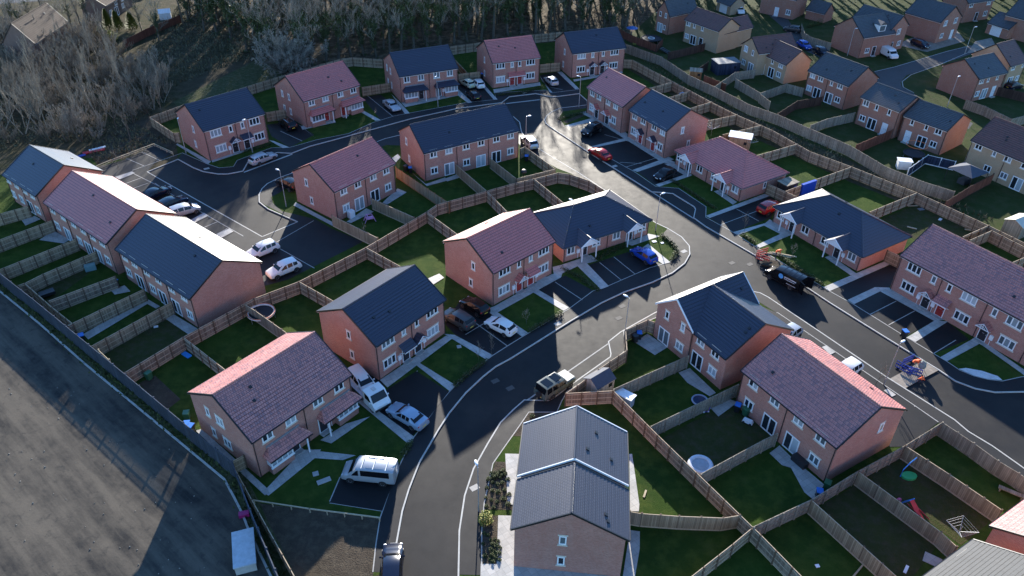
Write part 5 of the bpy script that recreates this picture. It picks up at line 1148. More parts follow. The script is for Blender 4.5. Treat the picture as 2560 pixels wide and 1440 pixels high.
block(r, q2, SLAT, RBRK, i2, off=(dx * math.cos(a) - dy * math.sin(a), dx * math.sin(a) + dy * math.cos(a), R(q2[2] - q1[2])), pipes=[], vents=3, white_verge=True)
# houses cut by the lower right corner of the frame: only garden-side slopes show
def corner_house(label, corner, along, roof, sgn, L=11.0, W=9.0):
    # corner: eave corner on the garden side; along: direction of that eave, sgn: the house lies to +1 / -1 along it
    d = Vector((along[0], along[1])).normalized(); n = Vector((d.y, -d.x))
    c = Vector(corner) + d * sgn * (L / 2 + VO) + n * (W / 2 + EO)
    r = thing('semi_detached_house', label, 'house', (c.x, c.y), math.atan2(d.y, d.x))
    block(r, (0, 0, 0, L, W, 5.1, 7.75), roof, RBRK, 'F w2 -3.5 1;F w2 3.5 1;F fd -1.2 0;F fd 1.3 0;L w1 0 1', pipes=[], vents=3)
    return r
dr = ((43.18, 42.92)[0] - (39.67, 40.71)[0], (43.18, 42.92)[1] - (39.67, 40.71)[1])
corner_house('pale pink-roofed house cut by the right edge of the frame low down', (39.67, 40.71), dr, REDT, 1)
corner_house('pale grey-roofed house cut by the bottom right corner of the frame', (37.66, 39.32), dr, GRYT, -1)
# ---------------------------------------------------------------- houses of the older estate
house('X4', 'older red-brick house with grey roof and four upstairs windows behind the long grey fence', OLDN, DBRK, name='detached_house', old=True)
house('X5', 'older red-brick house with grey roof and gravel garden behind the long grey fence', OLDN, DBRK, name='detached_house', old=True)
house('X6', 'older red-brick house with grey roof, white back door and trampoline', OLDN, DBRK, name='detached_house', old=True)
house('X7', 'older tan-brick house with maroon roof behind the grey gazebo at the right edge', MARO, TBRK, name='detached_house', old=True, x1ext=2)
house('X12', 'older red-brick house with a green-grey roof standing end-on by the far road at right', OLDN, DBRK, name='detached_house', old=True)
house('X13', 'tan-brick house with maroon roof behind the end-on red-brick one at right', MARO, TBRK, name='detached_house', old=True)
combo('X2a', 'X2b', 'tan-brick cross-gabled house with maroon roof at the top, black steps in its garden', MARO, TBRK, 'cross_gabled_house', extb=(0, 0), exta=(0, 1.5))
combo('X3a', 'X3b', 'tan-brick cross-gabled house with maroon roof behind the dark garden room', MARO, TBRK, 'cross_gabled_house', extb=(0, 2.5), exta=(0, 0))
house('X1', 'older red-brick house with navy roof at the top edge beside the wood', OLDN, DBRK, name='detached_house', old=True)
combo('X8', 'X8b', 'older red-brick house with a white-clad dormer by the white van at top right', OLDN, DBRK, 'cross_gabled_house', extb=(0, 4.0))
def far_house(name, label, p, rz, L, W, he, hr, roof, wall, items='', cat='house'):
    r = thing(name, label, cat, p, rz); block(r, (0, 0, 0, L, W, he, hr), roof, wall, items, pipes=[], vents=0, old=True); return r
far_house('detached_house', 'red-brick house with a front gable behind the dark blue people carrier', at((95.39, 179.81), 2, 5), R(124), 9, 8, 5, 7.8, OLDN, DBRK, 'L w2 -2 1;L w2 2 1;L w2s -2 0;L dW 2 0;N w2 0 1')
far_house('detached_house', 'red-brick house cut by the top edge, right of the red parked car', at((110.79, 195.79), 2, 4), R(24), 9, 7, 5, 7.6, OLDN, DBRK, 'N w2 -3 1;N dK 0 0;N w2 3 0;N w2 3 1')
g = far_house('garage', 'brick garage with a wide white door at the top right corner', at((114.04, 184.04), 2.2, 2.2), R(-62), 5.5, 6, 2.6, 4.6, OLDN, DBRK, '', 'garage')
d_ = MB(); d_.box((0, 0, 1.05), (2.6, .06, 2.1)); link('garage_door', d_.mesh('garage_door', DOORS['dW']), g, (-.3, -3.04, 0))
far_house('detached_house', 'red-brick house with a front gable at the top right corner', at((118.90, 178.73), 2, 5), R(124), 10, 8, 5, 7.8, OLDN, DBRK, 'L w2 -1.5 1;L w2s -1.5 0;L w2 1.8 0')
far_house('detached_house', 'red-brick house with white front door at the top edge above the curved fence', at((68.37, 196.87), -1, 4), R(-40), 9, 7, 5, 7.6, OLDN, DBRK, 'N w2 -3 1;N dW 0 0;N w2 3 0')
g = far_house('garage', 'small brick garage with a navy roof and white door at the top edge', at((75.17, 193.20), 0, 3), R(-48), 5, 4, 2.5, 4.4, OLDN, DBRK, '', 'garage')
d_ = MB(); d_.box((0, 0, 1.05), (.06, 2.6, 2.1)); link('garage_door', d_.mesh('garage_door', DOORS['dW']), g, (-2.54, 0, 0))
g = far_house('garage', 'low brick garage with white door beside the maroon-roofed house at the top edge', at((53.30, 198.63), 1, 3), R(-60), 5, 4.5, 2.5, 4.3, OLDN, TBRK, '', 'garage')
d_ = MB(); d_.box((0, 0, 1.05), (2.6, .06, 2.1)); link('garage_door', d_.mesh('garage_door', DOORS['dW']), g, (0, -2.29, 0))
house('Y1', 'brown-tiled brick house beyond the thicket at top left', BRNT, BBRK, name='detached_house', old=True)
house('Y2', 'brown-tiled house roof half hidden by bare shrubs at the left edge', BRNT, BBRK, name='detached_house', old=True)
X8R = [o for o in C.objects if o.get('label', '').startswith('older red-brick house with a white-clad dormer')][0]
m = MB(); m.box((0, 0, .8), (1.9, 1.6, 1.6)); dm = m.obj('dormer', UPVC, X8R, (1.0, -3.0, 4.9))
m = MB(); m.face([(-.75, -.83, .3), (.75, -.83, .3), (.75, -.83, 1.4), (-.75, -.83, 1.4)]); m.obj('pane', GLM, dm)
m = MB(); m.face([(-1.15, -1, 1.6), (0, -1, 2.3), (0, 2, 2.3), (-1.15, 2, 1.6)][::-1]); m.face([(1.15, -1, 1.6), (0, -1, 2.3), (0, 2, 2.3), (1.15, 2, 1.6)]); m.face([(-1.15, -.95, 1.6), (1.15, -.95, 1.6), (0, -.95, 2.3)]); m.obj('dormer_roof', OLDN, dm)

# ---------------------------------------------------------------- fences
F = fence
F('tan-brown spine fence running from the boundary palisade up the middle between the back gardens', [(-41.05, 61.09), (-36.91, 67.17), (-31.05, 74.55), (-26.45, 78.22), (-19.42, 86.19), (-12.27, 95.78), (-11.00, 97.90), (-3.97, 102.11), (0.23, 104.74), (3.13, 106.20), (6.92, 108.33), (8.76, 107.87), (11.56, 105.81), (13.44, 103.20)], FBRN, rails=-1)
F('brown fence behind the large foreground semi next to the blue tray', [(-36.91, 67.17), (-30.38, 61.68)], FBRN, rails=-1)
F('brown fence beside the orange-rimmed trampoline', [(-31.80, 73.39), (-30.20, 72.19), (-24.96, 67.67)], FBRN, rails=1)
F('short brown fence between the two lawns left of the middle navy-roofed semi', [(-26.45, 78.22), (-21.22, 74.16)], FBRN, rails=-1)
F('brown fence left of the sunlit lawn behind the middle navy-roofed semi', [(-19.42, 86.19), (-14.29, 81.85)], FBRN, rails=-1)
F('brown fence between the sunlit lawn and the lawn behind the middle red semi', [(-12.26, 95.66), (-7.41, 89.64)], FBRN, rails=-1)
F('brown fence ending at the roof of the middle red semi', [(-3.97, 102.11), (-0.87, 96.13), (1.23, 92.23)], FBRN, rails=-1)
F('brown fence dividing the two lawns behind the central navy bungalow', [(3.13, 106.20), (7.45, 98.65)], FBRN, rails=-1)
F('tan fence between the car park and the pink playset garden', [(-25.58, 94.38), (-18.26, 88.62)], FTAN, rails=1)
F('tan fence dividing the two gardens behind the car park red semi', [(-20.75, 99.35), (-13.94, 94.16)], FTAN, rails=1)
F('tan fence turning orange at its upper end left of the long navy terrace', [(-18.53, 109.39), (-9.41, 98.44)], FTAN, rails=1, post=FORG)
F('first tan divider fence behind the long navy terrace', [(-9.21, 110.74), (-3.97, 102.11)], FTAN, rails=1)
F('second tan divider fence behind the long navy terrace, beside a slab path', [(-3.87, 113.10), (0.43, 106.15)], FTAN, rails=1)
F('tan fence along the main road corner of the terrace gardens with a sunlit orange return', [(0.99, 116.59), (1.79, 117.46), (6.55, 109.56), (0.43, 106.15)], FTAN, rails=-1)
F('tan fence panel behind the short navy terrace at the left edge', [(-73.22, 92.38), (-69.06, 95.72)], FTAN, rails=0)
F('tan garden divider under the short navy terrace ending at its corner', [(-69.43, 85.40), (-63.83, 91.91)], FTAN, rails=0)
F('tan garden divider reaching the left corner of the left red terrace', [(-65.36, 78.84), (-58.29, 87.22)], FTAN, rails=0)
F('tan garden divider below the dark garden bin on the left', [(-59.86, 77.03), (-58.61, 79.01), (-54.35, 84.26)], FTAN, rails=0)
F('brown garden divider above the green and blue bins on the left', [(-55.22, 73.48), (-49.52, 78.79)], FBRN, rails=-1)
F('tan garden divider just above the long slab path on the left', [(-50.76, 68.90), (-44.90, 76.17)], FTAN, rails=0)
F('tan garden divider just below the long slab path on the left', [(-46.48, 65.33), (-40.61, 73.67)], FTAN, rails=0)
F('brown back fence joining the left garden dividers near the palisade', [(-60.46, 76.55), (-59.86, 77.03), (-54.19, 72.30), (-50.32, 69.25), (-50.72, 68.82)], FBRN, rails=0)
fence('blue-grey steel palisade fence between the yard and the left gardens', [(-68.68, 82.51), (-63.36, 78.27), (-56.83, 73.26), (-46.52, 65.09), (-40.45, 60.30), (-32.05, 53.57), (-25.78, 48.65), (-22.62, 43.33), (-18.92, 37.45), (-15.45, 31.95)], STEEL, 2.3, STEEL, 1, 'palisade_fence', step=2.75, bw=.16, capm=STEEL, gap=.62)
flat = fence('pale replacement board in the palisade fence', [(-45.11, 64.32), (-43.27, 62.72)], TIMB, 2.2, TIMB, 1, 'fence_board', bw=.3)
F('brown fence along the left side of the foreground soil strip', [(-26.11, 49.21), (-23.04, 45.00), (-17.87, 37.97), (-14.26, 33.04)], FTAN, 1.5, rails=0)
F('short brown side gate panel beside the foreground semi gable', [(-26.06, 49.18), (-25.15, 49.99)], FTAN, 1.7, rails=0)
F('tan back fence of the navy semi by the scrub', [(-56.56, 120.79), (-57.39, 120.66), (-63.89, 127.01), (-59.98, 132.59), (-51.02, 141.89), (-46.47, 147.04)], FTAN, rails=0)
F('tan back fence behind the red-roofed semi with bays under the wood', [(-46.47, 147.04), (-36.22, 157.79), (-33.88, 158.64), (-27.50, 157.66)], FTAN, rails=-1)
F('tan back fence under the wood between the bay-roofed navy semi and the red semi', [(-18.82, 162.63), (-14.21, 166.24), (-7.56, 169.35)], FTAN, rails=-1)
F('tan back fence under the wood between the two last semis of the back row', [(-1.87, 172.34), (4.17, 175.13), (10.60, 177.40)], FTAN, rails=-1)
F('side fence between the first two semis of the back row behind the black car', [(-44.27, 129.74), (-41.19, 131.20)], FTAN, rails=0)
F('side fence behind the silver saloon drive in the back row', [(-29.26, 142.26), (-24.22, 144.72)], FTAN, rails=0)
F('side fence behind the white and black cars in the back row', [(-11.33, 149.96), (-7.00, 151.55)], FTAN, rails=0)
F('orange-brown fence running back beside the bay-roofed navy semi', [(-12.43, 157.99), (-9.63, 150.99)], FORG, rails=0)
F('side fence behind the small silver car at the end of the back row', [(5.11, 156.08), (9.36, 157.32)], FTAN, rails=0)
F('long tan rear fence of the estate backing onto the strip by the old grey fence', [(22.63, 159.65), (24.54, 159.57), (30.92, 147.84), (36.59, 137.40), (40.06, 131.67), (44.76, 125.23), (48.78, 117.11), (53.79, 111.81), (60.75, 103.52), (66.99, 94.18), (69.73, 89.58), (73.53, 83.25)], FTAN, rails=0)
F('first tan garden divider behind the right-hand red semi at the top', [(25.62, 143.82), (30.85, 147.41)], FTAN, rails=-1)
F('tan garden divider with the round blue toy beside it', [(28.72, 139.26), (33.08, 142.50)], FTAN, rails=-1)
F('tan garden divider right of the round blue toy garden', [(32.18, 134.53), (36.63, 137.60)], FTAN, rails=-1)
F('tan garden divider touching the gable of the navy semi with red doors', [(34.08, 128.86), (40.10, 131.85)], FTAN, rails=-1)
F('tan garden divider above the flat-roofed tan shed', [(35.65, 123.23), (43.24, 127.32)], FTAN, rails=-1)
F('tan garden divider behind the red hipped bungalow', [(39.25, 115.18), (47.46, 119.94)], FTAN, rails=-1)
F('tan fence with the blue tarpaulin hanging over it', [(40.89, 103.37), (46.19, 106.96), (53.79, 111.81)], FTAN, rails=-1)
F('tan front fence between the two hipped bungalows behind the red car', [(38.83, 105.75), (42.11, 101.83)], FTAN, rails=0)
F('tan garden divider behind the right-hand navy bungalow', [(51.35, 97.48), (60.75, 103.52)], FTAN, rails=-1)
F('tan garden divider above the ridge of the right-hand red terrace', [(61.84, 91.06), (67.05, 94.29)], FTAN, rails=-1)
F('inner tan fence round the small garden at the right edge', [(62.42, 90.21), (66.77, 92.86), (69.18, 88.57), (71.28, 84.74)], FTAN, rails=0)
F('short tan divider at the right edge above the terrace ridge', [(65.25, 84.71), (68.25, 86.38)], FTAN, rails=-1)
F('tan fence between the right-hand navy bungalow and the long red terrace', [(50.13, 87.37), (51.32, 85.86)], FTAN, rails=0)
F('curved brown fence along the road in front of the gabled navy house', [(16.74, 71.09), (15.97, 71.56), (13.15, 69.61), (12.90, 65.99), (10.82, 64.07), (9.46, 62.73), (7.01, 60.14), (5.75, 58.95)], FBRN, rails=0)
F('brown fence beside the silver off-roader, below the tan shed', [(5.75, 58.95), (10.75, 59.45)], FBRN, rails=-1)
F('long brown fence from the white storage box past the grey-roofed pair to the bottom edge', [(10.75, 59.45), (11.65, 57.94), (14.49, 53.24), (20.36, 43.90), (21.71, 41.77), (24.46, 37.07), (26.56, 33.55)], FBRN, rails=-1)
F('grey-brown fence between the sunlit lawn and the next lawn of the gabled navy house', [(10.78, 59.69), (19.57, 65.22)], FGRY, rails=-1, post=FGRY)
F('grey-brown fence between the gabled navy house and the right-hand red semi', [(13.97, 54.43), (24.06, 60.70)], FGRY, rails=-1, post=FGRY)
F('grey-brown fence beside the inflatable hot tub', [(17.78, 48.42), (24.76, 52.82), (26.30, 53.70)], FGRY, rails=-1, post=FGRY)
F('long grey-brown fence behind the right-hand red semi from the spine fence to the road', [(21.25, 42.61), (27.29, 45.68), (32.34, 48.87), (38.43, 52.39), (43.39, 55.56)], FGRY, rails=-1, post=FGRY)
F('brown board fence below the propped timber plank at lower right', [(27.25, 45.55), (32.10, 37.50), (32.76, 36.39)], FTAN, rails=1)
F('brown board fence left of the red slide', [(32.67, 48.96), (37.44, 42.33), (38.13, 40.88)], FTAN, rails=1)
F('brown board fence right of the green toy', [(38.39, 52.29), (41.09, 48.80), (43.94, 44.80)], FTAN, rails=1)
F('grey-brown fence along the road at the right edge', [(43.39, 55.56), (45.23, 52.79), (46.50, 50.58), (47.69, 49.07), (49.21, 46.51)], FGRY, rails=1, post=FGRY)
F('pale tan fence running from the grey-roofed pair to the long brown fence', [(11.77, 43.84), (15.01, 43.61), (18.85, 43.50), (20.41, 43.82)], FTAN, rails=1)
F('open-slatted brown side gate beside the grey-roofed pair', [(10.71, 44.03), (11.70, 43.84)], FBRN, rails=1, bw=.2, name='garden_gate', cat='gate')
F('pale tan fence slanting to the bottom edge below the grey-roofed pair garden', [(21.02, 42.41), (19.06, 40.80), (14.71, 37.42), (12.73, 35.82)], FTAN, rails=1)
G2 = dict(post=FGRY, rails=0, bw=.15)
F('long weathered grey fence of the older estate', [(24.05, 169.52), (30.86, 161.47), (34.80, 150.93), (38.71, 144.92), (43.37, 136.33), (47.45, 131.89), (51.40, 126.12), (56.18, 119.42), (59.20, 111.85), (63.10, 106.91), (66.57, 103.92)], FGRY, 1.9, **G2)
F('red-brown fence at the foot of the tan-brick house garden with the trampoline', [(24.00, 180.61), (26.21, 176.14), (31.14, 169.82), (33.19, 174.40)], FRED, 1.7, post=FDRK)
F('dark brown fence beside the garden steps of the tan-brick house', [(32.98, 165.00), (37.39, 167.94), (41.99, 171.23)], FDRK, 1.7, post=FDRK)
F('dark brown fence between the blue bench patio and the dark garden room', [(36.97, 154.58), (40.48, 159.67)], FDRK, 1.7, post=FDRK)
F('brown back fence below the dark garden room', [(37.99, 151.57), (41.39, 147.04)], FRED, 1.7, post=FDRK)
F('curving pale grey fence of the tan-brick cross-gabled house', [(38.83, 145.39), (44.57, 153.30), (49.05, 154.96)], FGRY, **G2)
F('pale grey fence round the blue slate garden', [(43.92, 149.50), (46.97, 142.37), (53.39, 147.37), (56.08, 145.13)], FGRY, **G2)
F('pale grey fence right of the blue slate garden beside the flower lawn', [(46.82, 141.77), (47.73, 138.15)], FGRY, **G2)
F('brown stained fence beside the grey-roofed house with four upstairs windows', [(47.77, 132.90), (53.09, 138.98), (58.46, 141.17)], FDRK, 1.7, post=FDRK)
F('pale blue-grey fence left of the blue water butt', [(52.13, 127.70), (55.89, 130.55), (62.01, 133.61)], FGRY, **G2)
F('red-stained fence between the two right-hand grey-roofed houses', [(57.57, 120.06), (66.00, 126.34)], FRED, 1.8, post=FRED)
F('curving pale fence along the old estate road in front of the hedge', [(67.66, 185.85), (66.38, 179.19), (67.01, 176.24), (70.26, 172.41)], FGRY, **G2)
F('dark fence behind the end-on red-brick house garden', [(94.86, 147.72), (99.43, 144.10), (102.57, 141.49)], FDRK, 1.7, post=FDRK)
F('grey fence round the end-on red-brick house garden', [(85.46, 140.47), (87.57, 137.42), (89.53, 131.68), (95.33, 134.62)], FGRY, **G2)
F('dark red fence between the gazebo lawn and the right-edge lawn', [(64.13, 101.05), (70.06, 105.95), (75.67, 110.11)], FRED, 1.8, post=FDRK)
F('navy painted fence with pale posts beside the gazebo', [(63.19, 112.05), (68.19, 116.88), (71.76, 114.67)], FBLU, 1.6, post=UPVC)
F('brown wall-like fence below the brown-tiled house garden at top left', [(-85.25, 167.24), (-83.50, 175.16), (-79.61, 186.02)], FRED, 1.8, post=FDRK)
rail_fence('timber knee rail round the corner parking bays at left', [(-66.46, 110.81), (-64.99, 113.10), (-60.45, 119.18), (-56.21, 116.09)], .5, 1.9, two=True)
rail_fence('timber knee rail across the foreground soil strip', [(-23.24, 45.71), (-17.97, 44.86), (-11.55, 44.01)], .5, 1.8)
# ---------------------------------------------------------------- vehicles
P = cpaint
RZ = -.09
car('estate', P('silver'), (-40.91, 114.54), (-39.13, 116.65), 'silver estate car in the lay-by in front of the far left navy semi', RZ, rails=True)
car('suv', P('black'), (-40.07, 127.74), (-41.85, 129.84), 'black estate car on the drive between the first two back-row semis', rails=True)
car('saloon', P('silver'), (-22.91, 136.82), (-21.28, 134.36), 'silver saloon on the drive left of the navy semi with bay roofs')
car('hatch', P('palegreen'), (-9.50, 148.50), (-10.70, 150.27), 'pale cream car behind the black one in the sunny back-row drive')
car('hatch', P('white'), (-7.35, 148.42), (-8.13, 150.17), 'white hatchback in the sunny back-row drive next to navy bins')
car('hatch', P('black'), (-8.00, 142.46), (-9.25, 144.73), 'black hatchback parked nose-in below the cream and white cars in the back row')
car('hatch', P('silver'), (7.26, 150.43), (6.53, 152.22), 'small silver hatchback on the drive between the last two back-row semis')
car('suv', P('silver'), (2.61, 121.72), (1.76, 123.82), 'silver off-roader with sunlit roof parked beside the right end of the long navy terrace')
car('suv', P('black'), (13.65, 127.22), (11.88, 125.28), 'black off-roader with roof box on the bay in front of the right-hand red semi', rails=True)
car('saloon', P('red'), (14.33, 118.04), (12.97, 120.07), 'bright red hatchback on the main road by the parking bays', RZ)
car('hatch', P('black'), (24.07, 110.80), (22.67, 109.61), 'black hatchback on the bay in front of the red hipped bungalow')
car('suv', P('red'), (38.14, 100.59), (39.78, 101.76), 'red car half hidden by the roof of the right-hand navy bungalow')
car('hatch', P('blue'), (17.67, 87.33), (16.53, 88.86), 'bright blue hatchback in front of the central navy bungalow')
car('hatch', P('black'), (-4.52, 75.41), (-5.64, 76.50), 'black hatchback with yellow plate beside the middle red semi')
car('suv', P('grey'), (-6.35, 72.73), (-7.45, 73.68), 'dark grey car below the black hatchback next to the middle navy semi')
car('hatch', P('white'), (-1.29, 71.59), (-2.49, 72.53), 'white hatchback on the bays in front of the middle semis')
car('saloon', P('paleblue'), (-10.56, 56.66), (-12.35, 57.96), 'pale blue saloon on the drive in front of the recovery truck')
car('mpv', P('white'), (-16.06, 61.72), (-14.75, 60.02), 'white people carrier half hidden behind the foreground red roof', group=None)
car('minibus', P('silver'), (-13.18, 49.06), (-15.75, 49.35), 'silver minibus van with a ladder rack parked across the foreground bays', rails=True, name='minibus_van', cat='van')
car('estate', P('navy'), (-9.74, 39.05), (-9.95, 41.25), 'dark navy car on the road cut by the bottom edge', RZ + .02)
od = car('offroad', P('greygreen'), (4.79, 61.47), (6.58, 63.15), 'old grey-green off-roader with spare wheel in the lay-by by the tan shed', RZ, rails=True)
m = MB(); m.tube([(0, 0, 0), (-.2, 0, 0)], .34, 16); m.obj('spare_wheel', TYRE, od, (-2.36, 0, .95)); m = MB(); m.box((0, 0, 0), (.9, 1.1, .02)); sm = m.mesh('sunroof', CGL); link('sunroof', sm, od, (-.1, 0, 1.935)); link('sunroof', sm, od, (-1.35, 0, 1.935))
m = MB(); m.face([(2.2, -.75, 1.16), (2.2, .75, 1.16), (1.05, .8, 1.2), (1.05, -.8, 1.2)]); m.obj('bonnet', pl('cream_bonnet', (.55, .54, .47), .35), od)
bv = car('van', P('black'), (35.29, 82.38), (33.26, 84.77), 'black works van with blue round logo and open rear doors by the red barriers', RZ, name='works_van', cat='van')
for s, x in ((1, -2.55), (-1, -2.55)):
    m = MB(); m.box((-.4, s * .06, 1.1), (.82, .05, 1.6), 0, s * -.35); m.obj('rear_door', P('black'), bv, (x, s * .92, 0))
m = MB()
for x in (-1.9, -1.2, -.5, .2): m.box((x, 0, 1.985), (.09, 1.6, .04))
m.obj('roof_ribs', P('black'), bv)
LOGO = pl('blue_logo', (.12, .42, .8), .4)
for s in (-1, 1):
    m = MB(); m.face([(.34 * math.cos(6.2832 * k / 20), 0, .34 * math.sin(6.2832 * k / 20)) for k in range(20)][::s]); m.obj('logo_disc', LOGO, bv, (.1, s * 1.004, 1.35))
    m = MB()
    for k in range(11): m.box((-.55 - k * .16, 0, .12), (.11, .01, .17))
    for k in range(12): m.box((-.55 - k * .13, 0, -.14), (.09, .01, .09))
    for k in range(16): m.box((-.95 - k * .085, 0, -.62), (.06, .01, .06))
    m.obj('lettering', UPVC, bv, (.1, s * 1.0, 1.35))
car('hatch', P('silver'), (32.38, 70.71), (31.15, 69.70), 'silver car tail just showing past the gabled navy house roof')
car('suv', P('white'), (36.94, 64.36), (35.52, 63.33), 'white car half hidden behind the right-hand red-tiled semi')
car('saloon', P('navy'), (-53.70, 102.25), (-52.70, 103.80), 'dark blue rounded car behind the red terrace at left')
car('suv', P('navy'), (-50.06, 99.19), (-49.06, 100.57), 'navy car beside the silver one behind the red terrace at left')
car('mpv', P('silver'), (-47.62, 97.18), (-46.38, 98.17), 'silver people carrier by the sunlit bays behind the left red terrace')
car('suv', P('white'), (-33.55, 87.01), (-34.87, 85.70), 'white off-roader on the bays by the white-glaring terrace roof, upper of two white cars')
car('suv', P('white'), (-29.62, 82.65), (-30.98, 81.43), 'white hatchback on the bays by the brown fence, lower of two white cars')
car('mpv', P('black'), (-34.68, 105.74), (-36.35, 107.07), 'black people carrier half hidden behind the car park red semi')
car('van', P('white'), (82.07, 169.46), (82.97, 166.24), 'white panel van on the grass by the dormer house at top right', name='panel_van', cat='van')
car('mpv', P('navy'), (92.06, 176.26), (93.28, 173.66), 'dark blue people carrier on the block drive at top right')
car('hatch', P('red'), (100.86, 184.53), (101.74, 183.57), 'red car on the block drive at top right')
car('hatch', P('blue'), (65.16, 174.43), (66.08, 171.35), 'blue hatchback on the far estate road, upper of two')
car('suv', P('navy'), (67.64, 169.90), (68.51, 167.47), 'navy car with pale roof on the far estate road, lower of two')
car('hatch', P('grey'), (65.82, 186.19), (64.59, 186.88), 'dark grey car beside the curved pale fence at the top')
car('suv', P('white'), (56.46, 200.52), (56.59, 197.74), 'white off-roader cut by the top edge beside the low garage')
car('hatch', P('navy'), (100.56, 151.35), (101.86, 151.98), 'dark blue car behind the dark garden fence at the right edge')
car('mpv', P('paleblue'), (-98.11, 206.51), (-95.69, 204.27), 'pale silver-blue car beyond the brown-tiled house at top left')
# recovery truck: cab with a low flat bed
tk = thing('recovery_truck', 'white recovery truck with a low flat bed between the foreground and middle semis', 'truck', (*(-14.41, 59.13), .012), math.atan2((-12.96, 57.51)[1] - (-14.41, 59.13)[1], (-12.96, 57.51)[0] - (-14.41, 59.13)[0]))
cm = car_meshes('van', P('white'))
m = MB(); L_ = 2.3
pf = [(1.15, .4), (1.15, .95), (.75, 1.25), (.2, 2.05), (-1.0, 2.12), (-1.05, .4)]
n = len(pf); A = m.vs([(x, -1.0, z) for x, z in pf] + [(x, 1.0, z) for x, z in pf]); m.f += [tuple(A + i for i in range(n)), tuple(A + n + n - 1 - i for i in range(n))]; m.m += [0, 0]
for i in range(n): j = (i + 1) % n; m.f.append((A + j, A + i, A + n + i, A + n + j)); m.m.append(0)
cab = m.obj('cab', P('white'), tk, (.7, 0, 0))
m = MB(); m.face([(.72, -.88, 1.33), (.72, .88, 1.33), (.24, .82, 2.02), (.24, -.82, 2.02)]); o = m.obj('windscreen', CGL, cab, (.03, 0, .02))
for s in (-1, 1):
    m = MB(); q = [(.55, s * 1.012, 1.3), (.14, s * 1.012, 1.95), (-.6, s * 1.012, 1.98), (-.6, s * 1.012, 1.28)]; m.face(q[::s]); m.obj('side_window', CGL, cab); link('headlight', cm['headlight'], cab, (1.1, s * .75, .85)); link('wing_mirror', cm['mirror'], cab, (.5, s * 1.12, 1.4))
m = MB(); m.box((1.17, 0, .55), (.06, 1.9, .25)); m.obj('bumper', TRIM, cab); m = MB(); m.box((-.4, 0, 2.14), (.5, .4, .05)); m.obj('roof_hatch', pl('hatch_grey', (.5, .5, .48)), cab)
m = MB(); m.box((-2.0, 0, .72), (3.6, 2.0, .12)); bd = m.obj('flat_bed', GALV, tk)
m = MB()
for s in (-1, 1): m.box((-2.0, s * .99, .9), (3.6, .05, .28))
m.obj('side_boards', pl('dark_side_board', (.06, .06, .06)), bd)
for x in (1.15, -2.6):
    for s in (-1, 1): w_ = link('wheel', cm['wheel'], tk, (x, s * .88, .34), 0 if s > 0 else math.pi); link('rim', cm['rim'], w_)
# ladder on the minibus
mv = [o for o in C.objects if o.name.startswith('minibus_van')][0]
m = MB()
for s in (-1, 1): m.tube([(-2.68, s * .35, .7), (-2.66, s * .35, 1.9), (-2.3, s * .35, 2.12)], .03, 5)
for k in range(5): m.tube([(-2.68, -.35, .85 + k * .25), (-2.68, .35, .85 + k * .25)], .02, 5)
m.obj('ladder', GALV, mv)
m = MB()
for x in (-1.8, -.6, .5): m.box((x, 0, 2.04), (.06, 1.6, .05))
m.obj('roof_bars', UPVC, mv)
# ---------------------------------------------------------------- lamps
for p, l, az in (((20.29, 94.44), 'street lamp beside the right end of the central navy bungalow', .5), ((-33.58, 99.80), 'street lamp on the grass corner by the car park red semi, casting a long shadow', 2.6), ((40.85, 62.96), 'street lamp leaning over the road near the blue barriers', .6), ((-2.73, 45.29), 'nearest street lamp, beside the planted bed by the grey-roofed pair', 1.9), ((12.12, 138.67), 'street lamp at the far end of the street in front of the last back-row semi', 2.8), ((13.23, 70.28), 'street lamp by the curved brown fence', 2.4), ((-54.37, 116.88), 'street lamp against the gable of the navy semi by the scrub', 1.8), ((-43.53, 117.56), 'street lamp behind the silver estate car', 4.2), ((-14.39, 137.93), 'street lamp in front of the bay-roofed navy semi', 4.4), ((1.97, 120.30), 'street lamp at the right end of the long navy terrace', .2), ((8.20, 92.20), 'street lamp showing above the roof of the central navy bungalow', 2.4), ((73.36, 169.62), 'street lamp in front of the brick gable of the dormer house', .2), ((100.36, 171.93), 'street lamp by the tan block drive at top right', .3), ((82.77, 141.32), 'street lamp behind the right-hand grey-roofed houses', .6)):
    lamp(p, l, az)
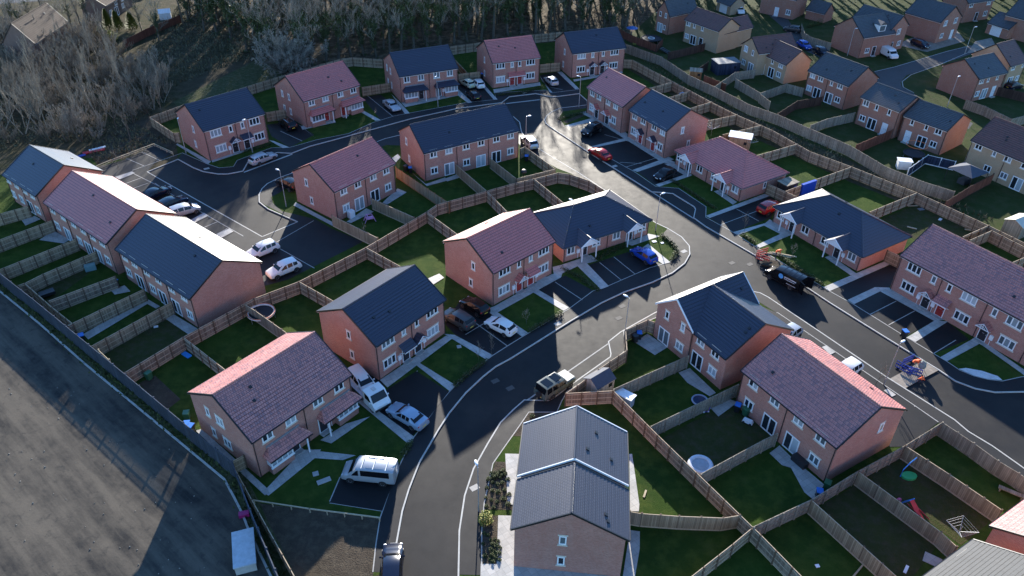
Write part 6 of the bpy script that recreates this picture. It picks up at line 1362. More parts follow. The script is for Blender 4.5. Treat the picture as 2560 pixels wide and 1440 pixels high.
# ---------------------------------------------------------------- bins
BL, GR, DG = pl('blue_lid', (.02, .16, .55)), pl('green_lid', (.03, .12, .06)), pl('dark_grey_lid', (.03, .035, .04))
for p, lid, l in (((46.29, 71.24), BL, 'black bin with bright blue lid standing alone on the right-hand footway'), ((14.91, 70.24), BL, 'blue-lidded bin inside the curved fence, right of its neighbour'), ((14.36, 69.67), DG, 'dark bin with pale lid inside the curved fence, left of the blue one'), ((23.73, 58.54), BL, 'blue-lidded bin at the back of the right-hand red-tiled semi'), ((24.46, 57.94), GR, 'dark green bin next to the blue one behind the right-hand red-tiled semi'), ((28.76, 47.37), BL, 'blue-lidded bin on the slab corner by the long grey-brown fence'), ((29.82, 48.40), GR, 'green bin squeezed between fence and right-hand red-tiled semi'), ((-50.44, 78.55), GR, 'green-lidded bin by the left navy terrace'), ((-49.93, 79.05), BL, 'blue-lidded bin by the left navy terrace'), ((-32.44, 54.78), BL, 'blue bin behind the palisade by the foreground semi, left one'), ((-31.93, 54.45), BL, 'blue bin behind the palisade by the foreground semi, right one'), ((-32.99, 56.23), GR, 'pale green-lidded bin beside the foreground semi gable'), ((-65.25, 90.97), DG, 'dark bin on the fence by the left red terrace'), ((-16.48, 111.03), BL, 'blue-lidded bin beside the long navy terrace gable'), ((-17.25, 111.60), DG, 'black bin beside the blue one at the long navy terrace gable'), ((2.08, 115.80), BL, 'blue-lidded bin in the corner garden of the long navy terrace'), ((-6.71, 152.79), BL, 'navy bin by the fence behind the white car in the back row'), ((-49.22, 68.30), BL, 'blue bin at the bottom of the long slab path on the left'), ((-39.16, 62.10), GR, 'green compost bin by the bare vegetable plot')):
    wbin(p, l, lid, random.uniform(-.6, .6), body=(GR if lid is GR else None))
# ---------------------------------------------------------------- sheds and garden things
CREAM = wood_mat('pinkish_shed_boards', (.5, .42, .36), (.58, .5, .43), .14); FELT = pl('navy_roof_felt', (.05, .06, .085), .8)
shed((9.48, 61.52), R(40), 2.6, 2.0, 1.7, 2.35, 'pale pinkish shed with navy felt roof behind the off-roader', CREAM, FELT)
shed((12.02, 59.50), R(-38), 1.9, .9, 1.3, 1.4, 'pale blue garden storage box with white lid in the fence corner', pl('pale_blue_box', (.3, .4, .52)), pl('white_box_lid', (.75, .76, .76)), name='storage_box', door=False, flat=True)
shed((38.50, 122.22), R(-20), 3.6, 2.4, 2.2, 2.3, 'flat-roofed tan shed with white roof behind the red hipped bungalow', FTAN, UPVC, flat=True)
shed((42.15, 106.30), R(32), 2.5, 1.8, 1.9, 2.0, 'dark brown flat shed beside the red hipped bungalow', FDRK, FGRY, flat=True)
shed((43.77, 158.31), R(14), 5.0, 3.2, 2.4, 2.5, 'navy painted garden room with white window slits', FBLU, pl('grey_flat_roof', (.14, .15, .16), .7), name='garden_room', flat=True)
shed((36.95, 154.64), R(-12), 2.4, 1.8, 1.7, 2.1, 'orange-tan shed with pale roof by the grey estate fence', FORG, FGRY)
shed((63.82, 115.28), R(-10), 2.0, 1.3, 1.4, 1.5, 'white garden box at the end of the navy fence', UPVC, UPVC, name='storage_box', flat=True, door=False)
shed((72.14, 95.42), R(30), 3.4, 2.6, 2.0, 2.6, 'grey shed with pale roof at the right edge', FGRY, pl('pale_felt', (.5, .47, .38)))
shed((-84.41, 189.00), R(20), 2.6, 2.0, 1.6, 2.3, 'white greenhouse on the lit lawn at top left', pl('white_glazing', (.7, .72, .72), .3), pl('white_glazing2', (.8, .8, .8), .3), name='greenhouse', door=False)
g = thing('gazebo', 'large grey square gazebo with pyramid canopy at the right', 'gazebo', (71.52, 110.34), R(30))
m = MB()
for s in range(4): a, b = s * math.pi / 2 + .785, s * math.pi / 2 + 2.356; m.face([(3 * math.cos(a), 3 * math.sin(a), 2.3), (3 * math.cos(b), 3 * math.sin(b), 2.3), (0, 0, 3.2)])
m.obj('canopy', pl('grey_canvas', (.06, .07, .095), .9), g)
m = MB(); m.box((0, 0, .45), (1.8, 1.2, .8)); m.obj('hot_tub', pl('dark_tub', (.05, .06, .07)), g)
for s in range(4): a = s * math.pi / 2 + .785; m = MB(); m.tube([(2.9 * math.cos(a), 2.9 * math.sin(a), 0), (2.9 * math.cos(a), 2.9 * math.sin(a), 2.3)], .05, 6); m.obj('post', TRIM, g)
ORG = pl('orange_pad', (.62, .16, .05)); NET = pl('trampoline_mat', (.02, .02, .025), .8); PADW = pl('white_pad', (.7, .66, .62))
ring('trampoline', 'trampoline with orange and white rim behind the left navy terrace', 'trampoline', (-29.99, 73.28), 1.5, .72, [('rim', .75, 1.55, .13, PADW), ('edge_pad', .88, 1.62, .05, ORG)], legs=6, mat_mesh=('jumping_mat', NET))
ring('trampoline', 'dark trampoline with netting behind the grey-roofed house with a white back door', 'trampoline', (67.16, 119.29), 1.6, .72, [('rim', .75, 1.65, .09, NET), ('net_hoop', 2.3, 1.65, .04, ORG)], legs=6, mat_mesh=('jumping_mat', NET))
ring('trampoline', 'round trampoline seen from the tan-brick house steps, dark mat with white ring', 'trampoline', (31.07, 177.66), 2.2, .6, [('rim', .62, 2.25, .1, NET), ('inner_ring', .66, .7, .09, UPVC)], legs=6, mat_mesh=('jumping_mat', NET))
tub = ring('hot_tub', 'round white inflatable hot tub by the long brown fence', 'hot tub', (18.39, 50.67), 1.0, .62, [('side_tube', .2, 1.05, .22, pl('white_vinyl', (.6, .62, .68), .35)), ('top_tube', .52, 1.02, .24, pl('white_vinyl', (.6, .62, .68), .35))], mat_mesh=('water', pl('tub_water', (.3, .32, .36), .15)))
ring('paddling_pool', 'dark paddling pool behind the gabled navy house', 'paddling pool', (20.09, 59.82), .8, .25, [('rim', .28, .82, .09, pl('grey_pool', (.3, .34, .45)))], mat_mesh=('water', pl('pool_water', (.03, .05, .1), .1)))
for p, l, z in (((32.23, 143.03), 'round blue and white toy leaning on the fence in the small right-hand garden', 1.0),):
    r = thing('round_toy', l, 'toy', (*p, 0)); m = MB(); m.tube([(0, -.05, .8), (0, .05, .8)], .7, 20); m.obj('disc', pl('toy_blue', (.05, .25, .55)), r); m = MB(); m.tube([(0, -.07, .8), (0, .07, .8)], .42, 20); m.obj('centre', UPVC, r)
r = thing('playset', 'pink plastic playset on the lawn behind the car park red semi', 'playset', (-20.61, 96.02), .4); PK = pl('pink_plastic', (.62, .3, .5))
for s in (-1, 1): m = MB(); m.tube([(-.8, s * .4, 0), (-.4, s * .4, .9), (.4, s * .4, .9), (.8, s * .4, 0)], .06, 6); m.obj('side_frame', PK, r)
m = MB(); m.box((0, 0, .55), (1.1, .8, .1)); m.box((-.3, 0, .9), (.1, .8, .3)); m.obj('seat', PK, r)
flat_thing('sledge', 'bright blue plastic sledge on the lawn behind the foreground semi', 'sledge', rect((-36.59, 66.16), 1.2, .55, -.6), .012, pl('blue_plastic', (.04, .3, .8)), .14)
r = thing('slide', 'red garden slide with blue steps at lower right', 'slide', (36.85, 46.16), -1.2); m = MB()
m.face([(-.2, -.25, 1.1), (-.2, .25, 1.1), (1.7, .25, .1), (1.7, -.25, .1)][::-1]); m.box((.75, -.27, .66), (2.1, .05, .1)); m.box((.75, .27, .66), (2.1, .05, .1)); o = m.obj('chute', pl('red_plastic', (.55, .03, .03)), r)
m = MB(); m.tube([(-.2, .25, 1.2), (-.9, .3, 0)], .06, 6); m.tube([(-.2, -.25, 1.2), (-.9, -.3, 0)], .06, 6)
for k in range(4): m.tube([(-.3 - .14 * k, -.28, .95 - .24 * k), (-.3 - .14 * k, .28, .95 - .24 * k)], .04, 5)
m.obj('steps', pl('blue_plastic', (.04, .1, .5)), r)
r = thing('rocker_toy', 'pink and yellow ride-on toy against the fence near the red slide', 'toy', (35.97, 46.87), .5); m = MB(); m.ball((0, 0, .4), (.35, .2, .3)); m.obj('body', pl('hot_pink', (.6, .08, .2)), r); m = MB(); m.tube([(-.5, .1, .1), (0, .1, .02), (.5, .1, .1)], .04, 5); m.tube([(-.5, -.1, .1), (0, -.1, .02), (.5, -.1, .1)], .04, 5); m.obj('rockers', YELL, r)
r = thing('water_table', 'green shell tray with a bent blue pole at lower right', 'toy', (38.34, 50.05), .1); m = MB(); m.prism([(.75 * math.cos(6.2832 * k / 16), .5 * math.sin(6.2832 * k / 16)) for k in range(16)], 0, .22, bottom=True); m.obj('shell', pl('green_plastic', (.04, .4, .14)), r); m = MB(); m.tube([(-.8, .1, 0), (-.8, .1, 1.0), (-.2, .3, 1.7), (.4, .5, 2.1)], .05, 6); m.obj('pole', pl('blue_plastic', (.04, .1, .5)), r)
dryer((39.52, 42.90), 'rotary dryer with a triangular spread of lines at lower right', .3)
dryer((34.66, 126.76), 'rotary dryer on the lawn beside the gable of the navy semi with red doors', .8)
dryer((40.03, 121.22), 'rotary dryer over a green base by the tan flat-roofed shed', .2)
r = thing('barbecue', 'dark covered barbecue on the corner lawn of the long navy terrace', 'barbecue', (1.59, 109.93)); m = MB(); m.ball((0, 0, 1.1), (.5, .5, .4)); m.obj('cover', TRIM, r); m = MB(); m.tube([(0, 0, 0), (0, 0, .8)], .09, 6); m.obj('stand', TRIM, r)
flat_thing('tarpaulin', 'bright blue tarpaulin draped on the fence by the red hipped bungalow', 'tarpaulin', rect((45.30, 106.15), 3.0, .45, .55), .02, pl('blue_tarp', (.012, .06, .42), .4), 1.95)
flat_thing('plank', 'long sawn plank propped on the lower right lawn', 'plank', rect((30.05, 39.88), 2.6, .14, .75), .02, TIMB, .1)
r = thing('bench', 'grey timber sleeper bench at the right edge below the roadside fence', 'bench', (47.07, 48.08), -.6); m = MB(); m.box((0, 0, .4), (2.2, .45, .1)); m.obj('seat', FGRY, r)
for s in (-1, 1): m = MB(); m.box((s * .9, 0, .18), (.12, .4, .36)); m.obj('leg', FGRY, r)
r = thing('parasol', 'blue garden parasol by the tan-brick house at the top', 'parasol', (26.94, 180.89)); m = MB(); m.tube([(0, 0, 0), (0, 0, 2.2)], .03, 6); m.obj('pole', GALV, r); m = MB()
for k in range(8): a, b = 6.2832 * k / 8, 6.2832 * (k + 1) / 8; m.face([(1.4 * math.cos(a), 1.4 * math.sin(a), 1.9), (1.4 * math.cos(b), 1.4 * math.sin(b), 1.9), (0, 0, 2.4)])
m.obj('canopy', pl('parasol_blue', (.04, .12, .35)), r)
for p, l in (((26.12, 178.04), 'yellow sand tray left of two under the tan-brick garden fence'), ((27.34, 175.45), 'yellow sand tray right of two under the tan-brick garden fence')):
    flat_thing('sand_tray', l, 'tray', [at(p, .75 * math.cos(k * .5236), .75 * math.sin(k * .5236)) for k in range(12)], .012, YELL, .25)
r = thing('garden_steps', 'black garden steps in front of the tan-brick house', 'steps', (33.90, 169.48), 1.0); m = MB()
for k in range(5): m.box((0, k * .45, .1 + k * .16), (1.6, .42, .12))
m.obj('treads', TRIM, r)
r = thing('concrete_tank', 'pale concrete tank with a flat lid by the palisade at the bottom edge', 'tank', (-22.50, 40.32), 1.9); m = MB(); m.box((0, 0, .5), (3.6, 1.7, 1.0)); m.obj('wall', KERB, r); m = MB(); m.box((0, 0, 1.05), (3.75, 1.85, .12)); m.obj('lid', pl('pale_painted_lid', (.42, .46, .5), .7), r)
r = thing('crate', 'magenta plastic crate lying in the verge by the palisade', 'crate', (-23.81, 44.43), .3); m = MB(); m.box((0, 0, .2), (.9, .5, .38)); m.obj('crate_body', pl('magenta_plastic', (.4, .02, .15)), r)
flat_thing('storage_box', 'white storage unit on the slabs behind the car park red semi', 'storage box', rect((-23.42, 96.99), .9, .7, .9), .015, UPVC, 1.1)
flat_thing('black_box', 'dark storage box under the window of the right-hand red-tiled semi', 'storage box', rect((28.23, 51.50), 1.6, .7, -1.03), .015, TRIM, .7)
flat_thing('garden_table', 'black garden table in the left garden near the palisade', 'table', rect((-57.46, 76.82), 1.7, 1.0, .7), .35, TRIM, .4)
flat_thing('storage_box', 'teal garden box by the corner of the left red terrace', 'storage box', rect((-54.82, 82.75), 1.3, .7, .5), .012, pl('teal_box', (.2, .32, .32)), .8)
r = thing('ride_on_car', 'white and purple ride-on toy car behind the right-hand red-tiled semi', 'toy', (24.48, 56.89), -.6); m = MB(); m.box((0, 0, .3), (1.1, .55, .3), 0, 0, .8); m.obj('body', UPVC, r)
for x in (-.35, .35): m = MB(); m.tube([(x, -.3, .15), (x, .3, .15)], .14, 10); m.obj('wheel', TRIM, r)
r = thing('scooter', 'purple child scooter lying on the lawn corner by the grey-brown fence', 'scooter', (20.23, 58.26)); m = MB(); m.tube([(0, 0, .1), (.5, .1, .12), (.6, .12, .7)], .04, 6); m.obj('frame', pl('purple_plastic', (.18, .08, .4)), r)
for x in (0, .5): m = MB(); m.tube([(x, -.03 + x * .2, .1), (x, .03 + x * .2, .1)], .1, 10); m.obj('wheel', UPVC, r)
r = thing('banner_heap', 'fallen red and white barrier boards on the scrub behind the left terraces', 'barrier', (-69.65, 116.93), .5)
m = MB(); m.box((0, 0, .15), (3.4, .9, .12), 0, .1); m.obj('red_board', pl('barrier_red', (.5, .03, .04)), r); m = MB(); m.box((.6, .5, .28), (2.6, .5, .1), 0, .15); m.obj('white_board', UPVC, r); m = MB(); m.box((-2.6, -1.1, .14), (2.6, .6, .12), 0, .3); m.obj('blue_board', pl('barrier_blue', (.03, .08, .35)), r)
for p, a_, b_, rz_, l, mt in (((60.32, 102.71), 1.6, .25, .1, 'pale plank lying on the lawn behind the right-hand navy bungalow, nearest the fence', TIMB), ((61.16, 101.71), .9, .6, .3, 'blue-grey sheet on the lawn behind the right-hand navy bungalow', LEAD), ((62.77, 98.78), .7, .4, .8, 'white scrap on the lawn above the right-hand red terrace ridge', UPVC), ((57.59, 96.28), 1.3, .25, -.5, 'pale board on the lawn just above the right-hand red terrace roof', TIMB), ((65.97, 95.82), 1.8, .3, -.3, 'long pale board beside the divider above the right-hand red terrace', TIMB), ((55.45, 101.39), 2.2, .2, .55, 'blue-grey boards leaning by the divider behind the right-hand navy bungalow', LEAD), ((-17.48, 48.50), 1.3, .55, .5, 'grey inspection slab in the foreground semi front lawn, the long one', EDGE), ((-18.44, 49.33), .55, .55, .4, 'small grey inspection slab in the foreground semi front lawn', EDGE), ((-5.99, 68.33), .5, .5, .3, 'square grey cover in the lawn of the middle navy semi', EDGE), ((19.73, 91.57), .6, .45, .3, 'white slab in the sunlit grass by the blue car, left one', UPVC), ((20.79, 91.23), .4, .35, .3, 'white slab in the sunlit grass by the blue car, right one', UPVC), ((12.68, 47.52), .9, .18, 1.2, 'pale wood offcut on the sunny lawn beside the grey-roofed pair', TIMB), ((26.46, 40.06), .35, .3, .2, 'white scrap on the lower right lawn left of the plank', UPVC), ((0.95, 49.17), .8, .9, .1, 'pale doorstep slab left of the grey-roofed pair', SLAB), ((-41.97, 71.17), .5, .35, .4, 'white scrap on the bare lawn behind the nearest navy terrace', UPVC), ((36.62, 40.80), 1.4, 1.1, -.6, 'grey paving slab patch by the pale grey corner roof', SLAB), ((33.96, 39.85), .9, .25, .9, 'white toy lying on the lower right lawn near the pale grey roof', UPVC)):
    flat_thing('loose_board' if mt in (TIMB, LEAD) else 'cover_plate', l, 'board' if mt in (TIMB, LEAD) else 'cover plate', rect(p, a_, b_, rz_), .012, mt, .06)
rnd = random.Random(8); m = MB(); m.uv = False
for p in scatter([(-55.12, 60.89), (-44.55, 61.28), (-27.31, 48.02), (-23.33, 39.06), (-42, 30), (-60, 45)], 130, .5, rnd):
    s_ = rnd.uniform(.03, .1); m.box((p[0], p[1], s_ * .4), (s_ * 1.4, s_, s_ * .8), 0, rnd.uniform(0, 3), .6)
struct(m.obj('yard_rubble', plain('yard_stones', (.19, .175, .15), .9, var=.5)), 'stuff')
# ---------------------------------------------------------------- road works
RED, NVB = pl('red_barrier', (.55, .05, .04)), pl('blue_barrier', (.015, .04, .28))
barrier((33.91, 88.52), R(25), RED, 'red plastic barrier at the edge of the grass, upper of the pair', 0.01)
barrier((33.63, 87.04), R(-40), RED, 'red plastic barrier on the footway in front of the black van, lower of the pair', 0.01)
barrier((44.89, 66.70), R(30), NVB, 'blue barrier at the back of the roadworks near the kerb', RZ, 'blue roadworks barriers')
barrier((43.91, 65.34), R(-52), NVB, 'blue barrier at the left side of the roadworks', RZ, 'blue roadworks barriers')
barrier((44.69, 64.85), R(-28), NVB, 'blue barrier in front of the roadworks nearest the camera', RZ, 'blue roadworks barriers')
HI, DK = (.95, .16, .04), (.03, .035, .05)
person((45.13, 66.00), R(-30), 'worker in orange hi-vis jacket bending behind the blue barriers', 'bend', HI, DK, RZ, helmet=pl('orange_hat', (.8, .15, .05)))
person((45.12, 63.19), R(120), 'worker in orange hi-vis jacket crouching on the road below the blue barriers', 'crouch', HI, DK, RZ)
person((35.64, 88.08), R(-20), 'worker in orange hi-vis jacket bending over timber by the red barriers', 'bend', HI, DK, .01, helmet=pl('orange_hat', (.8, .15, .05)))
r = thing('cement_mixer', 'grey cement mixer standing in the roadworks patch', 'cement mixer', (*(45.85, 65.37), RZ), .4); m = MB(); m.ball((0, 0, .85), (.42, .42, .48)); m.tube([(0, 0, 1.2), (.12, 0, 1.45)], [.34, .25], 12); m.obj('drum', pl('mixer_grey', (.2, .22, .2)), r); m = MB()
for a, b in ((.4, .3), (-.4, .3), (.4, -.3), (-.4, -.3)): m.tube([(a, b, 0), (a * .3, b * .6, .7)], .03, 5)
m.obj('frame', GALV, r)
for i, (dx, dy) in enumerate(((0, 0), (.35, .12), (.7, .05))):
    c = (36.29, 88.46); flat_thing('timber_length', 'bundle timber lying on the grass behind the bending worker', 'timber', rect((c[0] + dx, c[1] + dy), 3.2, .14, -.35), .03 + i * .05, TIMB, .1, 'timber lengths by the red barriers')
flat_thing('rubble_heap', 'heap of dug earth in front of the black van', 'rubble', rect((34.59, 86.24), 2.2, 1.6, -.4), .005, SOIL, .25)
# ---------------------------------------------------------------- hedges, shrubs, saplings
hedge('low hedge in front of the lit lawn of the right-hand navy bungalow, upper left piece', [(32.32, 93.78), (33.85, 91.39)])
hedge('low hedge between the black van and the bungalow lawn', [(36.13, 88.46), (37.63, 85.68), (40.21, 81.43)])
hedge('curved low hedge round the lit grass by the blue car', [(20.89, 93.23), (22.21, 91.08), (22.52, 89.13), (21.79, 87.45), (21.26, 86.88)])
hedge('row of shrubs across the lawn of the red hipped bungalow', [(25.09, 109.74), (27.48, 105.72), (30.14, 100.92)], .7, .5)
hedge('low hedge at the road edge of the lawn of the middle red semi', [(6.21, 74.98), (4.27, 73.21), (2.15, 71.28)])
hedge('low hedge at the road edge of the lawn of the middle navy semi', [(-2.82, 65.89), (-4.98, 63.29), (-6.13, 61.72)])
hedge('low shrubs at the road edge of the foreground semi lawn', [(-9.78, 53.43), (-10.48, 51.62)])
hedge('strip of shrubs in front of the central navy bungalow', [(11.07, 86.66), (13.76, 89.06), (15.57, 90.44)], 1.0, .4)
hedge('strip of shrubs between two parking bays by the middle red semi', [(6.64, 84.58), (8.86, 82.50), (10.93, 79.78)], .9, .35)
hedge('dark hedge on the sunny verge at the end of the street', [(8.12, 132.89), (10.02, 134.09), (13.13, 136.18)], 1.2, .5)
hedge('row of small shrubs in front of the far left navy semi', [(-45.01, 117.61), (-42.79, 119.33), (-41.27, 120.80)], .8, .45)
hedge('row of shrubs in front of the red semi at the top of the street', [(-3.49, 143.78), (1.34, 145.22), (5.18, 147.99)], .9, .35)
hedge('clipped green hedge behind the curved pale fence at the top', [(70.31, 189.23), (74.86, 192.23)], 1.2, 1.6, CONI, 'tall_hedge')
hs = shrub_mesh(5, .32, .42, 160, .07, HEDG); ss = stem_mesh(.35)
rn = random.Random(11)
for i, p in enumerate([(-1.71, 49.66), (-1.33, 49.75), (-0.95, 49.84), (-1.56, 49.36), (-1.14, 49.45), (-0.72, 49.44), (-0.56, 50.03), (-0.87, 49.16), (-1.40, 49.17), (-0.41, 49.63), (-1.55, 42.19), (-1.20, 42.26), (-0.88, 42.05), (-1.37, 41.77), (-1.02, 41.60), (-0.75, 41.35), (-1.51, 41.21), (-1.16, 41.04), (-0.82, 40.79), (-1.37, 40.64), (-1.02, 40.40), (-1.57, 40.25), (-0.75, 40.16), (-1.30, 40.01), (-1.93, 48.98), (-1.55, 48.59), (-1.10, 48.39), (-0.65, 48.57), (-0.11, 48.95), (-2.07, 47.93), (-1.55, 47.64), (-1.02, 47.45), (-0.42, 47.72), (-2.13, 46.82), (-1.61, 46.53), (-1.10, 46.34), (-0.51, 46.70), (0.02, 47.15), (-2.05, 45.82), (-1.39, 45.71), (-0.07, 46.05), (2.29, 57.34), (3.20, 57.21), (4.14, 57.01), (1.85, 56.21), (-2.16, 42.86), (-1.80, 42.69), (-2.21, 41.79), (-1.99, 40.57)]):
    r = thing('round_shrub', 'small round dark green shrub in the soil bed by the nearest street lamp', 'shrub', p, rn.uniform(0, 6), 'small round shrubs in the beds by the grey-roofed pair'); s_ = rn.uniform(.5, .9); r.scale = (s_, s_, s_)
    link('foliage', hs, r); link('stems', ss, r)
ys = shrub_mesh(8, .7, 1.3, 420, .1, YELL); sy = stem_mesh(1.1)
r = thing('yellow_shrub', 'bright yellow-green shrub at the foot of the nearest street lamp', 'shrub', (-2.07, 44.18)); link('foliage', ys, r); link('stems', sy, r)
for p, l in (((-2.20, 66.91), 'thin staked sapling by the path on the middle semi lawn'), ((-3.63, 65.91), 'thin sapling on the lawn of the middle navy semi'), ((1.76, 72.65), 'thin sapling on the lawn of the middle red semi'), ((32.99, 94.63), 'thin sapling by the lit lawn of the right-hand navy bungalow'), ((37.77, 87.92), 'thin sapling behind the hedge and the black van'), ((-20.70, 90.80), 'bare sapling at the corner of the car park by the brown fence'), ((39.94, 62.97), 'bare bush by the lamp next to the right-hand red-tiled semi'), ((-63.17, 111.11), 'bare sapling on the green patch by the timber knee rail')):
    tk_, cr_ = grow(len(l), 2.6, .03, [9, 4, 3], 2, .5, .3, .3, .1, 5, tw=.01, tmin=.008)
    r = thing('sapling', l, 'sapling', p); tk_.obj('trunk', BARK, r); cr_.obj('crown', TWIG, r)
def cone_tree(p, h, w, label, mat=CONI):
    rnd = random.Random(int(p[0] * 7)); m = MB(); m.uv = False
    for i in range(1500):
        t = rnd.random() ** .7; a = rnd.random() * 6.2832; rr_ = w * (1 - t) ** .8 * rnd.uniform(.6, 1.05) + .05
        c = Vector((rr_ * math.cos(a), rr_ * math.sin(a), .2 + t * h)); u = Vector((math.cos(a), math.sin(a), .9)).normalized(); v = Vector((-math.sin(a), math.cos(a), rnd.uniform(-.4, .4))); s = rnd.uniform(.14, .3)
        m.face([c - u * s, c + v * s * .5, c + u * s, c - v * s * .5])
    r = thing('conifer', label, 'tree', p); m.obj('crown', mat, r); k = MB(); k.tube([(0, 0, 0), (0, 0, h * .8)], [.12, .03], 6); k.obj('trunk', BARK, r)
cone_tree((-94.14, 180.00), 4.5, 1.5, 'conical green conifer by the brown-tiled house, left of three')
cone_tree((-91.97, 179.90), 4.2, 1.5, 'conical green conifer by the brown-tiled house, middle of three')
cone_tree((-88.78, 180.05), 4.0, 1.6, 'conical green conifer by the brown-tiled house, right of three')
for p, l in (((-94.43, 176.12), 'yellow-green evergreen bush below the conifers, upper one'), ((-90.78, 173.26), 'yellow-green evergreen bush below the conifers, lower one')):
    r = thing('evergreen_bush', l, 'bush', p); link('foliage', ys, r); link('stems', sy, r); r.scale = (2.4, 2.4, 1.6)
# verge weeds along the palisade (uncountable)
rnd = random.Random(4); m = MB(); m.uv = False
for i in range(len(LW) - 1):
    a = Vector((*LW[i], 0)); b = Vector((*LW[i + 1], 0)); L = (b - a).length; n = Vector((-(b - a).y, (b - a).x, 0)).normalized()
    for k in range(int(L * 26)):
        c = a.lerp(b, rnd.random()) + n * (rnd.gauss(.75, .4)); h_ = rnd.uniform(.08, .4)
        t_ = Vector((rnd.uniform(-1, 1), rnd.uniform(-1, 1), 0)) * .12; o_ = Vector((rnd.uniform(-.2, .2), rnd.uniform(-.2, .2), h_))
        m.face([c - t_, c + t_, c + o_ + t_ * .3, c + o_ - t_ * .3])
struct(m.obj('verge_weeds', HEDG), 'stuff')
# ---------------------------------------------------------------- trees
WOOD = 'bare ivy-clad trees of the wood behind the back row'
protos = []
for k in range(4):
    protos.append(tree_proto('woodland_tree', 40 + k, BARK, TWIG, [1500, 800, 1900, 300][k], 'tall bare tree with ivy-covered trunk in the wood behind the back row of houses', 'tree', WOOD, h=17 + k, r0=.32, nb=[14, 8, 8], depth=3, spread=.62, up=.36, first=.24, wob=.12, tmin=.019, lenf=.45))
SHR = 'bare shrubs of the scrub at far left'
sp = []
for k in range(4):
    sp.append(tree_proto('bare_shrub', 60 + k, BARK, [TWGP, TWIG, TWGP, TWIG][k], 0, 'grey-brown leafless shrub in the thicket at far left', 'shrub', SHR, h=4.6 + .5 * k, r0=.075, nb=[7, 7, 6], depth=3, spread=.5, up=.45, first=.15, wob=.14, stems=7, lenf=.48, k0=5, tmin=.014))
rnd = random.Random(21)
WP = [(-79.77, 187.86), (-82.10, 213.33), (-62, 226), (62, 226), (38.57, 207.17), (25.97, 184.50), (10.27, 182.83), (-8.30, 176.20), (-23.80, 167.79), (-28.61, 164.46), (-35.56, 164.75), (-40.89, 161.07), (-45.71, 156.13), (-58.96, 171.37), (-64.49, 169.00)]
EDGE_ROW = [(-64.26, 174.27), (-58.43, 166.21), (-53.94, 162.33), (-50.06, 156.31), (-44.16, 154.71), (-42.34, 157.83), (-39.94, 160.56), (-37.60, 161.66), (-35.31, 164.25), (-32.77, 165.13), (-29.81, 163.77), (-27.18, 165.40), (-25.06, 167.33), (-22.32, 168.76), (-19.67, 170.74), (-16.63, 171.66), (-13.82, 173.97), (-10.99, 175.21), (-7.87, 177.02), (-5.14, 177.74), (-1.93, 179.88), (1.32, 180.89), (4.62, 182.50), (7.95, 183.53), (11.76, 184.26), (16.11, 185.57), (21.02, 187.18), (25.45, 188.21)]
pts = EDGE_ROW + [p for p in scatter(WP, 225, 3.5, rnd) if all((p[0] - q[0]) ** 2 + (p[1] - q[1]) ** 2 > 6 for q in EDGE_ROW)]
pts.sort(key=lambda p: p[1])
for i, p in enumerate(pts):
    pr = protos[i % 4]
    if i < 4: pr.location = (*p, 0); pr.rotation_euler = (0, 0, rnd.uniform(0, 6.28))
    else: dup(pr, p, rnd.uniform(0, 6.28), s=rnd.uniform(.75, 1.15))
SP = [(-121.67, 176.76), (-117.25, 178.77), (-101.06, 173.71), (-91.87, 170.16), (-84.33, 163.58), (-76.31, 151.79), (-69.42, 147.29), (-64.98, 139.21), (-66.22, 131.45), (-68.77, 126.97), (-70.32, 120.68), (-82.21, 120.00), (-87.36, 114.63)]
TSL = 'slim young bare trees in the scrub at far left'
st_ = [tree_proto('slim_bare_tree', 160 + k, PBRK, TWGP, 0, 'slim pale young bare tree rising out of the thicket at far left', 'tree', TSL, h=[8, 9.5, 7][k], r0=.1, nb=[10, 5, 4], depth=3, spread=.42, up=.55, first=.3, wob=.07, stems=[2, 1, 3][k], lenf=.4, k0=5, tmin=.015) for k in range(3)]
pts = scatter(SP, 190, 2.0, rnd)
for i, p in enumerate(pts):
    if i % 3 == 0:
        j = (i // 3) % 3; pr = st_[j]
        if i < 9: pr.location = (*p, 0)
        else: dup(pr, p, rnd.uniform(0, 6.28), s=rnd.uniform(.7, 1.2))
    else:
        j = (i - i // 3 - 1) % 4; pr = sp[j]
        if i < 6: pr.location = (*p, 0)
        else: dup(pr, p, rnd.uniform(0, 6.28), s=rnd.uniform(.5, 1.15))
for i, p in enumerate([(-115.36, 178.69), (-111.21, 179.63), (-105.94, 178.28), (-100.94, 176.40), (-110.73, 174.12), (-100.52, 183.74), (-121.00, 182.33), (-85.34, 177.37), (-79.99, 172.80)]):
    dup(protos[3 if i % 2 else 1], p, rnd.uniform(0, 6.28), 'broad bare tree in front of the brown-tiled houses at top left', .55)['group'] = 'broad bare trees by the brown-tiled houses'
for i in range(46):  # unseen tree belt outside the frame, added to shade the older estate
    dup(protos[i % 3], (42 + 2.6 * i + rnd.uniform(-1, 1), 219 + 7 * (i % 2) + rnd.uniform(-1.5, 1.5) - .12 * i), rnd.uniform(0, 6.28), 'unseen bare ivy-clad tree added to shade the older estate', 1.15)['group'] = 'unseen trees added to shade the older estate'
tk_, cr_ = grow(77, 9.5, .16, [8, 7, 6, 4], 4, .62, .16, .1, .13, 5, stems=22, lenf=.46, tmin=.018, fan=1.5)
r = thing('pale_round_tree', 'large rounded silvery bare tree standing in front of the wood', 'tree', (-45.36, 152.76)); tk_.obj('trunk', BARK, r); cr_.obj('crown', TWGG, r)
tk_, cr_ = grow(79, 11, .3, [11, 7, 6, 3], 4, .6, .3, .25, .14, 6, lenf=.5, tmin=.014)
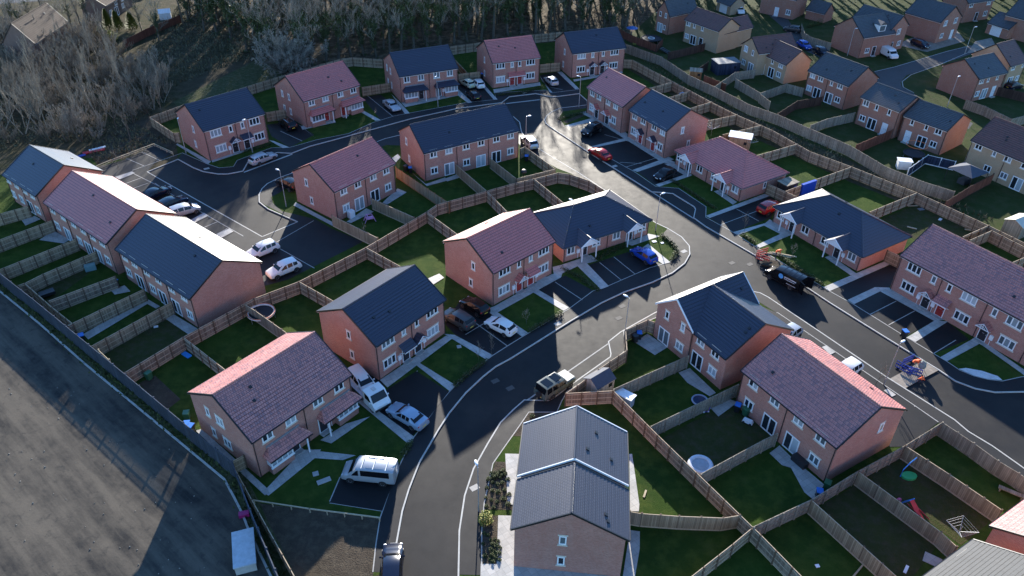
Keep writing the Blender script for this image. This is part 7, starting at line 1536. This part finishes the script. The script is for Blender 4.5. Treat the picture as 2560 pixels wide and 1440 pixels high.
r = thing('spreading_bare_tree', 'large spreading bare tree with dark trunk at the left edge of the thicket', 'tree', (-79.91, 122.54)); tk_.obj('trunk', BARK, r); cr_.obj('crown', TWGP, r)
for k, (p, l) in enumerate((((-64.95, 120.51), 'slim bare young tree left of the navy semi by the scrub'), ((-69.86, 126.19), 'slim bare young tree above the timber knee rail'), ((-63.53, 131.01), 'slim bare young tree at the corner of the tan fence'), ((-68.56, 134.72), 'pair-stemmed slim bare tree at the edge of the thicket'), ((-78.73, 184.81), 'tall leaning bare tree by the brown garden fence at top left'), ((-100.73, 180.01), 'bare tree in front of the brown-tiled house gable'), ((29.60, 190.53), 'pale twin-stemmed bare tree right of the wood by the first older house'), ((-117.02, 194.27), 'bare bushy tree by the road at top left'))):
    tk_, cr_ = grow(90 + k, [8, 7, 8, 7, 13, 9, 10, 7][k], .11 if k < 4 else .2, [9, 6, 5], 3, .45, .5, .25, .08, 6, stems=2 if k in (3, 6) else 1, lenf=.42, tmin=.013)
    r = thing('bare_tree', l, 'tree', p); tk_.obj('trunk', BARK, r); cr_.obj('crown', TWGP if k != 4 else TWIG, r)
# dead grass and bramble tufts on the open scrub (uncountable)
m = MB(); m.uv = False
for poly, n in (([(-67.05, 146.18), (-54.91, 166.06), (-73.44, 205.61), (-85.89, 202.73), (-79.42, 159.80)], 5000), (SP, 6000), ([(25.61, 170.37), (49.23, 132.32), (57.36, 115.05), (71.07, 99.49), (69.43, 97.43), (54.40, 112.27), (44.69, 128.96), (30.15, 154.23)], 2600), ([(-72.07, 118.48), (-66.95, 127.74), (-57.07, 120.10), (-61.09, 120.53), (-67.20, 112.60)], 900)):
    for p in scatter(poly, n, 0.0, rnd, n * 3):
        h_ = rnd.uniform(.1, .55); t_ = Vector((rnd.uniform(-1, 1), rnd.uniform(-1, 1), 0)) * .16; c = Vector((*p, .0)); o_ = Vector((rnd.uniform(-.3, .3), rnd.uniform(-.3, .3), h_))
        m.face([c - t_, c + t_, c + o_ + t_ * .2, c + o_ - t_ * .2])
struct(m.obj('rough_grass_tufts', plain('dead_grass', (.13, .115, .06), .95, var=.5, scale=.25)), 'stuff')

# ---------------------------------------------------------------- camera, sun and sky
cam = bpy.data.cameras.new('camera'); co = bpy.data.objects.new('camera', cam); C.objects.link(co); sc.camera = co
cam.sensor_width = 36; cam.lens = 36 * 1938.1 / 2560; cam.clip_end = 3000; cam.clip_start = .5
co.matrix_world = Matrix.Translation((0, 0, 57.806)) @ Matrix.Rotation(math.pi / 2 - 0.62539, 4, 'X') @ Matrix.Rotation((0.01451), 4, 'Z')
EL, AZ = R(15.9), R(-.3)
sun = bpy.data.lights.new('sun', 'SUN'); so = bpy.data.objects.new('sun', sun); C.objects.link(so)
sun.energy = 3.4; sun.angle = R(.6); sun.color = (1, .93, .82)
d = Vector((math.sin(AZ) * math.cos(EL), math.cos(AZ) * math.cos(EL), math.sin(EL)))
so.rotation_euler = d.to_track_quat('Z', 'Y').to_euler()
w = bpy.data.worlds.new('World'); sc.world = w; w.use_nodes = True
nt = w.node_tree; sky = nt.nodes.new('ShaderNodeTexSky'); sky.sky_type = 'NISHITA'; sky.sun_disc = False; sky.sun_elevation = EL; sky.sun_rotation = AZ; sky.ozone_density = 5.5; sky.dust_density = 0.0; sky.air_density = 1.0
bg = nt.nodes['Background']; nt.links.new(sky.outputs[0], bg.inputs[0]); bg.inputs[1].default_value = .085
sc.view_settings.view_transform = 'Standard'; sc.view_settings.look = 'None'; sc.view_settings.gamma = 1; sc.view_settings.exposure = 2.2
sc.render.engine = 'CYCLES'
sc.cycles.max_bounces = 5
